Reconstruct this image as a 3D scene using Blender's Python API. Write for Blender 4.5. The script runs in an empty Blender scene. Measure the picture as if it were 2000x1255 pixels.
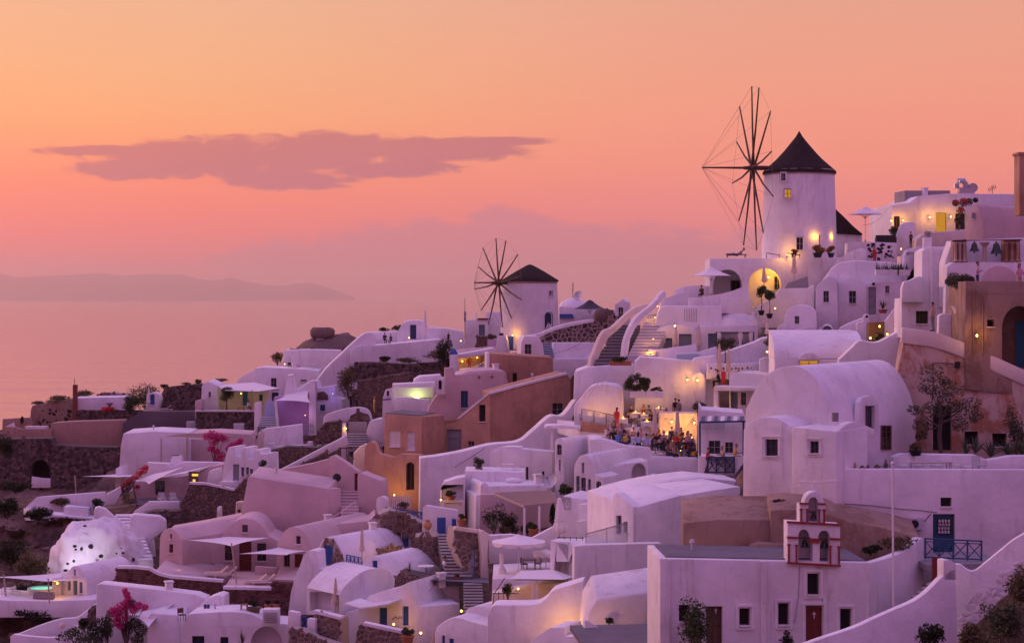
import bpy,bmesh,math,random
import numpy as np
from mathutils import Vector,Matrix,noise
from mathutils.geometry import tessellate_polygon
R=random.Random(11)
S=bpy.context.scene
C=S.collection
rad=math.radians
F,HX,HY=3600.0,1000.0,577.0
def P(px,py,Y):
 return Vector(((px-HX)*Y/F,Y,(HY-py)*Y/F))
def lin(r,g,b):
 f=lambda c:(c/255/12.92) if c/255<=.04045 else((c/255+.055)/1.055)**2.4
 return(f(r),f(g),f(b),1)
cd=bpy.data.cameras.new('camera');cam=bpy.data.objects.new('camera',cd);C.objects.link(cam)
cd.sensor_fit='HORIZONTAL';cd.sensor_width=36;cd.lens=F/2000*36
cd.shift_y=-(627.5-HY)/2000;cd.clip_start=1;cd.clip_end=200000
cam.location=(0,0,0);cam.rotation_euler=(rad(90),0,0);S.camera=cam
S.view_settings.view_transform='Standard';S.view_settings.look='None'
S.view_settings.exposure=0;S.view_settings.gamma=1;S.view_settings.use_curve_mapping=False
S.cycles.use_denoising=True;S.cycles.max_bounces=6;S.cycles.diffuse_bounces=3;S.cycles.glossy_bounces=3
S.cycles.transmission_bounces=4;S.cycles.volume_bounces=1;S.cycles.sample_clamp_indirect=4
S.cycles.use_adaptive_sampling=True
class NT:
 def __init__(s,nt):s.t=nt;s.t.nodes.clear()
 def n(s,typ,ins=None,**kw):
  nd=s.t.nodes.new(typ)
  for k,v in kw.items():setattr(nd,k,v)
  for k,v in(ins or{}).items():s.put(nd.inputs[k],v)
  return nd
 def put(s,sock,v):
  if isinstance(v,bpy.types.NodeSocket):s.t.links.new(v,sock)
  elif isinstance(v,bpy.types.Node):s.t.links.new(v.outputs[0],sock)
  else:sock.default_value=v
 def m(s,op,a,b=0.0,c=0.0,clamp=False):
  return s.n('ShaderNodeMath',{0:a,1:b,2:c},operation=op,use_clamp=clamp).outputs[0]
 def mix(s,f,a,b,mode='MIX'):
  nd=s.n('ShaderNodeMix',data_type='RGBA',blend_type=mode)
  s.put(nd.inputs[0],f);s.put(nd.inputs[6],a);s.put(nd.inputs[7],b);return nd.outputs[2]
 def ramp(s,f,stops,mode='LINEAR'):
  nd=s.n('ShaderNodeValToRGB',{0:f});e=nd.color_ramp.elements;nd.color_ramp.interpolation=mode
  while len(e)<len(stops):e.new(.5)
  for el,(p,c) in zip(e,stops):el.position=p;el.color=c if len(c)==4 else(*c,1)
  return nd.outputs[0]
 def sstep(s,v,a,b):
  return s.n('ShaderNodeMapRange',{0:v,1:a,2:b,3:0.0,4:1.0},interpolation_type='SMOOTHSTEP').outputs[0]
 def noise(s,vec,scale,detail=4,rough=.55,dist=0):
  return s.n('ShaderNodeTexNoise',{'Vector':vec,'Scale':scale,'Detail':detail,'Roughness':rough,'Distortion':dist}).outputs[0]
 def vmul(s,v,xyz):return s.n('ShaderNodeVectorMath',{0:v,1:xyz},operation='MULTIPLY').outputs[0]
W=bpy.data.worlds.new('World');S.world=W;W.use_nodes=True
SUN_AZ=-24.0
w=NT(W.node_tree)
d=w.n('ShaderNodeTexCoord').outputs['Generated']
sx=w.n('ShaderNodeSeparateXYZ',{0:d});dx,dy,dz=sx.outputs
el=w.m('MULTIPLY',w.m('ARCSINE',dz),57.2958)
az=w.m('MULTIPLY',w.m('ARCTAN2',dx,dy),57.2958)
elf=w.m('DIVIDE',w.m('MAXIMUM',el,0.0),90.0)
q=lambda deg,c:(deg/90.0,lin(*c))
west=w.ramp(elf,[q(0,(232,130,142)),q(1.0,(255,113,122)),q(2.3,(255,122,112)),q(3.5,(255,137,108)),q(4.6,(253,157,111)),q(5.6,(247,170,116)),q(7.2,(239,175,128)),q(9.2,(232,175,141)),q(18,(230,172,166)),q(34,(230,176,226)),q(58,(204,178,252)),q(90,(192,174,255))])
north=w.ramp(elf,[q(0,(216,126,142)),q(1.4,(238,128,138)),q(2.6,(252,136,132)),q(4.2,(252,147,126)),q(6.5,(243,155,128)),q(9.2,(230,160,137)),q(18,(226,164,164)),q(34,(228,170,222)),q(58,(204,176,252)),q(90,(192,174,255))])
east=w.ramp(elf,[q(0,(112,76,118)),q(5,(172,90,134)),q(12,(192,104,152)),q(24,(198,118,186)),q(45,(194,150,234)),q(90,(192,174,255))])
dlt=w.m('COSINE',w.m('DIVIDE',w.m('SUBTRACT',az,SUN_AZ+0.0),57.2958))
f1=w.sstep(az,-12.0,9.0)
front=w.mix(f1,west,north)
wst=w.sstep(dlt,0.55,-0.55)
sky=w.mix(wst,w.mix(w.sstep(az,-20.0,-60.0),front,west),east)
ydir=w.m('MAXIMUM',dy,0.05)
u=w.m('ADD',w.m('MULTIPLY',w.m('DIVIDE',dx,ydir),F),HX)
v=w.m('SUBTRACT',HY,w.m('MULTIPLY',w.m('DIVIDE',dz,ydir),F))
uv=w.n('ShaderNodeCombineXYZ',{0:u,1:w.m('MULTIPLY',v,2.6),2:0.0}).outputs[0]
n1=w.m('SUBTRACT',w.noise(uv,.014,9,.58,.5),.5)
n2=w.m('SUBTRACT',w.noise(uv,.0045,4,.55,.3),.5)
def ell(cu,cv,au,av):
 a=w.m('POWER',w.m('DIVIDE',w.m('SUBTRACT',u,cu),au),2.0);b=w.m('POWER',w.m('DIVIDE',w.m('SUBTRACT',v,cv),av),2.0)
 return w.m('SUBTRACT',1.0,w.m('ADD',a,b))
def union(*es):
 r=es[0]
 for e in es[1:]:r=w.m('MAXIMUM',r,e)
 return r
c1=union(ell(500,308,360,46),ell(660,288,190,36),ell(860,294,200,30),ell(990,276,110,11),ell(190,294,150,13),ell(560,350,150,24),ell(270,328,150,26),ell(760,330,180,20))
c1=w.m('ADD',c1,w.m('ADD',w.m('MULTIPLY',n1,2.1),w.m('MULTIPLY',n2,.8)))
m1=w.sstep(c1,-.05,.6)
c2=union(ell(985,480,120,94),ell(930,520,470,100),ell(1350,560,700,118),ell(640,560,330,100),ell(1800,560,400,60))
c2=w.m('ADD',c2,w.m('ADD',w.m('MULTIPLY',n1,1.1),w.m('MULTIPLY',n2,1.3)))
m2=w.m('MULTIPLY',w.sstep(c2,-.05,.40),.88)
infront=w.m('GREATER_THAN',dy,.3)
sky=w.mix(w.m('MULTIPLY',m2,infront),sky,lin(206,124,146))
cl=w.mix(w.sstep(v,255.0,370.0),lin(184,99,116),lin(174,98,124))
sky=w.mix(w.m('MULTIPLY',w.m('MULTIPLY',m1,.95),infront),sky,cl)
SK=w.n('ShaderNodeTexSky',sky_type='NISHITA');SK.sun_disc=False;SK.sun_elevation=rad(.6);SK.sun_rotation=rad(SUN_AZ)
SK.air_density=1.5;SK.dust_density=2.0
bg1=w.n('ShaderNodeBackground',{'Color':sky,'Strength':.97})
bg2=w.n('ShaderNodeBackground',{'Color':SK.outputs[0],'Strength':.05})
w.n('ShaderNodeOutputWorld',{0:w.n('ShaderNodeAddShader',{0:bg1,1:bg2})})
sl=bpy.data.lights.new('sun','SUN');sl.energy=1.6;sl.angle=rad(35);sl.color=(1.0,.50,.50)
sun=bpy.data.objects.new('sun',sl);C.objects.link(sun)
SUN_LAMP_AZ,SUN_EL=-62.0,9.0
sun.rotation_euler=Vector((math.sin(rad(SUN_LAMP_AZ))*math.cos(rad(SUN_EL)),math.cos(rad(SUN_LAMP_AZ))*math.cos(rad(SUN_EL)),math.sin(rad(SUN_EL)))).to_track_quat('Z','Y').to_euler()
M={}
def newmat(name):
 m=bpy.data.materials.new(name);m.use_nodes=True;M[name]=m
 return m,NT(m.node_tree)
def out(t,sh,disp=None):
 t.n('ShaderNodeOutputMaterial',{0:sh})
def plain(name,col,rough=.6,metal=0,var=.12,bump=0,scale=6,spec=.4):
 m,t=newmat(name);pos=t.n('ShaderNodeNewGeometry').outputs['Position']
 n=t.noise(pos,scale,4)
 c=t.mix(n,tuple(x*(1-var) for x in col[:3])+(1,),tuple(min(1,x*(1+var)) for x in col[:3])+(1,))
 b=t.n('ShaderNodeBsdfPrincipled',{'Base Color':c,'Roughness':rough,'Metallic':metal,'Specular IOR Level':spec})
 if bump:t.put(b.inputs['Normal'],t.n('ShaderNodeBump',{'Strength':bump,'Distance':.05,'Height':n}))
 out(t,b);return m
def plaster(name,col,stain,amount=.25,patch=None,pamount=0,rough=.85,scale=.35):
 m,t=newmat(name);pos=t.n('ShaderNodeNewGeometry').outputs['Position']
 big=t.noise(pos,scale,6,.6);fine=t.noise(pos,2.6,5,.6)
 c=t.mix(t.sstep(big,.38,.68),col,tuple(x*.84 for x in col[:3])+(1,))
 c=t.mix(t.m('MULTIPLY',t.sstep(t.noise(pos,1.1,8,.7,.8),.5,.7),.11),c,stain)
 st=t.noise(t.vmul(pos,(1.6,1.6,.28)),1.0,6,.65,.5)
 stf=t.m('MULTIPLY',t.sstep(st,.52,.72),amount)
 c=t.mix(stf,c,stain)
 if patch:
  pn=t.noise(t.vmul(pos,(.5,.5,.38)),1.0,7,.68,.3)
  c=t.mix(t.m('MULTIPLY',t.sstep(pn,.47,.58),pamount),c,patch)
 hgt=t.m('ADD',t.m('MULTIPLY',big,1.6),t.m('MULTIPLY',fine,.4))
 bp=t.n('ShaderNodeBump',{'Strength':.5,'Distance':.14,'Height':hgt})
 out(t,t.n('ShaderNodeBsdfPrincipled',{'Base Color':c,'Roughness':rough,'Specular IOR Level':.2,'Normal':bp}));return m
def emit(name,col,st):
 m,t=newmat(name);out(t,t.n('ShaderNodeEmission',{'Color':col,'Strength':st}));return m
plaster('white',(.81,.79,.80,1),(.50,.43,.42,1),.45)
plaster('white_old',(.76,.74,.74,1),(.40,.33,.29,1),.5)
plaster('rose',(.62,.47,.46,1),(.50,.38,.35,1),.3)
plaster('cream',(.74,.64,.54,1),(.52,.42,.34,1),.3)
plaster('tan',(.48,.28,.185,1),(.27,.15,.10,1),.7,(.30,.17,.115,1),.55)
plaster('tan_light',(.60,.37,.24,1),(.36,.21,.14,1),.6,(.42,.25,.165,1),.5)
plaster('ochre',(.56,.44,.35,1),(.26,.15,.10,1),.75,(.36,.17,.09,1),.95)
plaster('ochre_brown',(.36,.25,.185,1),(.17,.11,.08,1),.75,(.23,.14,.095,1),.8)
plaster('riser_shade',(.50,.47,.49,1),(.4,.37,.38,1),.4)  # darker copy of white: the risers' shade is put into the colour
plaster('concrete',(.30,.28,.28,1),(.16,.14,.14,1),.5)
plaster('beige_wall',(.42,.27,.21,1),(.26,.16,.13,1),.6)
plaster('slate_floor',(.17,.16,.18,1),(.09,.09,.10,1),.5)
plaster('paving',(.34,.31,.31,1),(.2,.18,.18,1),.4)
def stonemat(name,a,b):
 m,t=newmat(name);g=t.n('ShaderNodeNewGeometry');pos=g.outputs['Position']
 c=t.mix(t.n('ShaderNodeMapRange',{0:g.outputs['Random Per Island']}).outputs[0],a,b)
 n=t.noise(pos,7,5,.65)
 c=t.mix(t.m('MULTIPLY',n,.7),c,tuple(x*.45 for x in a[:3])+(1,))
 bp=t.n('ShaderNodeBump',{'Strength':.6,'Distance':.06,'Height':n})
 out(t,t.n('ShaderNodeBsdfPrincipled',{'Base Color':c,'Roughness':.9,'Normal':bp,'Specular IOR Level':.2}))
stonemat('stone_dark',(.055,.042,.04,1),(.30,.21,.18,1))
stonemat('stone_red',(.10,.045,.042,1),(.27,.13,.115,1))
stonemat('stone_brown',(.15,.105,.085,1),(.31,.22,.17,1))
plain('mortar',(.40,.33,.29),.95,var=.3,bump=.4)
plain('mortar_dark',(.085,.065,.06),.95,var=.4,bump=.5)
plain('mortar_red',(.20,.115,.10),.95,var=.3,bump=.5)
plain('rock',(.16,.11,.095),.95,var=.5,bump=.8,scale=2.5)
plain('black_rock',(.025,.022,.022),.9,var=.4)
plain('blue',(.035,.10,.34),.45,var=.15)
plain('navy',(.02,.045,.12),.5,var=.2)
plain('teal_blue',(.02,.085,.17),.5)
plain('teal',(.02,.16,.24),.5)
plain('grey_blue',(.16,.21,.26),.6)
plain('red_wood',(.17,.028,.022),.5,var=.25)
plain('church_red',(.26,.03,.025),.6,var=.2)
plain('brown_wood',(.13,.075,.045),.7,var=.3)
plain('mill_wood',(.085,.035,.022),.7,var=.3)
plain('pale_wood',(.42,.33,.27),.8,var=.25)
plain('rope',(.30,.21,.17),.9)
plain('frame_white',(.72,.70,.70),.5,var=.05)
plain('grey_frame',(.27,.28,.29),.6)
plain('iron',(.02,.02,.022),.5,.3)
plain('steel',(.45,.46,.48),.35,.8)
plain('grey_paint',(.50,.50,.53),.5)
plain('shade_cloth',(.74,.70,.70),.9,var=.05)
plain('canvas',(.80,.76,.74),.9,var=.06)
plain('canvas_cream',(.62,.50,.40),.9,var=.08)
plain('dark_canvas',(.05,.045,.06),.9)
plain('cushion_grey',(.30,.27,.27),.9)
plain('terracotta',(.34,.12,.06),.8)
plain('clay_jar',(.45,.25,.12),.8)
plain('bark',(.12,.085,.065),.95,var=.3)
plain('earth',(.20,.135,.105),.95,var=.5,bump=.8,scale=.8)
plain('iron_bell',(.05,.06,.05),.45,.7)
plain('skin',(.36,.19,.13),.6,var=.06)
plain('skin_pale',(.48,.28,.21),.6,var=.06)
plain('hair_dark',(.018,.012,.010),.7)
plain('hair_fair',(.30,.17,.08),.7)
plain('hair_grey',(.35,.32,.30),.7)
for nm,c in dict(black=(.015,.015,.018),red=(.55,.035,.025),white=(.72,.70,.70),blue=(.10,.17,.40),lightblue=(.36,.42,.60),grey=(.20,.20,.22),tan=(.48,.32,.22),yellow=(.62,.40,.04),pink=(.60,.30,.36),navy=(.03,.04,.10),orange=(.55,.20,.05),lilac=(.52,.36,.55),brown=(.14,.08,.05)).items():
 plain('cloth_'+nm,c,.9,var=.1)
def leafmat(name,a,b):
 m,t=newmat(name);g=t.n('ShaderNodeNewGeometry')
 c=t.mix(g.outputs['Random Per Island'],a,b)
 b1=t.n('ShaderNodeBsdfPrincipled',{'Base Color':c,'Roughness':.6,'Specular IOR Level':.25})
 tr=t.n('ShaderNodeBsdfTranslucent',{'Color':c})
 out(t,t.n('ShaderNodeMixShader',{0:.25,1:b1,2:tr}))
leafmat('leaf_green',(.022,.04,.014,1),(.075,.10,.035,1))
leafmat('leaf_olive',(.04,.05,.025,1),(.12,.12,.065,1))
leafmat('leaf_dark',(.012,.018,.008,1),(.045,.05,.02,1))
leafmat('leaf_dry',(.07,.055,.028,1),(.18,.14,.07,1))
leafmat('leaf_agave',(.05,.075,.04,1),(.13,.16,.09,1))
leafmat('leaf_golden',(.20,.11,.03,1),(.38,.22,.06,1))
leafmat('flower_magenta',(.42,.015,.13,1),(.75,.05,.30,1))
leafmat('flower_red',(.42,.015,.03,1),(.70,.06,.08,1))
def glassmat():
 m,t=newmat('glass_dark');out(t,t.n('ShaderNodeBsdfPrincipled',{'Base Color':(.012,.012,.016,1),'Roughness':.12,'Specular IOR Level':.6}))
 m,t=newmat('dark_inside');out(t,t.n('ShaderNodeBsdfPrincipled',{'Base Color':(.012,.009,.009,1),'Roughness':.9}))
 m,t=newmat('glass_clear');
 tr=t.n('ShaderNodeBsdfTransparent',{'Color':(.9,.93,.93,1)});gl=t.n('ShaderNodeBsdfPrincipled',{'Base Color':(.55,.58,.6,1),'Roughness':.1})
 out(t,t.n('ShaderNodeMixShader',{0:.45,1:tr,2:gl}))
 m,t=newmat('pool_water');out(t,t.n('ShaderNodeBsdfPrincipled',{'Base Color':(.03,.30,.42,1),'Roughness':.06,'Emission Color':(.02,.30,.55,1),'Emission Strength':.25}))
 m,t=newmat('jacuzzi_water');out(t,t.n('ShaderNodeBsdfPrincipled',{'Base Color':(.05,.55,.5,1),'Roughness':.08,'Emission Color':(.05,.85,.62,1),'Emission Strength':.75}))
 m,t=newmat('plunge_water');out(t,t.n('ShaderNodeBsdfPrincipled',{'Base Color':(.30,.42,.44,1),'Roughness':.06}))
glassmat()
emit('bulb',(1,.52,.11,1),8)
emit('bulb_soft',(1,.55,.14,1),5)
emit('candle',(1,.48,.10,1),6)
emit('lit_window',(1,.43,.05,1),.55)
emit('lit_sign',(1,.60,.12,1),1.2)
def thatchmat():
 m,t=newmat('thatch');pos=t.n('ShaderNodeTexCoord').outputs['Object']
 st=t.noise(t.vmul(pos,(9,9,1.2)),1.0,5,.7)
 c=t.ramp(st,[(.3,(.016,.012,.012)),(.55,(.046,.034,.031)),(.75,(.105,.08,.07))])
 out(t,t.n('ShaderNodeBsdfPrincipled',{'Base Color':c,'Roughness':.95,'Specular IOR Level':.15,'Normal':t.n('ShaderNodeBump',{'Strength':1.0,'Distance':.2,'Height':st})}))
thatchmat()
def seamat():
 m,t=newmat('sea_water');pos=t.n('ShaderNodeNewGeometry').outputs['Position']
 a=t.noise(t.vmul(pos,(.07,.035,1)),1.0,5,.6);b=t.noise(t.vmul(pos,(.002,.006,1)),1.0,3,.5)
 h=t.m('ADD',a,t.m('MULTIPLY',b,6.0))
 bp=t.n('ShaderNodeBump',{'Strength':.35,'Distance':1.0,'Height':h})
 out(t,t.n('ShaderNodeBsdfPrincipled',{'Base Color':(.15,.15,.24,1),'Roughness':.12,'IOR':1.33,'Specular IOR Level':.5,'Normal':bp}))
seamat()
def root_loc(p):
 loc=Vector((0,0,0))
 while p is not None:loc=loc+p.location;p=p.parent
 return loc
def tag(o,label=None,cat=None,group=None,kind=None):
 if label:o['label']=label
 if cat:o['category']=cat
 if group:o['group']=group
 if kind:o['kind']=kind
 return o
def thing(name,label,cat,loc,group=None):
 o=bpy.data.objects.new(name,None);o.empty_display_size=.3;C.objects.link(o);o.location=loc
 return tag(o,label,cat,group)
def link(name,me,mats,parent=None,smooth=35):
 mats=mats if isinstance(mats,(list,tuple)) else[mats]
 for m in mats:me.materials.append(M[m] if isinstance(m,str) else m)
 if smooth:
  me.shade_smooth();me.set_sharp_from_angle(angle=rad(smooth))
 o=bpy.data.objects.new(name,me);C.objects.link(o)
 if parent is not None:o.parent=parent
 return o
class MB:
 def __init__(s):s.v=[];s.f=[];s.mi=[];s.k=0
 def face(s,pts):
  i=len(s.v);s.v+=[Vector(p) for p in pts];s.f.append(tuple(range(i,i+len(pts))));s.mi.append(s.k)
 def add(s,vs,fs):
  i=len(s.v);s.v+=[Vector(p) for p in vs]
  for f in fs:s.f.append(tuple(a+i for a in f));s.mi.append(s.k)
  return s
 def box(s,c,sz,yaw=0,tilt=None):
  x,y,z=(a/2 for a in sz);m=Matrix.Rotation(yaw,3,'Z')
  if tilt is not None:m=m@tilt
  c=Vector(c)
  vs=[c+m@Vector((a*x,b*y,e*z)) for e in(-1,1) for a,b in((-1,-1),(1,-1),(1,1),(-1,1))]
  return s.add(vs,[(3,2,1,0),(4,5,6,7),(0,1,5,4),(1,2,6,5),(2,3,7,6),(3,0,4,7)])
 def beam(s,a,b,wd,ht):
  a,b=Vector(a),Vector(b);d=(b-a).normalized()
  up=Vector((0,0,1)) if abs(d.z)<.95 else Vector((0,1,0))
  sx=d.cross(up).normalized()*wd/2;sz=sx.cross(d).normalized()*ht/2
  vs=[p+i*sx+j*sz for p in(a,b) for i,j in((-1,-1),(1,-1),(1,1),(-1,1))]
  return s.add(vs,[(0,1,2,3),(7,6,5,4),(0,4,5,1),(1,5,6,2),(2,6,7,3),(3,7,4,0)])
 def tube(s,pts,r,n=8,cap=True):
  pts=[Vector(p) for p in pts];rs=r if isinstance(r,(list,tuple)) else[r]*len(pts);vs=[]
  for i,p in enumerate(pts):
   d=(pts[min(i+1,len(pts)-1)]-pts[max(i-1,0)]).normalized()
   up=Vector((0,0,1)) if abs(d.z)<.9 else Vector((1,0,0))
   a=d.cross(up).normalized();b=a.cross(d)
   vs+=[p+rs[i]*(math.cos(6.28319*k/n)*a+math.sin(6.28319*k/n)*b) for k in range(n)]
  fs=[(i*n+k,i*n+(k+1)%n,(i+1)*n+(k+1)%n,(i+1)*n+k) for i in range(len(pts)-1) for k in range(n)]
  if cap:fs+=[tuple(range(n))[::-1],tuple(range((len(pts)-1)*n,len(pts)*n))]
  return s.add(vs,fs)
 def lathe(s,c,prof,n=24,arc=6.2831853,a0=0,cap=False):
  c=Vector(c);full=arc>6.28;m=n if full else n+1
  vs=[c+Vector((r*math.cos(a0+arc*k/n),r*math.sin(a0+arc*k/n),z)) for r,z in prof for k in range(m)]
  fs=[(i*m+k,i*m+(k+1)%m,(i+1)*m+(k+1)%m,(i+1)*m+k) for i in range(len(prof)-1) for k in range(n)]
  if cap:fs+=[tuple(range(m))[::-1],tuple(range((len(prof)-1)*m,len(prof)*m))]
  return s.add(vs,fs)
 def ball(s,c,r,sc=(1,1,1),n=12,k=8):
  c=Vector(c);vs=[c+Vector((r*sc[0]*math.sin(math.pi*i/k)*math.cos(6.28319*j/n),r*sc[1]*math.sin(math.pi*i/k)*math.sin(6.28319*j/n),r*sc[2]*math.cos(math.pi*i/k))) for i in range(k+1) for j in range(n)]
  return s.add(vs,[(i*n+j,(i+1)*n+j,(i+1)*n+(j+1)%n,i*n+(j+1)%n) for i in range(k) for j in range(n)])
 def build(s,name,mats,parent=None,smooth=35,loc=None):
  o0=root_loc(parent) if parent is not None else(Vector(loc) if loc is not None else Vector((0,0,0)))
  me=bpy.data.meshes.new(name);me.from_pydata([p-o0 for p in s.v],[],s.f)
  if any(s.mi):me.polygons.foreach_set('material_index',s.mi)
  me.validate();me.update()
  o=link(name,me,mats,parent,smooth)
  if parent is None and loc is not None:o.location=o0
  return o
class Pl:
 def __init__(s,px,Y,yaw=0):
  a=rad(yaw);s.o=P(px,HY,Y);s.t=Vector((math.cos(a),math.sin(a),0));s.n=Vector((-math.sin(a),math.cos(a),0));s.yaw=a
 def at(s,px,py,off=0.0):
  d=Vector(((px-HX)/F,1,(HY-py)/F));return d*((s.o.dot(s.n)+off)/d.dot(s.n))
 def back(s,k):
  q=Pl(HX,1,0);q.o=s.o+s.n*k;q.t=s.t;q.n=s.n;q.yaw=s.yaw;return q
def arch(x0,x1,yb,yt,n=14,p=2.0):
 r=[]
 for i in range(n+1):
  a=math.pi*i/n;c,s_=math.cos(a),math.sin(a)
  r.append(((x0+x1)/2-(x1-x0)/2*math.copysign(abs(c)**(2/p),c),yb+(yt-yb)*abs(s_)**(2/p)))
 return r
def curve(pts,n=5):
 r=[]
 for i in range(len(pts)-1):
  p0,p1,p2,p3=pts[max(i-1,0)],pts[i],pts[i+1],pts[min(i+2,len(pts)-1)]
  for k in range(n):
   t=k/n
   r.append(tuple(.5*(2*p1[j]+(p2[j]-p0[j])*t+(2*p0[j]-5*p1[j]+4*p2[j]-p3[j])*t*t+(3*p1[j]-p0[j]-3*p2[j]+p3[j])*t**3) for j in(0,1)))
 return r+[tuple(pts[-1])]
def ext(pl,pts,depth,mat='white',name='wall',parent=None,holes=(),bev=.1,rise=0,label=None,shift=0):
 """A traced outline on plane pl, given real thickness: pushed depth metres away from the viewer. holes: openings cut right through the face."""
 pts3=[pl.at(*p) for p in pts]
 o0=root_loc(parent)
 bm=bmesh.new();dv=pl.n*depth+Vector((0,0,rise))+pl.t*shift
 fr=[bm.verts.new(p-o0) for p in pts3];bk=[bm.verts.new(p+dv-o0) for p in pts3];n=len(fr)
 f0=bm.faces.new(fr);bm.faces.new(bk[::-1])
 for i in range(n):bm.faces.new((fr[i],bk[i],bk[(i+1)%n],fr[(i+1)%n]))
 bmesh.ops.recalc_face_normals(bm,faces=bm.faces[:])
 bev*=.45
 if bev:
  low=max(p[1] for p in pts)-1
  es=[e for e in bm.edges if e.calc_face_angle(0)>rad(28)]
  try:bmesh.ops.bevel(bm,geom=es,offset=bev,segments=2,profile=.5,affect='EDGES',clamp_overlap=True)
  except Exception:pass
 if holes:
  bm.faces.ensure_lookup_table();nn=-pl.n
  c=max((f for f in bm.faces if f.normal.dot(nn)>.99),key=lambda f:f.calc_area())
  outer=[vv.co.copy() for vv in c.verts];ov=list(c.verts);bm.faces.remove(c)
  polys=[outer];vv=ov[:]
  for h in holes:
   hp=[pl.at(*p)-o0 for p in h['pts']];hv=[bm.verts.new(p) for p in hp];polys.append(hp)
   dep=h.get('deep',.22);hb=[bm.verts.new(p+pl.n*dep) for p in hp]
   for i in range(len(hv)):bm.faces.new((hv[i],hb[i],hb[(i+1)%len(hv)],hv[(i+1)%len(hv)]))
   if h.get('shut'):bm.faces.new(hb)
   vv+=hv
  for t in tessellate_polygon([[Vector((p.dot(pl.t),p.z,0)) for p in q_] for q_ in polys]):
   try:bm.faces.new([vv[i] for i in t])
   except ValueError:pass
  bmesh.ops.recalc_face_normals(bm,faces=bm.faces[:])
 me=bpy.data.meshes.new(name);bm.to_mesh(me);bm.free()
 o=link(name,me,mat,parent)
 if label:o['label']=label
 for h in holes:
  if h.get('fill'):h['fill'](pl,h,parent if parent is not None else o)
 return o
def mid(h):xs=[p[0] for p in h['pts']];ys=[p[1] for p in h['pts']];return min(xs),min(ys),max(xs),max(ys)
def ring(mb,pts,pl,wd,dp):
 n=len(pts)
 for i in range(n):mb.beam(pts[i]+pl.n*dp/2,pts[(i+1)%n]+pl.n*dp/2,wd,dp)
def leaf(kind,frame,pane,bars=(1,1),handle=False,split=False):
 def f(pl,h,parent):
  dp=h.get('deep',.22)-.06;x0,y0,x1,y1=mid(h)
  mb=MB();pts=[pl.at(*p)+pl.n*(dp-.03) for p in h['pts']]
  ring(mb,pts,pl,.10,.05)
  for i in range(1,bars[0]+1):
   x=x0+(x1-x0)*i/(bars[0]+1);mb.beam(pl.at(x,y0+1)+pl.n*dp,pl.at(x,y1)+pl.n*dp,.05,.04)
  for i in range(1,bars[1]+1):
   y=y0+(y1-y0)*i/(bars[1]+1);mb.beam(pl.at(x0,y)+pl.n*(dp+.003),pl.at(x1,y)+pl.n*(dp+.003),.05,.04)
  fr=mb.build(kind,frame,parent)
  if kind=='window' and not h.get('nosill'):sl_=MB();sl_.beam(pl.at(x0-1,y1+.6)-pl.n*.03,pl.at(x1+1,y1+.6)-pl.n*.03,.22,.07);sl_.build('sill','white_old',fr)
  pm=MB();pm.face([pl.at(*p)+pl.n*(dp+.035) for p in h['pts']]);pm.build('pane' if kind=='window' else 'leaf',pane,fr)
  if handle:
   hm=MB();x=x0+(x1-x0)*.82;hm.tube([pl.at(x,(y0+y1)/2)+pl.n*(dp-.06),pl.at(x,(y0+y1)/2-1.5)+pl.n*(dp-.06)],.03);hm.build('handle','iron',fr)
 return f
WIN=leaf('window','grey_frame','glass_dark');WINW=leaf('window','frame_white','glass_dark')
WINB=leaf('window','blue','glass_dark',(1,0));WINN=leaf('window','navy','glass_dark');WINR=leaf('window','red_wood','glass_dark')
WIND=leaf('window','brown_wood','dark_inside',(0,0));WING=leaf('window','grey_blue','glass_dark',(1,2));WINL=leaf('window','brown_wood','lit_window',(1,1))
SHUTB=leaf('window','blue','blue',(1,0));SHUTG=leaf('window','grey_blue','grey_blue',(1,0));SHUTW=leaf('window','frame_white','frame_white',(1,2));SHUTT=leaf('window','teal','navy',(1,0))
DOORB=leaf('door','blue','blue',(1,2),True);DOORT=leaf('door','teal','teal',(0,1),True);DOORG=leaf('door','grey_blue','grey_blue',(1,1),True)
DOORR=leaf('door','red_wood','red_wood',(1,2),True);DOORD=leaf('door','brown_wood','dark_inside',(1,0),True);DOORN=leaf('door','navy','navy',(1,2),True)
DOORL=leaf('door','brown_wood','lit_window',(0,0));DOORGL=leaf('door','grey_frame','glass_dark',(1,1),True);DOORW=leaf('door','brown_wood','brown_wood',(1,1),True);DOORP=leaf('door','grey_frame','grey_frame',(0,2),True)
def rc(x0,y0,x1,y1,fill=WIN,deep=.25):return dict(pts=[(x0,y1),(x0,y0),(x1,y0),(x1,y1)],fill=fill,deep=deep)
def ah(x0,y0,x1,y1,fill=WIN,deep=.25,spring=None):
 sp=spring if spring is not None else y0+(x1-x0)/2
 return dict(pts=[(x0,y1)]+arch(x0,x1,sp,y0,10)+[(x1,y1)],fill=fill,deep=deep)
def nook(x0,y0,x1,y1,deep=2.5,arched=False,spring=None):
 h=ah(x0,y0,x1,y1,None,deep,spring) if arched else rc(x0,y0,x1,y1,None,deep)
 h['shut']=True;return h
def band(parent,pl,pts,wd,dp,mat,name='coping'):
 mb=MB()
 for a,b in zip(pts[:-1],pts[1:]):mb.beam(pl.at(*a)+pl.n*dp*.3,pl.at(*b)+pl.n*dp*.3,dp,wd)
 return mb.build(name,mat,parent)
def inside(pt,poly):
 x,y=pt;r=False;n=len(poly)
 for i in range(n):
  x0,y0=poly[i];x1,y1=poly[(i+1)%n]
  if(y0>y)!=(y1>y) and x<(x1-x0)*(y-y0)/(y1-y0)+x0:r=not r
 return r
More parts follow.
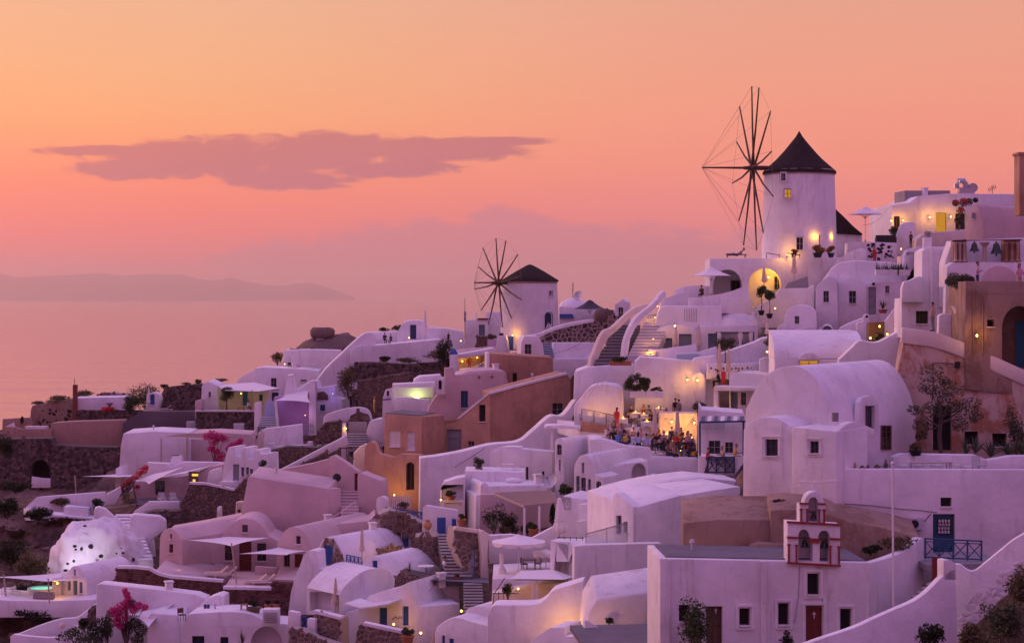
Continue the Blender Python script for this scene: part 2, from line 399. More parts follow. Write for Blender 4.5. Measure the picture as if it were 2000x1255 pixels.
def stones(pl,pts,size=.42,mat='stone_dark',parent=None,flat=1.0,gap=.05,proud=.07,holes=(),name='stones',seed=1):
 rr=random.Random(seed+len(pts)*7+int(pts[0][0]));o=pl.o
 uvp=[((p-o).dot(pl.t),p.z) for p in(pl.at(*q_) for q_ in pts)]
 hu=[[((p-o).dot(pl.t),p.z) for p in(pl.at(*q_) for q_ in h)] for h in holes]
 x0,x1=min(p[0] for p in uvp),max(p[0] for p in uvp);y0,y1=min(p[1] for p in uvp),max(p[1] for p in uvp)
 size*=.8;gap*=.85;sx,sy=size,size/flat;nx,ny=int((x1-x0)/sx)+3,int((y1-y0)/sy)+3
 g={(i,j):(x0+(i-1+.5*(j%2)+rr.uniform(-.46,.46))*sx,y0+(j-1+rr.uniform(-.42,.42))*sy) for i in range(nx) for j in range(ny) if rr.random()>.13}
 mb=MB()
 for(i,j),c in g.items():
  if not inside(c,uvp) or any(inside(c,h) for h in hu):continue
  cell=[(c[0]+a*sx*1.2,c[1]+b*sy*1.2) for a,b in((-1,-1),(1,-1),(1,1),(-1,1))]
  for di in(-2,-1,0,1,2):
   for dj in(-2,-1,0,1,2):
    if not(di or dj):continue
    o2=g.get((i+di,j+dj))
    if o2 is None:continue
    mx,my=(c[0]+o2[0])/2,(c[1]+o2[1])/2;ax,ay=o2[0]-c[0],o2[1]-c[1];L=math.hypot(ax,ay);ax/=L;ay/=L
    lim=mx*ax+my*ay-gap/2*rr.uniform(.5,1.7);nc=[]
    for k in range(len(cell)):
     a,b=cell[k],cell[(k+1)%len(cell)];da,db=a[0]*ax+a[1]*ay-lim,b[0]*ax+b[1]*ay-lim
     if da<=0:nc.append(a)
     if(da<0)!=(db<0):t=da/(da-db);nc.append((a[0]+(b[0]-a[0])*t,a[1]+(b[1]-a[1])*t))
    cell=nc
    if len(cell)<3:break
   if len(cell)<3:break
  if len(cell)<3:continue
  cx,cy=sum(p[0] for p in cell)/len(cell),sum(p[1] for p in cell)/len(cell);pr=proud*rr.uniform(.4,1.35)
  W3=lambda p,h:o+pl.t*p[0]+Vector((0,0,p[1]-o.z))-pl.n*h
  n=len(cell);top=[(cx+(p[0]-cx)*.78,cy+(p[1]-cy)*.78) for p in cell]
  mb.add([W3(p,-.03) for p in cell]+[W3(p,pr*.65) for p in cell]+[W3(p,pr) for p in top],[(k,(k+1)%n,n+(k+1)%n,n+k) for k in range(n)]+[(n+k,n+(k+1)%n,2*n+(k+1)%n,2*n+k) for k in range(n)]+[tuple(range(2*n,3*n))])
 o_=mb.build(name,mat,parent,50);o_['kind']='stuff'
 return o_
def stonewall(name,label,pl,pts,depth,size=.42,mat='stone_dark',mortar='mortar_dark',flat=1.0,gap=.05,cap=None,holes=(),cat='wall',parent=None,group=None,hole_dicts=(),proud=.07):
 t=parent if parent is not None else thing(name,label,cat,pl.at(*pts[0]),group)
 ext(pl,pts,depth,mortar,'core',t,bev=0,holes=hole_dicts)
 stones(pl,pts,size,mat,t,flat,gap,holes=[h['pts'] for h in hole_dicts]+list(holes),proud=proud)
 if cap:band(t,pl,cap,.2,.6,'white','coping')
 return t
def leaves(mb,c,rx,ry,rz,n,size,rr,hollow=.45,up=0.0):
 c=Vector(c)
 size*=.72;n=int(n*2.6)
 for _ in range(n):
  while True:
   p=Vector((rr.uniform(-1,1),rr.uniform(-1,1),rr.uniform(-1,1)))
   if hollow<p.length<1:break
  p=Vector((p.x*rx,p.y*ry,p.z*rz))+c
  a=Vector((rr.gauss(0,1),rr.gauss(0,1),rr.gauss(0,1)+up)).normalized();b=a.cross(Vector((rr.gauss(0,1),rr.gauss(0,1),rr.gauss(0,1)))).normalized()
  s_=size*rr.uniform(.6,1.4)
  mb.face([p-a*s_,p+b*s_*.45,p+a*s_,p-b*s_*.45])
def blobs(mb,c,rx,ry,rz,k,n,size,rr,**kw):
 c=Vector(c)
 for _ in range(k):
  while True:
   p=Vector((rr.uniform(-1,1),rr.uniform(-1,1),rr.uniform(-1,1)))
   if p.length<1:break
  s_=rr.uniform(.36,.6)
  leaves(mb,c+Vector((p.x*rx*.7,p.y*ry*.7,p.z*rz*.7)),rx*s_,ry*s_,rz*s_,n//k,size,rr,**kw)
def bush(name,label,cat,px,py,Y,wpx,hpx,mat='leaf_green',n=500,leaf_=.14,group=None,k=9,dy=None,seed=None):
 """px,py: foot of the bush; wpx,hpx its size in the photo."""
 rr=random.Random(seed if seed is not None else int(px*3+py));b=P(px,py,Y);sc=Y/F;rx,rz=wpx*sc/2,hpx*sc/2
 t=thing(name,label,cat,b,group);mb=MB()
 blobs(mb,b+Vector((0,0,rz)),rx,dy or rx,rz,k,n,leaf_,rr,hollow=.1);mb.build('foliage',mat,t,0)
 st=MB()
 for i in range(4):
  a=rr.uniform(0,6.28);st.tube([b-Vector((0,0,.2)),b+Vector((math.cos(a)*rx*.3,math.sin(a)*rx*.3,rz*.9))],[.05,.02],5)
 st.build('stem','bark',t);return t
def topiary(name,label,px,py,Y,hpx,wpx,crown_h,mat='leaf_green',n=900,pot=None,leaf_=.09,group=None,trunkr=.05,cat='tree',bend=0):
 """small tree: px,py foot of the trunk; hpx whole height; crown wpx wide, crown_h tall."""
 rr=random.Random(int(px+py*7));b=P(px,py,Y);sc=Y/F;t=thing(name,label,cat,b,group)
 H=hpx*sc;rx,rz=wpx*sc/2,crown_h*sc/2;top=b+Vector((bend*sc,0,H-rz*2))
 cen=top+Vector((0,0,rz));st=MB()
 st.tube([b,b+(top-b)*.5+Vector((.06,0,0)),top,cen],[trunkr*1.3,trunkr,trunkr*.8,trunkr*.4],7)
 for i in range(6):
  a=rr.uniform(0,6.28);st.tube([top,cen+Vector((math.cos(a)*rx*.6,math.sin(a)*rx*.6,rr.uniform(-.2,.6)*rz))],[trunkr*.5,.012],5)
 st.build('trunk','bark',t)
 mb=MB();blobs(mb,cen,rx*1.15,rx*1.15,rz*1.15,11,n,leaf_,rr,hollow=.1);mb.build('crown',mat,t,0)
 if pot:
  pm=MB();pr,ph=pot;pm.lathe(b-Vector((0,0,ph)),[(pr*.62,0),(pr*.8,ph*.5),(pr,ph*.92),(pr*1.06,ph*.93),(pr*1.06,ph),(pr*.9,ph),(pr*.88,ph*.9),(0,ph*.9)],14);pm.build('pot','iron' if pr<.5 else 'white',t)
 return t
def agave(name,label,px,py,Y,wpx,n=16,mat='leaf_agave',group=None,pot=None,cat='agave',hpx=None):
 rr=random.Random(int(px*5+py));b=P(px,py,Y);sc=Y/F;L=wpx*sc/2*1.15;t=thing(name,label,cat,b,group);mb=MB()
 hz=(hpx or wpx*.6)*sc
 for i in range(n):
  a=6.283*i/n+rr.uniform(-.2,.2);e=rr.uniform(.35,1.35);d_=Vector((math.cos(a)*math.cos(e),math.sin(a)*math.cos(e),0))*L+Vector((0,0,math.sin(e)*hz));sd=Vector((-math.sin(a),math.cos(a),0))*.05*L/.5
  m_=b+d_*.5+Vector((0,0,.1*L));tip=b+d_;lo=b-sd*.4;hi=b+sd*.4
  mb.add([lo,hi,m_+sd*.6,m_-sd*.6,tip,m_-Vector((0,0,.05))],[(0,1,2,5),(0,5,3),(3,5,4),(5,2,4)])
 mb.build('leaf_rosette',mat,t,0)
 if pot:
  pm=MB();pr,ph=pot;pm.lathe(b-Vector((0,0,ph)),[(pr*.7,0),(pr,ph*.9),(pr*1.08,ph*.9),(pr*1.08,ph),(pr*.9,ph),(0,ph*.92)],14);pm.build('pot','terracotta',t)
 return t
def potplant(name,label,px,py,Y,wpx,hpx,mat='leaf_green',pot=(.28,.4),potmat='terracotta',n=160,group=None,leaf_=.10):
 """foot of the pot at px,py"""
 rr=random.Random(int(px*9+py));b=P(px,py,Y);sc=Y/F;t=thing(name,label,'potted plant',b,group)
 pr,ph=pot;pm=MB();pm.lathe(b,[(0,0),(pr*.68,0),(pr*.95,ph*.85),(pr*1.1,ph*.86),(pr*1.1,ph),(pr*.9,ph),(0,ph*.93)],14);pm.build('pot',potmat,t)
 rz=(hpx*sc-ph)/2;mb=MB();blobs(mb,b+Vector((0,0,ph+rz*.8)),wpx*sc/2,wpx*sc/2,max(rz,.15),6,n,leaf_,rr,hollow=.0,up=.6);mb.build('foliage',mat,t,0)
 return t
NL=[0]
def lamp(px,py,Y,power,label,name='wall_lamp',cat='lamp',r=.07,col=(1,.44,.035),off=.25,group=None,style='wall',bulb='bulb',rl=.12,pos=None):
 p=pos or P(px,py,Y);t=thing(name,label,cat,p,group);mb=MB()
 if style=='wall':
  mb.ball(p,r,(1,1,1.3),10,6);mb.build('bulb',bulb,t)
  c=MB();c.lathe(p+Vector((0,0,r*1.25)),[(r*.3,.12),(r*1.5,.02),(r*1.5,0)],10);c.box(p+Vector((0,.16,r*1.4)),(.04,.3,.04));c.build('bracket','iron',t)
 elif style=='ground':
  mb.ball(p+Vector((0,0,.1)),r,(1,1,1),10,6);mb.build('bulb',bulb,t)
  c=MB();c.lathe(p,[(r*1.3,-.04),(r*1.3,.02),(r*.7,.03)],10,cap=True);c.build('base','iron',t)
 elif style=='candle':
  mb.lathe(p,[(r*.5,0),(r*.8,.05),(r*.8,.12),(0,.17)],8);mb.build('flame',bulb,t)
  c=MB();c.lathe(p-Vector((0,0,.01)),[(0,0),(r*1.2,.0),(r*1.3,.06)],10);c.build('holder','glass_clear',t)
 L=bpy.data.lights.new(name+'_light','POINT');L.energy=power*2.3;L.color=col;L.shadow_soft_size=rl
 lo=bpy.data.objects.new(name+'_light',L);C.objects.link(lo);lo.parent=t;lo.location=(0,-off,.12);NL[0]+=1
 return t
def parasol(label,px,py,Y,hpx,wpx,mat='canvas',group='open parasols',sides=8,drop=.22,slope=.26,name='parasol',valance=0):
 """px,py: foot of the pole; hpx height to the peak; wpx canopy width."""
 b=P(px,py,Y);sc=Y/F;H=hpx*sc;r=wpx*sc/2;t=thing(name,label,'parasol',b,group);a0=.3
 mb=MB();mb.tube([b,b+Vector((0,0,H))],.035,8);mb.build('pole','frame_white',t)
 mb=MB();z1=H-r*slope*2*.9;pt=lambda k,rr_,z:b+Vector((rr_*math.cos(a0+6.28319*k/sides),rr_*math.sin(a0+6.28319*k/sides),z))
 for k in range(sides):
  A,B_=pt(k,r,z1),pt(k+1,r,z1);a,b_=pt(k,r*.16,H-.05*r),pt(k+1,r*.16,H-.05*r);m1_,m2_=pt(k,r*.55,z1+(H-z1)*.40),pt(k+1,r*.55,z1+(H-z1)*.40)
  mb.face([A,B_,m2_,m1_]);mb.face([m1_,m2_,b_,a])
  if valance:
   e=[A.lerp(B_,i/4) for i in range(5)]
   for i in range(4):mb.face([e[i],e[i+1],e[i+1]-Vector((0,0,valance*(1-.25*abs(i+1-2)))),e[i]-Vector((0,0,valance*(1-.25*abs(i-2))))])
 mb.build('canopy',mat,t,20)
 mb=MB()
 for k in range(sides):mb.face([pt(k,r*.22,H-.07*r),pt(k+1,r*.22,H-.07*r),b+Vector((0,0,H+.03*r))])
 mb.build('top_cap',mat,t,0)
 mb=MB()
 for k in range(sides):mb.beam(pt(k,r*.97,z1-.02),pt(k,.06,H-.12*r),.03,.03)
 for k in range(sides):mb.beam(pt(k,r*.5,z1+(H-z1)*.34),b+Vector((0,0,z1-.25*r)),.025,.025)
 mb.build('rib_frame','pale_wood',t)
 mb=MB();mb.lathe(b,[(.3,0),(.3,.08),(.06,.12),(.06,.3)],12,cap=True);mb.build('base','concrete',t);return t
def furled(label,px,py,Y,hpx,wpx,mat='canvas_cream',group='closed parasols'):
 b=P(px,py,Y);sc=Y/F;H=hpx*sc;r=wpx*sc/2;t=thing('closed_parasol',label,'parasol',b,group)
 mb=MB();mb.tube([b,b+Vector((0,0,H))],.035,8);mb.build('pole','pale_wood',t)
 mb=MB();prof=[(.55,.26),(1.0,.30),(.92,.42),(.62,.52),(.68,.56),(.6,.72),(.45,.86),(.28,.95),(.34,.955),(.0,1.0)];n=16;vs=[]
 for rr_,z in prof:
  for k in range(n):
   q_=rr_*r*(1 if k%2 else.72);vs.append(b+Vector((q_*math.cos(6.28319*k/n),q_*math.sin(6.28319*k/n),z*H)))
 mb.add(vs,[(i*n+k,i*n+(k+1)%n,(i+1)*n+(k+1)%n,(i+1)*n+k) for i in range(len(prof)-1) for k in range(n)]);mb.build('folded_canopy',mat,t,60)
 mb=MB();mb.lathe(b+Vector((0,0,H*.53)),[(r*.7,-.04),(r*.74,0),(r*.7,.04)],14);mb.build('tie_strap',mat,t);return t
def table(label,px,py,Y,w_=.8,d_=.8,h=.74,mat='cloth_white',yaw=0,group=None,cloth=True,legmat='frame_white',name='table'):
 b=P(px,py,Y);t=thing(name,label,'table',b,group);mb=MB();mb.box(b+Vector((0,0,h)),(w_,d_,.04),yaw);mb.build('table_top',legmat,t)
 m=Matrix.Rotation(yaw,3,'Z')
 for a in(-1,1):
  for c in(-1,1):
   l=MB();q_=b+m@Vector((a*w_*.42,c*d_*.42,0));l.box(q_+Vector((0,0,h/2-.01)),(.05,.05,h-.02),yaw);l.build('leg',legmat,t)
 if cloth:
  mb=MB();n=8;pts=[]
  cs=[(-.53,-.53),(.53,-.53),(.53,.53),(-.53,.53)]
  top=[b+m@Vector((x*w_,y*d_,h+.026)) for x,y in cs];mb.face(top)
  for i in range(4):
   for k in range(4):
    u0,u1=k/4,(k+1)/4;A,B_=top[i].lerp(top[(i+1)%4],u0),top[i].lerp(top[(i+1)%4],u1);o_=(A-b);
    dz0,dz1=(.42+.08*math.sin(k*2.1+i)),(.42+.08*math.sin((k+1)*2.1+i));mb.face([A,B_,B_-Vector((0,0,dz1)),A-Vector((0,0,dz0))])
  mb.build('tablecloth',mat,t,0)
 return t
def chair(label,px,py,Y,yaw=0,mat='frame_white',seat=None,group=None,s=1.0,arms=False,name='chair'):
 b=P(px,py,Y);t=thing(name,label,'chair',b,group);m=Matrix.Rotation(yaw,3,'Z');q_=lambda x,y,z:b+m@Vector((x*s,y*s,z*s))
 mb=MB();mb.box(q_(0,0,.45),(.46*s,.44*s,.05*s),yaw);mb.build('seat',seat or mat,t)
 for x in(-.2,.2):
  for y in(-.19,.19):
   l=MB();l.beam(q_(x,y,0),q_(x,y,.43),.04*s,.04*s);l.build('leg',mat,t)
 mb=MB();mb.box(q_(0,.23,.72),(.46*s,.04*s,.34*s),yaw);mb.build('backrest',seat or mat,t)
 for x in(-.2,.2):mb=MB();mb.beam(q_(x,.215,.45),q_(x,.235,.9),.04*s,.04*s);mb.build('back_post',mat,t)
 if arms:
  for x in(-.25,.25):mb=MB();mb.beam(q_(x,-.2,.64),q_(x,.22,.64),.05*s,.03*s);mb.beam(q_(x,-.18,.44),q_(x,-.18,.63),.035*s,.035*s);mb.build('armrest',mat,t)
 return t
def lounger(label,px,py,Y,yaw,mat='canvas',frame='pale_wood',group='sun loungers',ang=38):
 b=P(px,py,Y);t=thing('sun_lounger',label,'sun lounger',b,group);m=Matrix.Rotation(yaw,3,'Z');q_=lambda x,y,z:b+m@Vector((x,y,z))
 mb=MB()
 for y in(-.32,.32):mb.beam(q_(-.95,y,.28),q_(.95,y,.28),.05,.07)
 for x in(-.93,.93):mb.beam(q_(x,-.3,.28),q_(x,.3,.28),.05,.07)
 mb.build('frame',frame,t)
 for x in(-.85,.85):
  for y in(-.3,.3):l=MB();l.beam(q_(x,y,0),q_(x,y,.25),.05,.05);l.build('leg',frame,t)
 mb=MB();mb.box(q_(-.35,0,.36),(1.2,.62,.09),yaw);mb.build('mattress',mat,t)
 a=rad(ang);mb=MB();mb.box(q_(.25+.36*math.cos(a),0,.36+.36*math.sin(a)),(.74,.62,.08),yaw,Matrix.Rotation(-a,3,'Y'));mb.build('backrest',mat,t);return t
def lattice_rail(name,label,pl,x0,y0,x1,y1,n=3,mat='blue',w_=.06,parent=None,cat='railing',slope=0,post=True):
 """railing with crossed bars in n panels; (x0,y0)-(x1,y1) photo corners, slope = rise of right end in px"""
 t=parent if parent is not None else thing(name,label,cat,pl.at(x0,y1))
 at=lambda u_,v_:pl.at(x0+(x1-x0)*u_,y0+(y1-y0)*v_-slope*u_)
 mb=MB();mb.beam(at(0,0),at(1,0),w_,w_);mb.build('top_rail',mat,t)
 mb=MB();mb.beam(at(0,.92),at(1,.92),w_,w_);mb.build('bottom_rail',mat,t)
 for i in range(n+1):
  mb=MB();mb.beam(at(i/n,-.03),at(i/n,1.0),w_*1.1,w_*1.1);mb.build('post',mat,t)
  if i<n:
   mb=MB();mb.beam(at(i/n,.12),at((i+1)/n,.88),w_*.7,w_*.6);mb.beam(at(i/n,.88)+pl.n*.02,at((i+1)/n,.12)+pl.n*.02,w_*.7,w_*.6)
   mb.beam(at(i/n,.14),at((i+1)/n,.14),w_*.7,w_*.6);mb.build('cross_bar',mat,t)
 return t
def steps(parent,A,B,n,width,u_dir,mat='white',riser='slate_floor',name='step',under=.6):
 """stair flight from A (foot) to B (head), width metres along u_dir; each step its own piece with a pale nosing"""
 A,B,u_=Vector(A),Vector(B),Vector(u_dir).normalized();run=(B-A)/n;f=Vector((run.x,run.y,0));yaw=math.atan2(u_.y,u_.x)
 fl=f.length
 for i in range(n):
  c=A+run*(i+.5)+u_*width/2;top=A.z+run.z*(i+1)
  mb=MB();h=abs(run.z)+under
  fr=f.normalized();a0=A+run*i;
  v8=[]
  for z in(top-h,top-.05):
   for s_,e in((0,0),(1,0),(1,1.25),(0,1.25)):
    p=a0+u_*width*s_+f*e;v8.append(Vector((p.x,p.y,z)))
  mb.k=0;mb.add(v8,[(3,2,1,0),(0,1,5,4),(1,2,6,5),(2,3,7,6),(3,0,4,7),(4,5,6,7)])
  mb.k=1;v8=[]
  for z in(top-.05,top):
   for s_,e in((0,-.06),(1,-.06),(1,1.2),(0,1.2)):
    p=a0+u_*width*s_+f*e;v8.append(Vector((p.x,p.y,z)))
  mb.add(v8,[(3,2,1,0),(0,1,5,4),(1,2,6,5),(2,3,7,6),(3,0,4,7),(4,5,6,7)])
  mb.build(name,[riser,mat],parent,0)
def sail(label,pts,mat='shade_cloth',sag=.35,posts=(),group=None,name='shade_sail',n=8):
 """stretched cloth between 3 or 4 points, with posts from listed corners down by given metres"""
 pts=[Vector(p) for p in pts];t=thing(name,label,'awning',pts[0],group);mb=MB()
 q4=pts if len(pts)==4 else[pts[0],pts[1],pts[2],pts[2].lerp(pts[0],.5)]
 g=[]
 for i in range(n+1):
  for j in range(n+1):
   a,b=i/n,j/n;a2=a+(.5-a)*.18*math.sin(math.pi*b);b2=b+(.5-b)*.18*math.sin(math.pi*a)
   p=(q4[0]*(1-a2)+q4[1]*a2)*(1-b2)+(q4[3]*(1-a2)+q4[2]*a2)*b2
   g.append(p-Vector((0,0,sag*math.sin(math.pi*a)*math.sin(math.pi*b))))
 mb.add(g,[(i*(n+1)+j,(i+1)*(n+1)+j,(i+1)*(n+1)+j+1,i*(n+1)+j+1) for i in range(n) for j in range(n)]);mb.build('cloth',mat,t,60)
 for k,h,lean in posts:
  mb=MB();mb.tube([pts[k]+Vector((0,0,.25)),pts[k]+Vector((lean,0,-h))],.055,8);mb.build('post','pale_wood',t)
 return t
def capsules(pose):
 L=[]
 def c(a,b,r0,r1,t):L.append((Vector(a),Vector(b),r0,r1,t))
 if pose in('stand','hold','lean'):
  hz,sz=.93,1.42
  hip=lambda s:Vector((.09*s,0,hz))
  for s in(-1,1):
   kn=Vector((.10*s,-.02,.50));an=Vector((.11*s,.03,.09))
   c(hip(s),kn,.088,.062,2);c(kn,an,.058,.042,2);c(an,an+Vector((.01*s,-.15,-.045)),.045,.035,3)
  pel,ch=Vector((0,0,hz+.05)),Vector((0,.0,sz-.12))
 elif pose=='sit':
  hz,sz=.52,1.0
  for s in(-1,1):
   h=Vector((.09*s,0,hz));kn=Vector((.11*s,-.43,.50));an=Vector((.11*s,-.40,.08))
   c(h,kn,.092,.066,2);c(kn,an,.06,.043,2);c(an,an+Vector((0,-.15,-.045)),.045,.035,3)
  pel,ch=Vector((0,0,hz+.06)),Vector((0,-.04,sz-.12))
 elif pose=='recline':
  hz,sz=.42,.82
  for s in(-1,1):
   h=Vector((.09*s,0,hz));kn=Vector((.10*s,-.42,.62 if s>0 else.45));an=Vector((.10*s,-.78,.38 if s>0 else.40))
   c(h,kn,.09,.064,2);c(kn,an,.058,.042,0);c(an,an+Vector((0,-.06,.12)),.04,.034,0)
  pel,ch=Vector((0,.02,hz+.04)),Vector((0,.34,sz-.08))
 up=(ch-pel).normalized();sh=ch+up*.12
 for s in(-1,1):c(pel+Vector((.07*s,0,0)),ch+Vector((.08*s,0,0)),.105,.115,1)
 c(pel-up*.04+Vector((-.07,0,0)),pel-up*.04+Vector((.07,0,0)),.112,.112,2)
 c(sh+Vector((-.15,0,0)),sh+Vector((.15,0,0)),.068,.068,1)
 hd=sh+up*.27+Vector((0,-.03,0));c(sh,hd-up*.06,.058,.052,0)
 c(hd-Vector((0,0,.03)),hd+Vector((0,.01,.045)),.082,.095,0);c(hd+Vector((0,-.085,-.02)),hd+Vector((0,-.10,-.03)),.016,.018,0)
 c(hd+Vector((0,-.055,-.085)),hd+Vector((0,-.06,-.09)),.04,.035,0)
 for s in(-1,1):c(hd+Vector((.088*s,.01,-.02)),hd+Vector((.094*s,.015,.01)),.018,.02,0)
 for s in(-1,1):
  S0=sh+Vector((.185*s,0,-.02))
  if pose=='hold':el_,wr=S0+Vector((.05*s,.02,-.28)),S0+Vector((-.10*s,-.22,-.16))
  elif pose=='lean':el_,wr=S0+Vector((.10*s,-.05,-.26)),S0+Vector((.16*s,-.26,-.38))
  elif pose=='sit':el_,wr=S0+Vector((.06*s,-.12,-.25)),S0+Vector((-.02*s,-.36,-.22))
  elif pose=='recline':el_,wr=S0+Vector((.10*s,-.05,-.24)),S0+Vector((.02*s,-.28,-.26))
  else:el_,wr=S0+Vector((.06*s,.03,-.29)),S0+Vector((.07*s,-.05,-.54))
  c(S0,S0.lerp(el_,.55),.055,.05,1);c(S0.lerp(el_,.55),el_,.046,.04,0);c(el_,wr,.040,.028,0)
  d_=(wr-el_).normalized();side=d_.cross(Vector((0,0,1)) if abs(d_.z)<.8 else Vector((0,1,0))).normalized();nn=side.cross(d_)
  c(wr,wr+d_*.07,.03,.036,0)
  for k,(o_,l_) in enumerate(((-.03,.07),(-.01,.085),(.012,.08),(.032,.06))):
   a=wr+d_*.085+side*o_;b_=a+d_*l_*.55-nn*.012;c(a,b_,.0105,.010,0);c(b_,b_+d_*l_*.4-nn*.03,.010,.008,0)
  c(wr+d_*.03+side*.03*s,wr+d_*.075+side*.065*s-nn*.02,.013,.010,0)
 return L,hd,up
def body(pose):
 L,hd,up=capsules(pose);mb=MB()
 for a,b,r0,r1,t in L:
  n=10;d_=b-a
  if d_.length<1e-4:d_=Vector((0,0,1e-3));b=a+d_
  dn=d_.normalized();pts=[a-dn*r0*.97,a-dn*r0*.7,a,b,b+dn*r1*.7,b+dn*r1*.97];mb.tube(pts,[r0*.2,r0*.72,r0,r1,r1*.72,r1*.2],n)
 me=bpy.data.meshes.new('tmp');me.from_pydata(mb.v,[],mb.f);o=bpy.data.objects.new('tmp',me);C.objects.link(o)
 md=o.modifiers.new('r','REMESH');md.mode='VOXEL';md.voxel_size=.0155
 sm_=o.modifiers.new('s','SMOOTH');sm_.factor=.5;sm_.iterations=2
 dg=bpy.context.evaluated_depsgraph_get();m2=bpy.data.meshes.new_from_object(o.evaluated_get(dg));bpy.data.objects.remove(o);bpy.data.meshes.remove(me)
 m2.name='person_'+pose;co=np.empty(len(m2.polygons)*3);m2.polygons.foreach_get('center',co);co=co.reshape(-1,3)
 best=np.full(len(co),9.);tg=np.zeros(len(co),np.int32)
 for a,b,r0,r1,t in L:
  A,B=np.array(a),np.array(b);ab=B-A;k=np.clip(((co-A)@ab)/max(ab@ab,1e-9),0,1);dd=np.linalg.norm(co-A-k[:,None]*ab,axis=1)-(r0+(r1-r0)*k)
  w_=dd<best;best[w_]=dd[w_];tg[w_]=t
 for _ in range(4):m2.materials.append(None)
 m2.polygons.foreach_set('material_index',tg);m2.shade_smooth()
 hm={}
 for kind in('short','long'):
  h=MB();n=14;k=8;vs=[]
  for i in range(k+1):
   for j in range(n):
    th=(.62 if kind=='short' else.70)*math.pi*i/k;ph=6.28319*j/n;fr=-math.sin(ph)
    if fr>.35:th*=.56
    elif kind=='long' and fr<.3:th*=1.12
    vs.append(hd+Vector((.103*math.sin(th)*math.cos(ph),.012+.115*math.sin(th)*math.sin(ph),.04+.112*math.cos(th))))
  h.add(vs,[(i*n+j,(i+1)*n+j,(i+1)*n+(j+1)%n,i*n+(j+1)%n) for i in range(k) for j in range(n)])
  if kind=='long':h.tube([hd+Vector((0,.06,.03)),hd+Vector((0,.10,-.10)),hd+Vector((0,.09,-.26))],[.09,.085,.03],10)
  q_=bpy.data.meshes.new('hair');q_.from_pydata(h.v,[],h.f);q_.shade_smooth();q_.materials.append(None);hm[kind]=q_
 e=MB()
 for s in(-1,1):e.ball(hd+Vector((.033*s,-.083,.0)),.011,(1,1,1),8,5)
 q_=bpy.data.meshes.new('eyes');q_.from_pydata(e.v,[],e.f);q_.materials.append(M['hair_dark']);hm['eyes']=q_
 return m2,hm
BODY={}
def person(label,px,py,Y,yaw=0,pose='stand',top='black',bottom='navy',hair='hair_dark',kind='short',s=1.0,group=None,skin='skin',pos=None):
 if pose not in BODY:BODY[pose]=body(pose)
 me,hm=BODY[pose];o=bpy.data.objects.new('person',me);C.objects.link(o);o.location=pos or P(px,py,Y);o.rotation_euler=(0,0,yaw);o.scale=(s,s,s)
 for i,m in enumerate((skin,'cloth_'+top,'cloth_'+bottom if bottom!='skin' else skin,'hair_dark')):
  o.material_slots[i].link='OBJECT';o.material_slots[i].material=M[m]
 h=bpy.data.objects.new('hair',hm[kind]);C.objects.link(h);h.parent=o;h.material_slots[0].link='OBJECT';h.material_slots[0].material=M[hair]
 return tag(o,label,'person',group)
 # ================================================================ THE SETTING
SEA_Z=-110.0
def make_sea():
 mb=MB();ys=[-2000,200,600,1500,4000,12000,60000];xs=[-60000,-12000,-3000,-600,600,3000,12000,60000]
 mb.add([(x,y,SEA_Z) for y in ys for x in xs],[(j*8+i,j*8+i+1,(j+1)*8+i+1,(j+1)*8+i) for j in range(6) for i in range(7)])
 tag(mb.build('sea','sea_water',None,0),'calm pink sea reaching the horizon',kind='structure')
make_sea()
def make_island():
 ridge=curve([(-420,560),(-300,548),(-180,540),(-80,545),(0,535),(30,541),(62,540),(128,537),(195,533),(240,538),(290,535),(348,536),(400,547),(436,545),(452,542),(482,550),(540,558),(598,552),(642,562),(668,571),(694,582)],4)
 mb=MB();Y0=50000;n=9;rows=[]
 for i,(x,y) in enumerate(ridge):
  top=P(x,y,Y0);col=[]
  for k in range(n):
   f=k/(n-1);z=SEA_Z-3+(top.z-SEA_Z+3)*math.sin(f*math.pi/2)**.8
   z+=noise.fractal(Vector((x*.012,k*.7,3.1)),.8,2.1,4)*60*math.sin(f*math.pi)
   col.append(Vector((top.x*(Y0-5000*(1-f))/Y0,Y0-5000*(1-f),z)))
  for k in range(1,4):f=k/3;col.append(Vector((top.x*(Y0+5000*f)/Y0,Y0+5000*f,SEA_Z-3+(top.z-SEA_Z+3)*(1-f))))
  rows.append(col)
 m=len(rows[0]);mb.add([p for r in rows for p in r],[(i*m+k,(i+1)*m+k,(i+1)*m+k+1,i*m+k+1) for i in range(len(rows)-1) for k in range(m-1)])
 tag(mb.build('island_hills','island_rock',None,60),'long low hazy island across the water on the horizon',kind='structure')
plain('island_rock',(.17,.12,.11),.95,var=.3,scale=.002)
make_island()
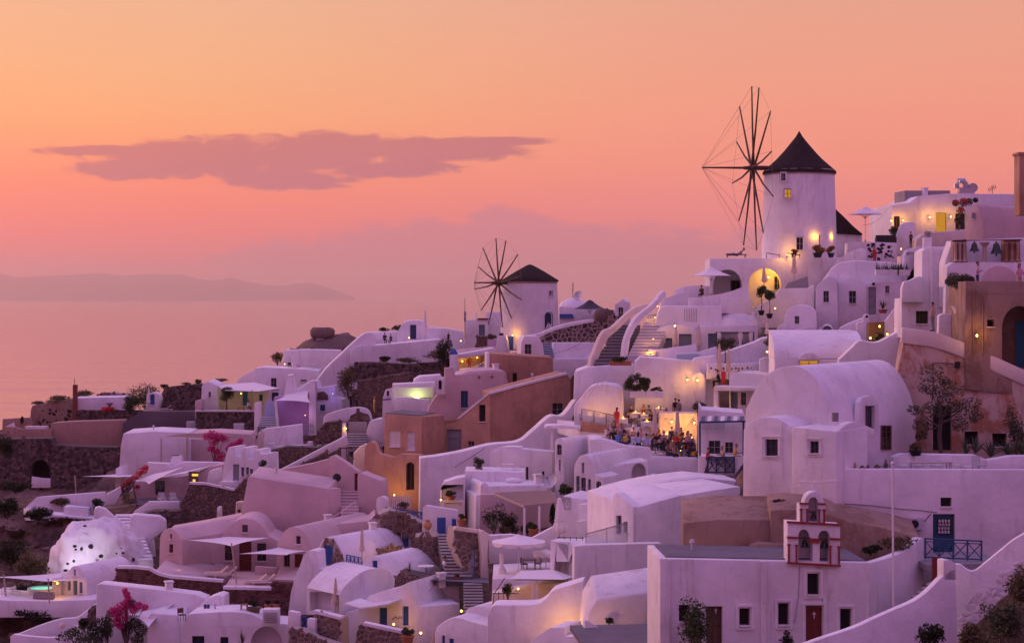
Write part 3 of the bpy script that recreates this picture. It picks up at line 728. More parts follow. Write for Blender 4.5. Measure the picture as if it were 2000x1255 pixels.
CTRL=[(2000,1180,82),(1930,1230,82),(1850,1275,84),(1700,1290,88),(1500,1290,92),(1290,1290,93),(1100,1300,106),(900,1290,120),(600,1290,133),(300,1290,136),(200,1275,137),(60,1262,139),(0,1250,140),(0,1190,149),(90,1195,149),(160,1200,147),(0,1110,160),(60,1095,163),(110,1100,162),(0,1020,172),(60,1010,174),(120,1020,172),(160,1040,168),(200,1030,172),(230,1120,152),(0,952,190),(60,954,191),(60,948,205),(150,950,205),(140,1022,180),(210,1018,180),(90,1016,181),(300,1010,178),(330,1050,170),(250,1180,147),(450,1190,146),(620,1180,143),(760,1190,141),(900,1180,136),(1000,1170,128),(1150,1230,114),(1230,1190,108),(420,1010,170),(560,1040,160),(700,1060,155),(830,1080,150),(900,1030,150),(1000,1050,142),(1120,1040,136),(1250,1040,124),(1400,1060,113),(1560,1040,106),(1750,1070,104),(1900,1080,103),(2000,1060,103),(0,947,220),(120,947,221),(220,947,221),(170,960,196),(250,955,200),(400,945,195),(520,920,192),(640,915,185),(740,940,172),(860,960,160),(980,960,155),(1100,960,150),(1230,950,150),(1330,965,145),(1420,1015,125),(0,862,236),(120,860,238),(250,880,224),(400,870,215),(520,870,208),(640,870,203),(740,880,192),(860,880,184),(1000,870,182),(1120,880,172),(1220,870,165),(1330,860,160),(1420,900,150),(1480,935,121),(1600,930,111),(1750,930,110),(1900,930,110),(2000,930,112),(0,830,250),(70,830,250),(200,815,250),(320,815,246),(450,815,240),(560,815,232),(660,810,225),(760,800,212),(850,790,205),(960,770,203),(1080,770,198),(1180,770,188),(1300,760,180),(1420,750,176),(1520,740,165),(1600,760,130),(1800,760,127),(2000,760,126),(200,800,262),(420,775,262),(560,745,258),(680,735,250),(780,720,240),(880,715,232),(1000,710,222),(1120,715,206),(1240,715,192),(1360,710,186),(1480,700,182),(1600,690,170),(1740,690,145),(1850,670,125),(1960,670,124),(620,702,262),(720,680,258),(840,675,246),(960,670,236),(1060,670,232),(1160,670,228),(1250,640,212),(1350,610,200),(1450,600,192),(1560,590,188),(1660,600,180),(1760,580,165),(1860,570,135),(1980,560,126),(900,650,252),(1100,640,250),(1300,600,225),(1500,530,200),(1640,520,196),(1750,500,196),(1850,480,200),(1960,470,190)]
def make_terrain():
 A=[P(x,y,Y) for x,y,Y in CTRL]
 A=[(p.x,p.y,p.z-(1.7 if p.x<-30 else 2.6)) for p in A]
 for X,Y,Z in((-150,150,-60),(-150,230,-60),(-130,190,-42),(-110,150,-36),(-95,200,-24),(-110,260,-40),(-60,300,-45),(-150,330,-110),(-60,340,-110),(0,340,-90),(60,330,-60),(110,300,-40),(130,200,-5),(20,280,-30),(60,260,-8),(100,240,0),(80,120,0),(60,110,-2),(90,160,3),(110,180,4),(130,90,-5),(60,85,-8),(-20,290,-34),(-40,90,-32),(-60,110,-32),(0,75,-26),(30,70,-22),(-90,120,-34),(50,60,-18)):A.append((X,Y,Z))
 A=np.array(A);dx_=1.6;xs=np.arange(-150,140,dx_);ys=np.arange(58,345,dx_);X,Y=np.meshgrid(xs,ys);num=np.zeros_like(X);den=np.zeros_like(X)
 for a in A:
  w_=1/((X-a[0])**2+(Y-a[1])**2+4.0)**1.9;num+=w_*a[2];den+=w_
 Z=num/den;nx,ny=len(xs),len(ys);vs=[]
 for j in range(ny):
  for i in range(nx):
   p=Vector((xs[i]*.16,ys[j]*.16,0));k=1.0 if xs[i]<-28-(ys[j]-140)*.12 else.25
   vs.append((xs[i]+noise.noise(p*2)*.5,ys[j]+noise.noise(p*2+Vector((9,0,0)))*.5,Z[j,i]+k*(noise.fractal(p,.9,2.1,5)*.8+abs(noise.noise(p*3.1))*.55-.3)))
 mb=MB();mb.add(vs,[(j*nx+i,j*nx+i+1,(j+1)*nx+i+1,(j+1)*nx+i) for j in range(ny-1) for i in range(nx-1)])
 o=mb.build('terrain','hill_rock',None,40);tag(o,'brown rocky caldera hillside under the village',kind='structure')
 return xs,ys,Z
def hillmat():
 m,t=newmat('hill_rock');g=t.n('ShaderNodeNewGeometry');pos=g.outputs['Position']
 a=t.noise(pos,.35,8,.65,.4);b=t.noise(t.vmul(pos,(.5,.5,1.4)),1.0,7,.7)
 c=t.ramp(a,[(.3,(.055,.035,.03)),(.5,(.16,.10,.082)),(.68,(.30,.20,.165))])
 c=t.mix(t.sstep(b,.52,.66),c,(.075,.062,.03,1))
 bp=t.n('ShaderNodeBump',{'Strength':1.0,'Distance':.6,'Height':t.m('ADD',a,t.m('MULTIPLY',b,.6))})
 out(t,t.n('ShaderNodeBsdfPrincipled',{'Base Color':c,'Roughness':.95,'Specular IOR Level':.15,'Normal':bp}))
hillmat()
TX,TY,TZ=make_terrain()
def mount(pl,h,parent):
 h=dict(h);h['deep']=0.0;h['fill'](pl,h,parent)
W.cycles.sampling_method='MANUAL';W.cycles.sample_map_resolution=256
def haze():
 m=bpy.data.materials.new('haze');m.use_nodes=True;t=NT(m.node_tree)
 v=t.n('ShaderNodeVolumePrincipled',{'Color':(1,.965,.985,1),'Density':HAZE,'Anisotropy':.86});o=t.n('ShaderNodeOutputMaterial');t.put(o.inputs['Volume'],v.outputs[0]);M['haze']=m
 mb=MB();mb.box((0,0,0),(1,1,1));x,y0,y1,z0,z1=61000,-2100,60500,SEA_Z-1,820
 mb.v=[Vector((p.x*2*x,y0+(p.y+.5)*(y1-y0),z0+(p.z+.5)*(z1-z0))) for p in mb.v]
 tag(mb.build('haze','haze',None,0),'thin pink evening haze over the sea and island',kind='stuff')
HAZE=4e-5
haze()
# ================================================================ FOREGROUND ON THE RIGHT: church, courtyard, boundary wall
def church():
 pl=Pl(1480,95,3);t=thing('church','weathered white church with belfry, low dark windows and brown door','church',pl.at(1490,1290))
 ext(pl,[(1289,1330),(1289,1090),(1489,1094),(1697,1098),(1697,1330)],5.2,'white_old','wall',t,[rc(1326,1180,1348,1214,WIND,.4),rc(1379,1183,1411,1262,DOORW,.4),rc(1444,1187,1465,1221,WIND,.4),rc(1520,1177,1541,1220,WIND,.4),rc(1577,1119,1600,1161,WIND,.4),rc(1574,1182,1607,1264,leaf('door','red_wood','red_wood',(1,0),True),.4),rc(1641,1188,1663,1231,WIND,.4)],.12)
 for(x0,y0,x1,y1) in((1440,1182,1470,1227),(1516,1172,1546,1226),(1572,1113,1605,1166),(1636,1183,1668,1236),(1569,1178,1612,1262)):
  mb=MB();q_=[pl.at(*p,-.03) for p in((x0,y1),(x0,y0),(x1,y0),(x1,y1))]
  for i in range(3 if y1>1240 else 4):mb.beam(q_[i],q_[(i+1)%4],.12,.10)
  mb.build('window_surround','white',t)
 mb=MB();mb.box(pl.at(1491,1215,-.08),(.28,.16,6.3));mb.build('pilaster','white_old',t)
 mb=MB();mb.box(pl.at(1307,1180,-.08),(.10,.12,4.6));mb.build('downpipe','white_old',t)
 q_=pl.back(.35);mb=MB();mb.face([pl.at(1293,1090,.3)-Vector((0,0,-.04)),pl.at(1697,1098,.3)+Vector((0,0,.04)),pl.at(1697,1098,5.1)+Vector((0,0,.04)),pl.at(1293,1090,5.1)+Vector((0,0,.04))])
 roof=ext(pl.back(.45),[(1300,1092),(1300,1085.5),(1690,1093.5),(1690,1100)],4.6,'slate_floor','roof',t,bev=0)
 for pc,s in((pl.at(1590,1200,.28),1),(pl.at(1398,1192,.28),.8)):
  cr=MB();cr.box(pc,(.05,.04,.34*s));cr.box(pc+Vector((0,-.003,.06*s)),(.2*s,.04,.05));cr.build('door_cross','frame_white',t)
 for pts in(((1562,1105),(1560,1160),(1552,1215)),((1598,1105),(1606,1118),(1606,1178))):mb=MB();mb.tube([pl.at(x,y,-.04) for x,y in pts],.018,5);mb.build('cable','grey_frame',t)
 b=pl.back(-.15);bt=thing('belfry','white belfry with dark red painted trim and two tiers of arches','belfry',b.at(1590,1100))
 ext(b,[(1538,1100),(1538,1018),(1641,1024),(1641,1103)],1.0,'white_old','lower_tier',bt,[dict(pts=[(1559,1096)]+arch(1559,1581,1046,1033,8)+[(1588,1056),(1588,1096)],deep=1.0),dict(pts=[(1601,1097),(1601,1056)]+arch(1598,1621,1048,1035,8)[0:]+[(1621,1098)],deep=1.0)],.04)
 ext(b.back(.1),[(1562,1020),(1562,984),(1571,983)]+arch(1571,1610,985,960,12)+[(1612,985),(1612,1022)],.8,'white_old','upper_tier',bt,[dict(pts=[(1579,1018)]+arch(1579,1598,982,970,8)+[(1598,1019)],deep=.8)],.04)
 mb=MB();mb.box(b.at(1592,952,.5),(.12,.1,.62));mb.box(b.at(1592,950,.5),(.36,.096,.12));mb.build('cross','white',bt)
 def red(name,x0,y0,x1,y1,k=-.05):
  m_=MB();A,B_=b.at(x0,(y0+y1)/2,k),b.at(x1,(y0+y1)/2+(x1-x0)*.055,k);m_.beam(A,B_,.1,(y1-y0)*75/F);m_.build(name,'church_red',bt)
 for r in((1537,1016,1642,1021),(1537,1046,1559,1051),(1621,1049,1642,1054),(1537,1096,1642,1101),(1580,1049,1600,1060)):red('red_band',*r)
 for r in((1561,980,1580,984),(1597,981,1613,985)):red('red_band',*r,.05)
 for x,y0,y1,k in((1541,1063,1096,-.05),(1556,1064,1097,-.05),(1622,1066,1100,-.05),(1639,1067,1101,-.05),(1565,994,1017,.05),(1577,994,1018,.05),(1600,995,1019,.05),(1610,995,1020,.05)):
  m_=MB();A,B_=b.at(x,y1,k),b.at(x,y0,k);m_.beam(A,B_,.085,.085);m_.beam(B_-Vector((.09,0,0)),B_+Vector((.09,0,0)),.1,.07);m_.build('red_column','church_red',bt)
 m_=MB();c0=b.at(1594,1097,.4);m_.lathe(c0,[(.24,0),(.16,.1),(.13,.15),(.13,.95),(.2,1.02),(.2,1.1)],14);m_.build('centre_column','white',bt)
 for x,y in((1572,1056),(1610,1058),(1589,1003)):
  s=1 if y>1020 else.7;bl=thing('church_bell',{1572:'dark bell hanging in the left lower arch of the white belfry',1610:'dark bell hanging in the right lower arch of the white belfry',1589:'small bell in the top arch of the white belfry'}[x],'bell',b.at(x,y,.5))
  m_=MB();p=b.at(x,y,.5);m_.lathe(p-Vector((0,0,.3*s)),[(.24*s,0),(.2*s,.06*s),(.13*s,.25*s),(.1*s,.36*s),(.0,.4*s)],14);m_.build('bell_body','iron_bell',bl)
  m_=MB();m_.beam(p+Vector((-.4*s,0,.16*s)),p+Vector((.4*s,0,.16*s)),.07,.07);m_.build('yoke','brown_wood',bl)
  m_=MB();m_.tube([p-Vector((0,0,.1*s)),p-Vector((0,0,.36*s))],.025*s,6);m_.build('clapper','iron',bl)
church()
def courtyard():
 t=thing('courtyard_wall','white curving courtyard wall with peeling patches beside the church','wall',P(1700,1250,95))
 pl=Pl(1697,95.2,52)
 ext(pl,[(1697,1300),(1697,1098)]+curve([(1703,1098),(1725,1092),(1750,1083),(1775,1072),(1788,1060),(1798,1050),(1804,1050)])+[(1806,1300)],.5,'white_old','wall',t)
 s=thing('courtyard_stairs','grey stone steps climbing to a small gate behind the boundary wall','stairs',P(1752,1190,92))
 steps(s,P(1752,1192,92),P(1815,1136,97),7,1.6,(.75,-.66,0),'concrete','concrete')
 g=thing('wooden_gate','red-brown wooden gate at the head of the courtyard steps','gate',P(1832,1135,92));pg=Pl(1832,92.5,55)
 for i in range(4):
  m_=MB();x0=1822+i*5;m_.face([pg.at(x0,1138),pg.at(x0,1087+abs(i-1.5)),pg.at(x0+4.6,1087+abs(i-.5)),pg.at(x0+4.6,1138)]);ext(pg,[(x0,1138),(x0,1086+abs(i-1.5)*2),(x0+4.6,1086+abs(i-1.5)*2),(x0+4.6,1138)],.06,'red_wood','board',g,bev=0)
 m_=MB();m_.beam(pg.at(1822,1100,.08),pg.at(1841,1100,.08),.06,.1);m_.beam(pg.at(1822,1125,.08),pg.at(1841,1125,.08),.06,.1);m_.build('brace','brown_wood',g)
 b=thing('boundary_wall','long sloping white boundary wall curving up past the wooden gate','wall',P(1700,1255,86));p1=Pl(1700,86,18)
 ext(p1,[(1540,1330),(1540,1266)]+curve([(1577,1256),(1620,1241),(1668,1225),(1708,1207),(1746,1190),(1785,1173),(1811,1155),(1837,1129),(1852,1116),(1866,1109)])+[(1874,1330)],.42,'white','wall',b,bev=.1)
 ext(p1,[(1843,1133),(1843,1093),(1853,1092),(1868,1101),(1868,1133)],.6,'white','gate_pier',b,bev=.1)
 p2=Pl(1866,89,-12)
 ext(p2,[(1866,1330),(1866,1101)]+curve([(1876,1102),(1894,1114),(1907,1112),(1927,1096),(1953,1075),(1979,1054),(2004,1039),(2040,1015),(2120,980),(2220,950)])+[(2220,1330)],.45,'white','wall',b,bev=.1)
 stones(p2,[(1872,1205),(1900,1165),(1940,1140),(2000,1080),(2035,1060),(2035,1180),(1960,1200),(1875,1230)],.38,'white_old',b,gap=.06,proud=.05,name='whitewashed_rubble')
 fl=MB();fl.box(P(1862,1094,101),(4.6,4.6,.3),rad(6));o=fl.build('landing','concrete',None,loc=P(1862,1094,101));tag(o,'grey concrete landing in front of the blue panelled door','landing')
 rl=Pl(1860,99.5,4);lattice_rail('railing','blue railing with crossed bars before the blue panelled door',rl,1807,1051,1917,1090,4,'teal_blue',.075,slope=-5)
courtyard()
def ruin():
 t=thing('ruined_roof','dusty brown mud-plaster ruin behind the flat grey church roof','ruin',P(1440,1075,101));pl=Pl(1440,101.5,-4)
 ext(pl,[(1334,1110),(1334,1021),(1402,1014),(1510,1015),(1510,1110)],4.0,'ochre_brown','wall',t,rise=.9)
 ext(pl.back(-.4),[(1505,1110),(1505,996),(1540,994),(1600,998),(1660,1018),(1725,1030),(1795,1047),(1799,1110)],3.0,'ochre_brown','wall',t,rise=.6,bev=.2)
 ext(pl.back(-.9),[(1462,1110),(1464,1066),(1480,1060),(1545,1062),(1548,1110)],1.2,'ochre_brown','ledge',t,bev=.2)
 for i,(x,y,Y,wd,h,mt) in enumerate(((1520,987,102.5,34,12,'leaf_dark'),(1545,990,103,20,10,'leaf_dark'),(1755,1072,99,90,26,'leaf_dry'),(1700,1078,99,50,14,'leaf_dark'),(1337,1077,100.5,22,12,'leaf_dark'))):
  bush('weed_tuft',('dark weeds on the ruin roof below the white house','small dark weeds beside a larger tuft on the ruin','dry grass clump at the foot of the ochre bank','low dark weeds beside the belfry','weeds in the corner of the grey church roof')[i],'weeds',x,y,Y,wd,h,mt,160,.16)
 bush('climbing_shrub','large leafy shrub in front of the church windows','shrub',1362,1275,93,96,105,'leaf_green',900,.11,k=16)
 bush('sapling','small shrub at the church foot between door and window','shrub',1537,1275,93.5,40,45,'leaf_dark',220,.10)
ruin()
def slope_plants():
 rr=random.Random(5);t=thing('dry_grass_bank','brown dry grass bank in the lower right corner','grass',P(1960,1250,80));mb=MB();
 for _ in range(5200):
  x=rr.uniform(1868,2030);lo=1260-(x-1868)*.98;y=max(rr.uniform(lo,1330),lo+rr.uniform(0,18));
  if y<1075:continue
  Y=84.2-(y-1160)*.03+rr.uniform(-.8,.3);p=P(x,y,Y);h=rr.uniform(.12,.38);a=rr.uniform(0,6.28);d_=Vector((math.cos(a)*.12,math.sin(a)*.12,h));s_=Vector((rr.uniform(-1,1),rr.uniform(-1,1),0)).normalized()*.014
  mb.face([p-s_,p+s_,p+d_])
 mb.build('blades','leaf_dry',t,0)['kind']='stuff'
 mb=MB();g=10;pts=[]
 for j in range(g+1):
  for i in range(g+1):
   x=1862+i*18;lo=1262-(x-1868)*.98;y=lo+j*14;Y=84.6-(y-1160)*.03;p=P(x,y,Y);pts.append(p+Vector((0,noise.noise(p*.8)*.5,noise.noise(p*.7)*.4)))
 mb.add(pts,[(j*(g+1)+i,j*(g+1)+i+1,(j+1)*(g+1)+i+1,(j+1)*(g+1)+i) for j in range(g) for i in range(g)]);mb.build('soil','hill_rock',t,60)
 for i,(x,y,Y,wd,h,mt,n) in enumerate(((1990,1180,80.5,60,75,'leaf_dry',500),(1820,1262,83,62,44,'leaf_dark',350),(1960,1262,78,90,90,'leaf_olive',700),(1895,1268,80,60,50,'leaf_dry',350))):
  bush('hillside_shrub',('dry shrub at the right edge of the grass bank','dark low shrub at the foot of the boundary wall','olive shrub in the bottom right corner','dry shrub on the bank below the boundary wall')[i],'shrub',x,y,Y,wd,h,mt,n,.13,k=14)
slope_plants()
# ================================================================ the big vaulted house on the right with its terrace
def vault_house():
 t=thing('vaulted_house','large white house with a broad barrel vault and two small blue shuttered windows','house',P(1550,960,108));pl=Pl(1550,108,-34)
 ext(pl,[(1452,930)]+curve([(1456,800),(1463,785),(1478,754),(1504,727),(1532,716),(1562,716),(1586,732),(1605,760),(1619,792),(1628,828),(1630,850)])+[(1630,960)],12.5,'white','vault',t,bev=.15)
 fa=pl.back(-2.6)
 ext(fa,[(1450,1040),(1452,838)]+curve([(1455,836),(1470,821),(1490,814),(1512,815),(1528,821),(1545,833)])+[(1547,1040)],5.0,'white','lower_wing',t,[rc(1494,857,1519,890,WINN,.3)],.12)
 fb=fa.back(-.35)
 ext(fb,[(1545,1040),(1545,836),(1552,833),(1634,842),(1634,1040)],4.4,'white','side_wing',t,[rc(1581,861,1599,885,WINN,.3)],.22)
 sd=Pl(1634,fb.at(1634,850).y,56)
 ext(sd.back(.06),[(1634,850)]+curve([(1634,844),(1655,828),(1672,823),(1690,830),(1708,838)])+[(1708,850)],-.6 if False else.5,'white','wing_gable',t,bev=.05)
 band(t,fb,[(1557,940),(1600,941),(1636,938)],.05,.1,'white','ledge')
 for(x0,y0,x1,y1,f) in((1489,852,1524,895,0),(1577,856,1604,890,1)):
  p_=fa if f==0 else fb;mb=MB();q_=[p_.at(*c,-.02) for c in((x0,y1),(x0,y0),(x1,y0),(x1,y1))]
  for i in range(4):mb.beam(q_[i],q_[(i+1)%4],.1,.06)
  mb.build('window_surround','white',t)
 s2=Pl(1630,pl.at(1630,850).y,56)
 for a in(rc(1691,793,1708,834,leaf('door','brown_wood','navy',(1,2),True)),rc(1720,831,1738,877,leaf('door','brown_wood','glass_dark',(1,3),True))):mount(s2,a,t)
 ext(s2.back(-.25),[(1676,842),(1679,785),(1684,776),(1700,772),(1712,777),(1716,786),(1716,842)],.3,'white','door_hood',t,[dict(pts=[(1690,838),(1690,792),(1709,792),(1709,838)],deep=.3)],.06)
 for pts in(((1527,822),(1527,920),(1528,935)),((1545,842),(1545,925))):mb=MB();mb.tube([fa.at(x,y,-.05) for x,y in pts],.03,6);mb.build('downpipe','white_old',t)
 mb=MB();mb.box(P(1631,814,104.5),(.35,.3,.5));mb.build('flue','concrete',t)
 tw=thing('terrace_wall','long white retaining wall under the terrace with the white chairs','wall',P(1800,1080,105));tp=Pl(1640,104.2,3)
 ext(tp,[(1600,1140),(1600,920),(1633,915),(2260,918),(2260,1140)],.5,'white','wall',tw,[rc(1837,971,1859,989,WIND,.3),rc(1822,1003,1865,1088,leaf('door','brown_wood','teal_blue',(0,0),True),.3)],.12)
 mb=MB();q_=[tp.at(*c,.12) for c in((1832,1041),(1832,1013),(1856,1013),(1856,1041))];mb.face(q_);mb.build('door_pane','frame_white',tw)
 mb=MB()
 for k in range(5):x=1832+k*6;mb.beam(tp.at(x,1013,.1),tp.at(x,1041,.1),.03,.03);mb.beam(tp.at(1832,1013+k*7,.098),tp.at(1856,1013+k*7,.098),.03,.03)
 for k in range(4):mb.beam(tp.at(1832+k*6,1013,.102),tp.at(1838+k*6,1041,.102),.02,.02)
 mb.build('door_grille','iron',tw)
 ext(tp.back(.6),[(1600,1000),(1600,931),(2260,934),(2260,1000)],8,'paving','terrace_floor',tw,bev=0)
 ac=thing('air_conditioner','pale air conditioning unit with round dark fan beside the blue door','air conditioner',tp.at(1790,1033,-.3));mb=MB();c=tp.at(1790,1022,-.25);mb.box(c,(.82,.36,.64),rad(3));mb.build('casing','grey_paint',ac)
 mb=MB();mb.lathe(Vector((0,0,0)),[(0,0),(.22,0),(.24,.02)],18);rot=Matrix.Rotation(rad(90),3,'X');mb.v=[rot@p+c+Vector((-.15,-.2,0)) for p in mb.v];mb.build('fan_grille','iron',ac)
 [MB().box(c+Vector((k,.1,-.36)),(.05,.3,.08)).build('bracket','steel',ac) for k in(-.25,.25)]
 mb=MB();mb.tube([tp.at(x,y,-.04) for x,y in((1640,982),(1700,986),(1760,993),(1800,996),(1830,1000))],.025,5);mb.build('cable','grey_frame',tw);mb=MB();mb.tube([tp.at(x,y,-.05) for x,y in((1804,1020),(1812,1010),(1818,1003))],.02,5);mb.build('hose','iron',tw)
 po=thing('white_pole','tall thin white pole standing behind the church courtyard','pole',P(1745,1190,93));mb=MB();b=P(1745,1190,93);e=P(1743,904,93);mb.tube([b,e],[.06,.045],8);mb.build('shaft','frame_white',po);mb=MB();mb.ball(e,.09);mb.build('finial','frame_white',po)
 Yt=106.3;fl=925
 for i,(x,yw) in enumerate(((1766,2.9),(1790,3.5),(1830,.2),(1868,3.0),(1912,2.2))):
  chair(('white armchair at the left end of the terrace table','white chair with rounded back, second along the terrace','white chair behind the long terrace table','white cushioned armchair, second from the grey chair','grey armchair at the right end of the terrace')[i],x,fl+2,Yt+(1.4 if i in(1,2) else-.2),yw,'frame_white' if i<4 else 'grey_paint',None,'terrace chairs',1.25,True,'armchair')
 table('long pale table between the white terrace chairs',1815,fl+2,Yt+.3,2.6,.8,.72,yaw=0,cloth=False,legmat='pale_wood');table('small white side table near the grey terrace chair',1892,fl+2,Yt-.2,.6,.5,.5,cloth=False)
 be=thing('built_in_bench','low white built-in bench behind the terrace chairs','bench',P(1840,905,109));ext(Pl(1840,109.5,2),[(1745,930),(1745,892),(1760,886),(1905,888),(1918,893),(1930,898),(1975,890),(2240,885),(2240,930)],.8,'white','bench_wall',be,bev=.12)
 for i,(x,y,wd,h) in enumerate(((1670,913,6,13),(1684,913,14,7),(1695,913,8,9),(1713,912,14,8),(1730,913,9,18))):
  jr=thing('clay_jar',('slim buff jug on the terrace wall by the white house','wide brown bowl on the terrace wall','small round brown pot on the terrace wall','dark flat clay pot near the doorway','tall dark jar beside the doorway')[i],'jar',P(x,y+3,105.3));mb=MB();s=105.3/F;r,hh=wd*s/2,h*s
  mb.lathe(P(x,y+3,105.3),[(0,0),(r*.5,0),(r,hh*.4),(r*.9,hh*.6),(r*.35,hh*.85),(r*.45,hh)],14);mb.build('body','clay_jar' if i==0 else 'bark',jr);mb=MB();mb.lathe(P(x,y+3,105.3),[(r*.45,hh*.97),(r*.52,hh*1.0),(r*.45,hh*1.03)],12);mb.build('lip','clay_jar' if i==0 else 'bark',jr)
 potplant('potted_plant','bushy plant by the doorway of the vaulted house',1788,889,109.5,34,30,'leaf_dry',(.4,.3),'iron',180)
vault_house()
def ochre_wall():
 t=thing('ochre_retaining_wall','tall peeling ochre and white retaining wall under the sloping path','wall',P(1850,880,117));pl=Pl(1850,117.5,-8)
 top=curve([(1765,640),(1795,644),(1830,650),(1870,664),(1905,678),(1945,697),(2000,722),(2040,742),(2130,785),(2260,840)])
 ext(pl,[(1735,950),(1745,780),(1758,700)]+[(x,y+24) for x,y in top]+[(2260,1000)],3.2,'ochre','wall',t,[rc(1822,792,1858,880,DOORD,.5),rc(1884,842,1910,868,WIND,.4),rc(1938,846,1966,872,WIND,.4)],.12)
 ext(pl.back(-.12),[(1760,668),(1762,640)]+top+[(2260,875)]+[(x,y+30) for x,y in top[::-1]],.9,'cream','parapet',t,bev=.14)
 mb=MB();mb.tube([pl.at(1822,780,-.08),pl.at(1822,708,-.08),pl.at(1862,710,-.08)],.035,6);mb.box(pl.at(1870,712,-.15),(.3,.25,.4));mb.build('cable','iron',t)
 rr=random.Random(3);tr=thing('wall_tree','sparse spreading tree growing against the ochre wall','tree',P(1838,890,114));b=P(1838,890,114);st=MB()
 def br(a,c,r0,r1):st.tube([a,a.lerp(c,.5)+Vector((rr.uniform(-.2,.2),rr.uniform(-.2,.2),.1)),c],[r0,(r0+r1)/2,r1],6)
 cr=MB();fork=P(1838,815,114);br(b,fork,.16,.11)
 for(x,y,k) in((1818,728,26),(1812,755,20),(1860,760,24),(1895,790,22),(1870,800,24),(1800,830,20),(1785,800,14),(1850,790,26),(1835,770,22),(1905,815,16),(1820,800,22),(1800,850,14),(1875,830,18),(1845,745,14)):
  e=P(x,y,114+rr.uniform(-1.3,1.2));br(fork.lerp(b,rr.uniform(0,.3)),e,.06,.015);r=k*114/F;leaves(cr,e,r,r,r*.75,int(k*4.5),.11,rr,0)
 st.build('trunk','bark',tr);cr.build('crown','leaf_olive',tr,0)
 bush('wall_shrub','tall shrub by the right edge against the ochre wall','shrub',1985,890,114,40,115,'leaf_olive',500,.11,k=14)
 for i,(x,y,wd) in enumerate(((1905,885,50),(1935,892,56),(1968,890,60),(1995,892,54),(1885,888,36))):
  agave('agave',('spiky agave nearest the tree in the terrace bed','large agave second from the right edge group','large agave third along the terrace bed','agave at the right edge of the terrace bed','small agave at the left end of the terrace bed')[i],x,y,111.5,wd,22,group='agaves on the terrace',hpx=38)
ochre_wall()
# ================================================================ windmills
def windmill(label,px,base,top,Y,w_bot,w_top,cap_peak,hubpx,hubpy,tips,eave,hub_back,lit=True,holes=()):
 sc=Y/F;b=P(px,base,Y);H=(base-top)*sc;r0,r1=w_bot*sc/2,w_top*sc/2
 t=thing('windmill',label,'windmill',b)
 mb=MB();n=48;ks=16;mb.lathe(b,[(r0+(r1-r0)*(k/ks),H*k/ks-(1.2 if k==0 else 0)) for k in range(ks+1)],n);mb.build('tower','white',t,60)
 ch=(top-cap_peak)*sc;re=eave*sc/2;mb=MB();prof=[];rr=random.Random(2)
 pk=[(1.0,-.10),(1.0,-.04),(.86,.09),(.62,.29),(.40,.52),(.22,.73),(.10,.87),(.045,.96),(.0,1.03)] if lit else[(1.0,-.08),(1.0,-.02),(.75,.28),(.5,.55),(.25,.8),(.12,.93),(.0,1.0)]
 m_=40;vs=[]
 for i,(r,z) in enumerate(pk):
  for k in range(m_):
   q_=r*re*(1+rr.uniform(-.012,.012));vs.append(b+Vector((q_*math.cos(6.28319*k/m_),q_*math.sin(6.28319*k/m_),H+z*ch+rr.uniform(-.02,.02)*(1 if i<2 else.5))))
 mb.add(vs,[(i*m_+k,i*m_+(k+1)%m_,(i+1)*m_+(k+1)%m_,(i+1)*m_+k) for i in range(len(pk)-1) for k in range(m_)]);mb.build('thatched_cap','thatch',t,60)
 mb=MB();mb.lathe(b+Vector((0,0,H-.06*ch)),[(r1*1.01,-.3),(r1*1.02,.0),(re*.96,.02)],40);mb.build('eave_ring','pale_wood',t)
 hub=P(hubpx,hubpy,Y+hub_back);axis=(b+Vector((0,0,hub.z-b.z))-hub);axn=Vector((axis.x,axis.y,0)).normalized()
 mb=MB();mb.tube([hub-axn*.9,hub,hub+axn*axis.length*.9],[.16,.24,.2],10);mb.build('shaft','mill_wood',t)
 mb=MB();mb.tube([hub-axn*.25,hub+axn*.25],.42,10);mb.build('hub','mill_wood',t)
 up=Vector((0,0,1));sd=axn.cross(up).normalized()
 tp=[]
 for k,(ang,L) in enumerate(tips):
  a=rad(ang);d_=sd*math.cos(a)+up*math.sin(a);e=hub+d_*L+axn*(.15 if k%2 else-.15);m1_=hub+d_*L*.5+axn*(.1 if k%2 else-.1)
  o=MB();o.tube([hub+axn*(.12 if k%2 else-.12),m1_+Vector((0,0,-.02*L)),e],[.12,.09,.065],7);o.build('spoke','mill_wood',t);tp.append(e)
 nose=hub-axn*tips[0][1]*.62
 mb=MB();mb.tube([hub,nose],[.13,.07],7);mb.build('bowsprit','mill_wood',t)
 mb=MB()
 for k in range(len(tp)):mb.tube([tp[k],tp[(k+1)%len(tp)]],.012,4);mb.tube([nose,tp[k]],.012,4)
 mb.build('rigging','rope',t);return t,b,H,r0,r1,sc
def on_tower(T,px,y0,y1,wpx,fill,name=None,arched=False):
 t,b,H,r0,r1,sc=T;base=HY-b.z*F/b.y;ym=(y0+y1)/2;f=(base-ym)*sc/H;r=r0+(r1-r0)*f
 X=(px-HX)*b.y/F-b.x;a=math.asin(max(-.98,min(.98,X/r)));yaw=math.degrees(a);Yf=b.y-r*math.cos(a)
 pl=Pl(px,Yf*1.0-.02,yaw);hw=wpx/2
 h=ah(px-hw,y0,px+hw,y1,fill) if arched else rc(px-hw,y0,px+hw,y1,fill);mount(pl,h,t)
 mb=MB();ring(mb,[pl.at(*p,-.1) for p in h['pts']],pl,.12,.16);mb.build('window_surround','white',t)
 return pl
EV=lambda L,off,n=12:[(off+360*k/n,L) for k in range(n)]
T1=windmill('tall white windmill with dark pointed thatched cap and bare spoked wheel',1561,503,333,180,146,136,258,1470,328,EV(8.1,7),142,-.5)
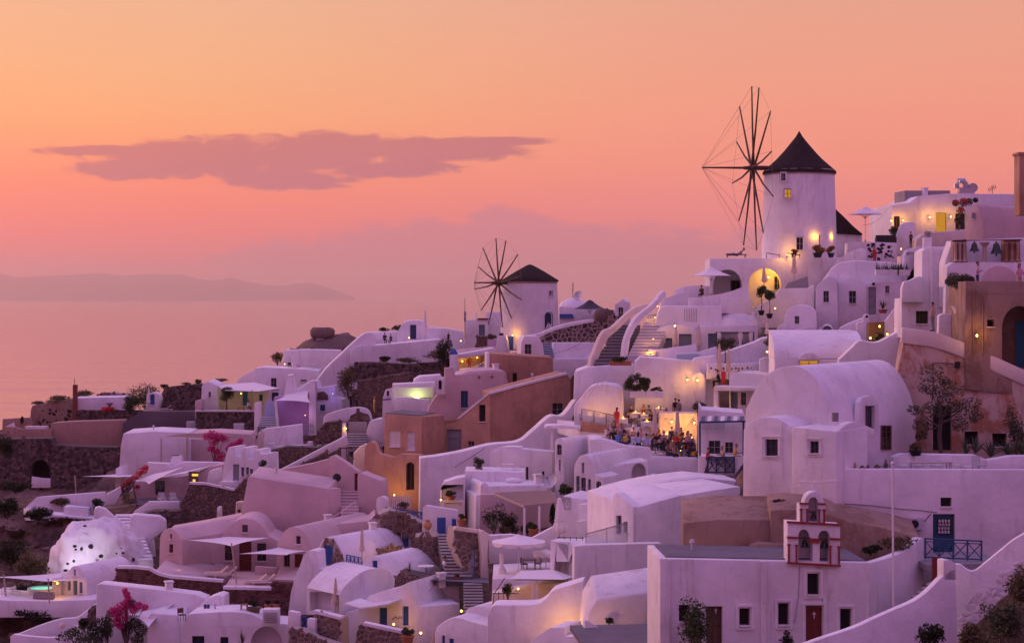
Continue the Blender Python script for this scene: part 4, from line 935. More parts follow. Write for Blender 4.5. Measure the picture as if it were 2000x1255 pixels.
on_tower(T1,1529.5,337,354,11,WIN);on_tower(T1,1538.5,369,387,14,WINL);on_tower(T1,1562,462,489,15,WIN)
on_tower(T1,1610,460,500,22,DOORGL)
T2=windmill('squat white windmill with low dark cap and spoked wheel',1035,662,547,226,116,106,516,973,552,EV(5.45,8),112,-2.4,False)
on_tower(T2,1075.5,567,578,6.5,WIN);on_tower(T2,1071,609,641,15,DOORN,arched=True)
# ================================================================ terrace under the tall windmill, dome house, stairs
def mill_terrace():
 t=thing('mill_terrace','white arcaded terrace block under the tall windmill with one glowing arch','terrace',P(1510,600,178));pl=Pl(1500,176.5,-4)
 ext(pl,[(1386,640),(1386,505),(1640,503),(1640,560),(1600,640)],14,'white','wall',t,[nook(1393,526,1449,600,3.2,True,556),nook(1462,524,1526,600,2.4,True,556)],.12)
 mount(pl.back(2.3),rc(1512,540,1525,566,DOORGL),t);mount(pl.back(3.1),rc(1428,548,1446,578,DOORD),t)
 ext(pl.back(-1.2),[(1597,560),(1640,503),(1643,512),(1620,540),(1604,562)],.6,'white','stair_parapet',t)
 lamp(1501,541,178.2,34,'lantern glowing inside the yellow arch under the windmill',off=.3)
 lamp(1592,464,177.0,13,'lantern on the left of the tall windmill door',off=.4,pos=P(1592,464,176.6));lamp(1625,464,177.6,11,'lantern on the right of the tall windmill door',off=.5,pos=P(1625,464,178.1))
 lamp(1537,499,176.0,40,'floor light washing the foot of the tall windmill','floor_light',style='ground',off=.2,pos=P(1537,500,175.9))
 for i,(x,w_,h) in enumerate(((1550,15,17),(1597,26,28),(1623,18,24))):
  potplant('grass_pot',('small golden grass pot beside the windmill window','large golden grass pot at the windmill door','golden grass pot at the right corner of the mill terrace')[i],x,503,175.4-i*.3,w_,h,'leaf_golden',(w_*.018,.45),'iron',420,'golden grass pots',.12)
 for i,x in enumerate((1508,1548)):
  r=thing('railing',('black iron rail left of the mill floor light','black iron rail right of the mill floor light')[i],'railing',P(x,503,174.6));mb=MB();a=lambda dx_,y:P(x+dx_,y,174.6);mb.beam(a(-11,494),a(14,498),.07,.07);mb.build('top_rail','iron',r)
  for dx_ in(-11,14):mb=MB();mb.beam(a(dx_,496),a(dx_,504),.06,.06);mb.build('post','iron',r)
 lounger('sun lounger at the edge of the windmill terrace',1438,503,174.8,.0,'cushion_grey','iron')
 person('person lying back on a lounger beside the windmill wheel',1440,507,174.8,rad(-90),'recline','tan','blue')
 annex=thing('mill_annex','low white annex with dark thatched lean-to roof behind the tall windmill','house',P(1655,500,188));ap=Pl(1655,186,0)
 ext(ap,[(1622,510),(1622,455),(1684,457),(1684,510)],6,'white','wall',annex);ext(ap.back(-.3),[(1628,456),(1632,408),(1645,420),(1668,443),(1685,457),(1683,459)],7,'thatch','roof',annex,bev=.05)
 parasol('white parasol standing behind the red-dressed person near the windmill',1690,474,182,70,68,slope=.24)
mill_terrace()
def arch_terrace():
 t=thing('parapet','white ramped parapet before the dark arch under the windmill','wall',P(1400,600,174));pl=Pl(1400,173.5,-4)
 ext(pl,[(1343,605),(1345,582)]+curve([(1360,581),(1400,575),(1430,568),(1454,559)])+[(1462,561),(1463,605)],.6,'white','wall',t)
 parasol('white parasol on the terrace before the dark arch',1389,580,174.5,58,82,slope=.22)
 person('person in brown sitting alone on the upper terrace',1371,585,175.5,rad(200),'sit','brown','black')
 f=thing('slatted_fence','short white slatted fence at the terrace edge left of the seated person','fence',P(1350,581,174.2))
 for k in range(5):mb=MB();mb.beam(P(1342+k*4,583,174.2),P(1342+k*4,569,174.2),.08,.04);mb.build('slat','frame_white',f)
 mb=MB();mb.beam(P(1340,572,174.25),P(1360,572,174.25),.05,.06);mb.build('rail','frame_white',f)
 bx=thing('chimney_block','plain white block above the dome roof','wall',P(1440,602,173));ext(Pl(1440,172.8,-4),[(1408,612),(1408,580),(1467,581),(1467,612)],1.6,'white','wall',bx)
 lb=thing('upper_lounge','white low terrace block at the head of the curved stairs','terrace',P(1310,600,176));p2=Pl(1310,176,-6)
 ext(p2,[(1285,610),(1290,590),(1298,582),(1346,568),(1346,600),(1344,612)],5,'white','wall',lb)
 ext(p2.back(2),[(1315,590),(1318,567),(1335,560),(1352,557),(1386,558),(1386,590)],.5,'white','back_wall',lb)
 furled('cream closed parasol in front of the yellow arch',1492,562,174.5,42,11);furled('closed parasol at the right corner of the mill terrace',1551,548,173.5,52,12)
 fw=thing('stair_landing','white stepped landing wall right of the yellow arch','wall',P(1560,600,172));ext(Pl(1560,172,-6),[(1478,640),(1480,600),(1516,575),(1524,563),(1580,562),(1590,556),(1590,640)],3,'white','wall',fw);ext(Pl(1560,174.5,-6),[(1523,575),(1540,552),(1578,539),(1580,575)],.5,'concrete','inner_wall',fw)
 topiary('ball_tree','taller of two ball trees left of the yellow arch lamp',1487,606,171,48,22,24,n=700,pot=(.32,.45),group='ball trees');topiary('ball_tree','shorter of the two ball trees beside the small ground lamp',1503,612,170.5,46,22,22,n=700,pot=(.32,.45),group='ball trees')
 lamp(1514,604,170.5,14,'small ground lamp right of the two ball trees','ground_lamp',style='ground',off=.2)
arch_terrace()
def dome_house():
 t=thing('dome_house','white cave house with oval dome roof, grey shutters and lit pergola','house',P(1380,690,172));pl=Pl(1340,171.5,-4)
 ext(pl.back(1.2),[(1280,680),(1281,620),(1290,599),(1300,597),(1410,597),(1410,680)],5,'white','wall',t,bev=.25)
 mb=MB()
 for k in range(6):mb.beam(pl.back(1.2).at(1337+k*4.6,602,-.06),pl.back(1.2).at(1337+k*4.6,628,-.06),.035,.035)
 mb.build('window_grille','grey_frame',t)
 mb=MB();c=P(1441,640,174.5);mb.ball(c,1,(2.75,2.9,1.75),36,18);mb.build('dome','white',t,80)
 ext(pl,[(1279,700),(1279,652)]+arch(1280,1362,650,634,10)+[(1364,700)],1.5,'white','front',t,[rc(1294,660,1313,684,SHUTG,.3),rc(1326,652,1351,684,SHUTG,.3)],.1)
 ext(pl.back(.3),[(1362,700),(1364,638),(1480,634),(1480,700)],3,'white','front',t,[rc(1383,651,1398,682,DOORG,.3),nook(1402,650,1470,690,1.6)],.1)
 mount(pl.back(1.8),rc(1448,662,1460,682,DOORG),t)
 lamp(1318,636,170.6,14,'lamp above the grey shutters behind a closed parasol',off=.25);lamp(1452,652,170.5,20,'lamp inside the curtained pergola of the dome house',off=.1,pos=P(1440,654,172.2))
 g=thing('curtain_pergola','black framed pergola with tied pale curtains before the dome house','pergola',P(1435,690,169.5));a=lambda x,y,o=0:P(x,y,169.6+o)
 for x,o in((1399,0),(1472,0),(1404,1.9),(1466,1.9)):mb=MB();mb.beam(a(x,690,o),a(x,649,o),.09,.09);mb.build('post','iron',g)
 for p,q_ in(((1399,649,0),(1472,649,0)),((1404,649,1.9),(1466,649,1.9)),((1399,649,0),(1404,649,1.9)),((1472,649,0),(1466,649,1.9))):mb=MB();mb.beam(a(*p),a(*q_),.10,.10);mb.build('beam','iron',g)
 for x in(1404,1446,1467):mb=MB();mb.lathe(a(x,690,.1),[(.12,0),(.20,.5),(.10,1.05),(.24,1.6),(.22,1.95)],12);mb.build('curtain','canvas',g)
 furled('closed parasol before the grey shutters of the dome house',1320,690,169,53,12);furled('closed parasol between the shutters and the curtained pergola',1365,692,168.5,58,12);furled('closed parasol right of the dome roof',1498,662,167,36,10)
 lw=thing('pool_terrace','white low walled terrace with pale plunge pool before the dome house','terrace',P(1330,710,167));p2=Pl(1330,167,-4)
 ext(p2,[(1266,712),(1266,682),(1280,683),(1340,675),(1360,672),(1362,712)],.5,'white','wall',lw);ext(p2.back(-1.5),[(1318,714),(1320,690),(1362,688),(1400,676),(1402,714)],.5,'white','wall',lw)
 mb=MB();p3=p2.back(-1.2);mb.face([p3.at(1324,690,0)-Vector((0,0,.2)),p3.at(1366,689,0)-Vector((0,0,.2)),p3.at(1366,689,3)-Vector((0,0,.2)),p3.at(1324,690,3)-Vector((0,0,.2))]);mb.build('pool_surface','plunge_water',lw,0)
 ext(p2.back(-1.7),[(1321,706),(1322,692),(1366,691),(1366,706)],.15,'plunge_tile','pool_side',lw,bev=0)
plaster('plunge_tile',(.40,.52,.55,1),(.3,.4,.42,1),.2)
dome_house()
def stairs_pair():
 s=thing('white_stairs','wide white stairs between two glowing curved parapets','stairs',P(1250,700,166))
 steps(s,P(1226,699,166),P(1268,612,176),15,2.45,(1,.12,0),'white','riser_shade')
 pl=Pl(1240,165.4,40)
 ext(Pl(1232,166.5,38),[(1216,712)]+curve([(1218,697),(1221,670),(1228,648),(1238,628),(1252,612),(1270,598),(1285,583),(1292,572),(1300,568)])+[(1301,579),(1278,603),(1257,621),(1241,641),(1231,662),(1227,690),(1225,712)],.5,'white','parapet',s,bev=.12)
 for i,(x,y,Y) in enumerate(((1276,664,168.5),(1279,622,173.5),(1270,690,166.8),(1284,600,176.5))):
  lamp(x,y,Y,13 if i!=1 else 15,('step light halfway up the white stairs','step light near the top of the white stairs','step light at the foot of the white stairs','step light behind the curved parapet head')[i],'step_light',style='ground',off=.15,bulb='bulb_soft',r=.05,group='step lights of the white stairs')
 d_=thing('dark_stairs','dark stone stairs with pale edges left of the white stairs','stairs',P(1180,712,165))
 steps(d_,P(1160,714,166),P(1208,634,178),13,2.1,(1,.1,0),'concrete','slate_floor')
 ext(Pl(1190,168,35),[(1150,730),(1156,697)]+curve([(1160,690),(1170,664),(1181,646),(1196,639),(1215,622),(1235,604),(1256,595),(1272,593)])+[(1272,603),(1241,613),(1222,629),(1204,647),(1191,657),(1179,676),(1166,706),(1163,730)],.5,'cream','parapet',d_,bev=.1)
 rp=thing('planter_row','row of terracotta planters with shrubs at the foot of the stairs','planter',P(1212,712,164));mb=MB();mb.box(P(1212,709,163.6),(1.9,.5,.4));mb.build('trough','terracotta',rp);mb=MB();blobs(mb,P(1212,702,163.6),.95,.4,.4,8,320,.12,random.Random(4),hollow=0);mb.build('foliage','leaf_green',rp,0)
stairs_pair()
def lamp_wall():
 t=thing('lamp_wall_house','tall white wall with two glowing lamps above the restaurant','house',P(1300,800,163));pl=Pl(1300,162.5,-3)
 ext(pl,[(1240,830),(1240,707),(1250,697),(1280,699),(1354,705),(1358,700),(1400,694),(1408,830)],4.5,'white','wall',t,bev=.15)
 ext(pl.back(-1.0),[(1352,830),(1354,745)]+arch(1354,1378,745,726,10)+[(1379,830)],4,'white','buttress',t,bev=.1)
 lamp(1342.5,741,161.8,16,'left of the two lamps on the tall white wall',off=.3,group='wall lamps');lamp(1362,742,161.0,14,'right of the two lamps on the tall white wall',off=.3,group='wall lamps')
 mb=MB();mb.tube([pl.at(1316,748,-.15),pl.at(1328,774,-.15)],.03,6);mb.build('handrail','steel',t)
 r=thing('white_roof','broad white sloping roof above the hedge','roof',P(1180,730,168));ext(Pl(1180,165.5,-3),[(1120,780),(1122,726),(1150,716),(1240,709),(1242,780)],7,'white','wall',r,bev=.3)
 dm=thing('domed_landing','smooth white rounded dome beside the hedge','roof',P(1170,790,160));ext(Pl(1170,160.5,-5),[(1120,850),(1122,790)]+curve([(1135,775),(1150,757),(1170,750),(1195,750),(1212,758),(1216,775)])+[(1218,850)],4,'white','dome',dm,bev=.4)
 mb=MB()
 for(a,b) in(((1148,776),(1168,748)),((1168,748),(1204,745)),((1150,776),(1150,784)),((1176,747),(1176,757))):mb.tube([P(*a,160),P(*b,160)],.025,5)
 mb.build('handrail','grey_paint',dm)
 hd=thing('hedge_planter','dark clipped shrub in white planter boxes above the restaurant','planter',P(1250,775,160));rr=random.Random(8);mb=MB()
 for x,y,w_,h in((1232,746,30,36),(1250,742,32,34),(1262,748,28,32),(1243,755,40,22)):blobs(mb,P(x,y,160),w_*160/F/2,.5,h*160/F/2,6,420,.10,rr,hollow=0)
 blobs(mb,P(1283,760,160),.65,.35,.22,5,220,.09,rr,hollow=0);mb.build('foliage','leaf_green',hd,0)
 for x0,x1 in((1231,1258),(1260,1295)):m_=ext(Pl(1260,159.8,0),[(x0,776),(x0+1,764),(x1-1,764),(x1,776)],.5,'white','trough',hd,bev=.03)
 mb=MB();mb.tube([P(1243,775,160),P(1244,745,160)],.05,6);mb.build('trunk','bark',hd)
lamp_wall()
def porch_house():
 t=thing('porch_house','white house with rounded roof and slab porch right of the restaurant','house',P(1450,820,157));pl=Pl(1440,156,-20)
 ext(pl,[(1424,860),(1424,742)]+curve([(1425,738),(1432,729),(1445,727),(1485,729)])+[(1500,732),(1500,860)],5,'white','wall',t,[rc(1427,765,1441,806,DOORG,.25),rc(1447,766,1457,791,WIN,.25)],.2)
 ext(pl.back(-1.6),[(1394,763),(1394,754),(1476,756),(1476,763)],2.2,'white','porch_slab',t)
 ext(pl.back(-1.5),[(1394,870),(1394,762),(1403,762),(1403,870)],.4,'white','pillar',t,bev=.05)
 sp=thing('speckled_wall','low white wall dotted with small dark stones above the porch','wall',P(1430,727,161));p2=Pl(1430,161,-3);ext(p2,[(1380,740),(1382,711),(1490,709),(1490,740)],3,'white','wall',sp);rr=random.Random(9)
 for k in range(9):mb=MB();p=p2.at(1389+k*10+rr.uniform(-2,2),719+rr.uniform(-2,3));mb.ball(p,.09,(1,.6,1),7,5);mb.build('inset_stone','black_rock',sp)
 furled('left of two cream parasols tied closed under the olive tree',1405,745,158.5,75,12);furled('right of two cream parasols tied closed under the olive tree',1423,742,158.8,63,12)
 topiary('olive_tree','small olive tree above the two cream closed parasols',1416,712,162,52,42,24,'leaf_olive',900,leaf_=.10)
 person('person in red top standing under the cream parasols',1413,757,157.2,2.5,'stand','red','red',s=.95);person('dark haired person in black beside the person in red',1404,757,157.6,-2.0,'sit','black','black',s=1.1);person('person sitting by the speckled wall right of the red top',1442,750,159,0,'sit','navy','black')
 topiary('ball_tree','ball tree with ground lamp left of the long barrel roof',1507,702,157,50,25,26,n=700,pot=(.3,.4),group='ball trees');lamp(1498,689,156.6,8,'ground lamp beside the ball tree by the barrel roof','ground_lamp',style='ground',off=.2)
 w_=thing('white_bench_wall','white block and wall beside the ball tree','wall',P(1480,740,159));ext(Pl(1480,158.8,-6),[(1484,745),(1484,702),(1494,698),(1512,698),(1514,745)],1.5,'white','wall',w_);ext(Pl(1480,163,-6),[(1402,715),(1404,692),(1474,668),(1490,660),(1520,655),(1524,715)],4,'white','back_wall',w_)
porch_house()
# ================================================================ upper right: lit house, bell wall, tan building, stepped white houses
def lit_house():
 t=thing('lit_house','white flat-roofed house with glowing doorway and wall lanterns at the ridge','house',P(1860,470,195));pl=Pl(1800,194,4)
 ext(pl,[(1742,480),(1742,401),(1756,398),(1776,396),(1793,383),(1850,378),(2140,380),(2140,480)],9,'white','wall',t,[rc(1746,422,1758,444,DOORD,.3),rc(1828,415,1849,452,DOORL,.3),rc(1866,417,1886,448,WIN,.3)],.15)
 ext(pl.back(3),[(1767,400),(1767,372),(1856,372),(1856,400)],4,'concrete','roof_box',t,bev=.05)
 for k in range(5):band(t,pl.back(3),[(1767,377+k*4),(1776,377+k*4)],.06,.06,'grey_frame','louvre')
 for i,(x,y) in enumerate(((1741,431),(1764,430),(1816,424),(1857,423))):lamp(x,y,193.4,(14,16,26,24)[i],('lantern at the left corner of the lit ridge house','lantern right of the narrow left door of the ridge house','lantern left of the glowing doorway of the ridge house','lantern right of the glowing doorway of the ridge house')[i],off=.4,group='lanterns of the ridge house')
 pp=thing('vent_pipe','bent metal duct and round fan housing on the ridge house roof','duct',P(1885,378,197));a=lambda x,y:P(x,y,197)
 mb=MB();mb.tube([a(1868,368),a(1868,360),a(1873,353),a(1882,353),a(1886,360),a(1886,372)],.32,12);mb.build('bent_pipe','steel',pp)
 mb=MB();mb.box(a(1887,373),(1.6,1.0,.7));mb.build('duct_box','steel',pp);mb=MB();mb.lathe(Vector((0,0,0)),[(0,-.4),(.5,-.4),(.52,0),(.5,.4),(0,.4)],16);ro=Matrix.Rotation(rad(90),3,'X');mb.v=[ro@p+a(1899,367) for p in mb.v];mb.build('fan_housing','steel',pp)
 an=thing('antenna','small dark television antenna on the ridge house roof','antenna',P(1938,378,197));mb=MB();mb.tube([a(1938,380),a(1938,362)],.03,5);mb.build('mast','iron',an)
 mb=MB();mb.tube([a(1930,372),a(1946,364)],.03,5)
 for k in range(5):x=1931+k*3.3;y=371-k*1.6;mb.tube([a(x-1.5,y-5),a(x+1.5,y+5)],.02,4)
 mb.build('antenna_array','iron',an)
 bg=thing('bougainvillea','dark red bougainvillea beside the right lantern of the ridge house','flowering vine',P(1875,450,192.6));rr=random.Random(6);s=192.6/F;c=MB();st=MB();st.tube([P(1873,452,192.6),P(1872,425,192.6),P(1880,398,192.6)],[.06,.05,.03],6);st.build('stem','bark',bg)
 for x,y,r in((1872,430,9),(1876,412,9),(1880,396,10),(1892,394,8),(1866,396,7),(1905,391,5)):leaves(c,P(x,y,192.6),r*s,.5,r*s,90,.12,rr,0)
 c.build('foliage','leaf_dark',bg,0);c=MB()
 for x,y,r in((1884,393,8),(1867,394,5),(1877,409,5)):leaves(c,P(x,y,192.3),r*s,.5,r*s*.8,70,.12,rr,0)
 c.build('flowers','flower_red',bg,0)
 tr=thing('ridge_terrace','white ramped terrace wall left of the ridge house','terrace',P(1770,480,186));p2=Pl(1770,184,0)
 ext(p2,[(1745,500),(1750,462),(1760,440),(1766,434),(1788,434),(1788,470),(1800,480),(1800,500)],.8,'white','wall',tr,bev=.15)
 ext(Pl(1810,180,0),[(1786,490),(1790,468),(1806,455),(1900,448),(1918,452),(1920,490)],2.5,'cream','wall',tr,bev=.2)
 person('person in black sitting on the ramped wall below the ridge house',1779,484,181,-.9,'hold','black','black',s=.88)
 bush('potted_shrub','rounded shrub at the left corner of the ridge house','shrub',1748,462,185,28,20,'leaf_green',300,.12)
 bx=thing('black_lounge_frame','low black framed sofa behind the stone-dotted wall','sofa',P(1730,475,183));mb=MB();mb.box(P(1730,469,183),(2.0,.8,.5));mb.build('seat','iron',bx);mb=MB();mb.box(P(1730,464,183.4),(2.0,.2,.5));mb.build('backrest','dark_canvas',bx)
lit_house()
def spotted():
 t=thing('stone_dotted_wall','white wall dotted with dark volcanic stones behind the person in red','wall',P(1720,507,181));pl=Pl(1720,180,-3)
 ext(pl,[(1655,530),(1658,474),(1693,472),(1752,474),(1752,520),(1700,530)],3,'white','wall',t);rr=random.Random(21)
 for k in range(46):
  x,y=rr.uniform(1694,1748),rr.uniform(476,506);r=rr.uniform(.05,.16);mb=MB();mb.ball(pl.at(x,y),r,(1.2,.5,rr.uniform(.7,1.1)),7,5);mb.build('inset_stone','black_rock',t)
 p2=thing('stepped_parapet','white angled parapet left of the person in red','wall',P(1670,510,178));ext(Pl(1670,177.5,-6),[(1640,560),(1640,505),(1660,492),(1680,484),(1692,488),(1693,560)],.7,'white','wall',p2)
 person('person in red dress standing before the stone-dotted wall',1708,517,178.5,.6,'stand','red','red','hair_fair','long',s=1.0)
 g=thing('picket_gate','white picket gate with light shining through the slats','gate',P(1760,495,179))
 for k in range(6):mb=MB();mb.beam(P(1752+k*3.2,496,179),P(1752+k*3.2,476,179),.07,.04);mb.build('picket','frame_white',g)
 for y in(480,492):mb=MB();mb.beam(P(1751,y,179.05),P(1769,y,179.05),.06,.04);mb.build('rail','frame_white',g)
 lamp(1760,486,180,8,'lamp behind the white picket gate',off=-.3,bulb='bulb_soft');cv=thing('cave_mouth','dark tunnel mouth beside the person in light blue','cave',P(1785,540,172));pc=Pl(1785,172,-8)
 ext(pc,[(1763,560),(1765,500),(1772,487),(1800,480),(1806,482),(1806,560)],4,'white','wall',cv,[nook(1770,492,1800,548,3)],.15);mb=MB();q_=pc.back(1.2);mb.face([q_.at(1768,550),q_.at(1768,490),q_.at(1801,490),q_.at(1801,550)]);mb.build('shade_sheet','dark_inside',cv)  # black sheet across the recess stands in for the shade inside
 person('person in light blue standing at the dark tunnel mouth',1793,547,168,2.9,'stand','lightblue','grey');person('person in pink half hidden behind the person in light blue',1789,545,169.5,2.4,'stand','pink','white',kind='long',s=.95)
spotted()
def stepped_houses():
 t=thing('stepped_white_house','white stepped house with three small windows and agave troughs on its roof','house',P(1680,640,168));pl=Pl(1650,166,-10)
 ext(pl.back(2.5),[(1590,660),(1600,560),(1622,525),(1640,512),(1670,508),(1745,512),(1764,520),(1764,660)],7,'white','roof_block',t,bev=.4)
 ext(pl,[(1592,650),(1594,560)]+curve([(1600,553),(1612,543),(1623,539),(1632,546),(1636,556)])+[(1637,650)],3,'white','front',t,[rc(1608,568,1619,590,WIN,.3)],.1)
 ext(pl.back(1.0),[(1636,650),(1637,556)]+curve([(1645,548),(1658,542),(1668,541),(1684,549),(1692,556)])+[(1692,650)],3,'white','front',t,[rc(1658,568,1672,592,WIN,.3)],.1)
 ext(pl.back(1.5),[(1690,650),(1691,551),(1762,549),(1762,650)],3,'white','front',t,[rc(1696,560,1711,614,DOORP,.25),rc(1729,558,1737,572,WIN,.25)],.1)
 mb=MB();mb.ball(pl.back(1.5).at(1706,554,-.15),.14);mb.build('round_light','iron',t)
 for i,(x,w_) in enumerate(((1722,26),(1744,22),(1764,26))):
  tr=thing('agave_trough',('left white trough of agaves on the stepped house roof','middle white trough of agaves on the stepped house roof','right white trough of agaves on the stepped house roof')[i],'planter',P(x,538,166.5));mb=MB();c=P(x,532,166.5);mb.box(c,(w_*166.5/F*.95,.5,.52));mb.build('trough','white',tr);rr=random.Random(i)
  mb=MB();b=c+Vector((0,0,.25))
  for k in range(34):
   a,e=rr.uniform(0,6.28),rr.uniform(.6,1.45);o=b+Vector((rr.uniform(-.5,.5),rr.uniform(-.15,.15),0));d_=Vector((math.cos(a)*math.cos(e),math.sin(a)*math.cos(e),math.sin(e)))*rr.uniform(.5,.85);sd=Vector((-math.sin(a),math.cos(a),0))*.05;mb.face([o-sd,o+sd,o+d_])
  mb.build('leaf_rosette','leaf_agave',tr,0)
 agave('potted_agave','agave in a terracotta pot on the stair wall by the grey door',1724,604,163.5,26,18,pot=(.42,.35),hpx=24)
 sv=thing('small_vault_house','small white vaulted house below the stepped house','house',P(1565,650,163));p2=Pl(1565,162.5,-10)
 ext(p2,[(1530,660),(1533,615)]+arch(1535,1594,613,595,12)+[(1596,660)],5,'white','front',sv,[rc(1552,617,1561,632,WIN,.25)],.12)
 ext(p2.back(-.8),[(1516,665),(1517,648)]+arch(1517,1540,646,633,10)+[(1590,636),(1592,665)],4,'white','front',sv,bev=.15)
 ext(p2.back(-1.2),[(1596,665),(1598,645),(1603,638)]+arch(1604,1627,646,633,8)+[(1632,665)],2,'white','porch',sv,[ah(1606,636,1625,660,SHUTG,.25)],.08)
 ext(p2.back(-.9),[(1630,665),(1640,640),(1655,632),(1684,621),(1697,622),(1698,665)],3,'white','sloped_wall',sv,bev=.25)
 ch=thing('round_chimney','white chimney block with round hole by the hanging lamps','chimney',P(1688,665,158));ext(Pl(1688,157.5,-10),[(1672,690),(1672,630),(1684,628)]+arch(1684,1700,625,613,8)+[(1702,640),(1706,690)],1.5,'white','stack',ch,bev=.1);mb=MB();mb.ball(P(1693,618,157),.12,(1,.5,1));mb.build('vent_hole','black_rock',ch)
 lv=thing('long_barrel_house','white house with long low barrel roof and one golden window','house',P(1590,720,152));p3=Pl(1590,150,-3)
 ext(p3.back(.6),[(1512,760),(1513,700),(1690,702),(1690,760)],5.5,'white','wall',lv,[rc(1562,704,1599,716,WINL,.3)],.1)
 mb=MB();n=12;vs=[]
 for i in range(n+1):
  f=i/n*math.pi*.5;off=.75+5.4*(1-math.cos(f));z=2.15*math.sin(f);
  for x in(1514,1690):q_=p3.at(x,700);vs.append(q_+p3.n*off+Vector((0,0,z)))
 vs+=[vs[-2]+p3.n*4,vs[-1]+p3.n*4]
 mb.add(vs,[(2*i,2*i+1,2*i+3,2*i+2) for i in range(n+1)]);mb.add([vs[2*i] for i in range(n+1)]+[vs[0]+p3.n*5.4],[tuple(range(n+2))]);mb.build('barrel_roof','white',lv,50)
 ext(p3.back(.25),[(1560,703)]+arch(1561,1600,702,688,10)+[(1600,703)],1.2,'white','window_hood',lv,bev=.05)
 ws=thing('white_ramp_wall','big smooth white ramp wall left of the ochre wall','wall',P(1720,720,135));p4=Pl(1720,134,-8)
 ext(p4,[(1635,780),(1638,702)]+curve([(1645,696),(1662,680),(1679,665),(1700,668),(1717,667),(1740,655),(1765,642)])+[(1766,780)],2.5,'white','wall',ws,bev=.25)
 sh=thing('shop_nook','cluttered shop nook with plants and hanging lamps','shop',P(1705,668,150));p5=Pl(1705,149.5,0);ext(p5,[(1696,690),(1698,630),(1728,628),(1728,690)],1.2,'brown_wood','back_wall',sh,bev=0)
 for i,(x,y,p) in enumerate(((1718,637,14),(1700,660,12),(1709,661,10),(1733,652,14))):lamp(x,y,148.4 if i<3 else 150,p,('hanging lamp at the top of the shop nook','left low lamp in the shop nook','right low lamp in the shop nook','lamp at the foot of the ramp wall right of the shop nook')[i],off=.3)
 bush('shop_plant','dark leafy plant in the shop nook','plant',1717,672,147.5,24,26,'leaf_green',260,.1)
 rw=thing('ramp_stairs','white stair parapet climbing to the right behind the shop nook','stairs',P(1740,660,152));p6=Pl(1740,152,-8);ext(p6,[(1716,690),(1718,640),(1762,583),(1766,585),(1768,690)],.6,'white','parapet',rw)
 bush('ramp_plant','small plant against the stair parapet right of the shop lamps','plant',1752,645,150,12,16,'leaf_dark',90,.1)
stepped_houses()
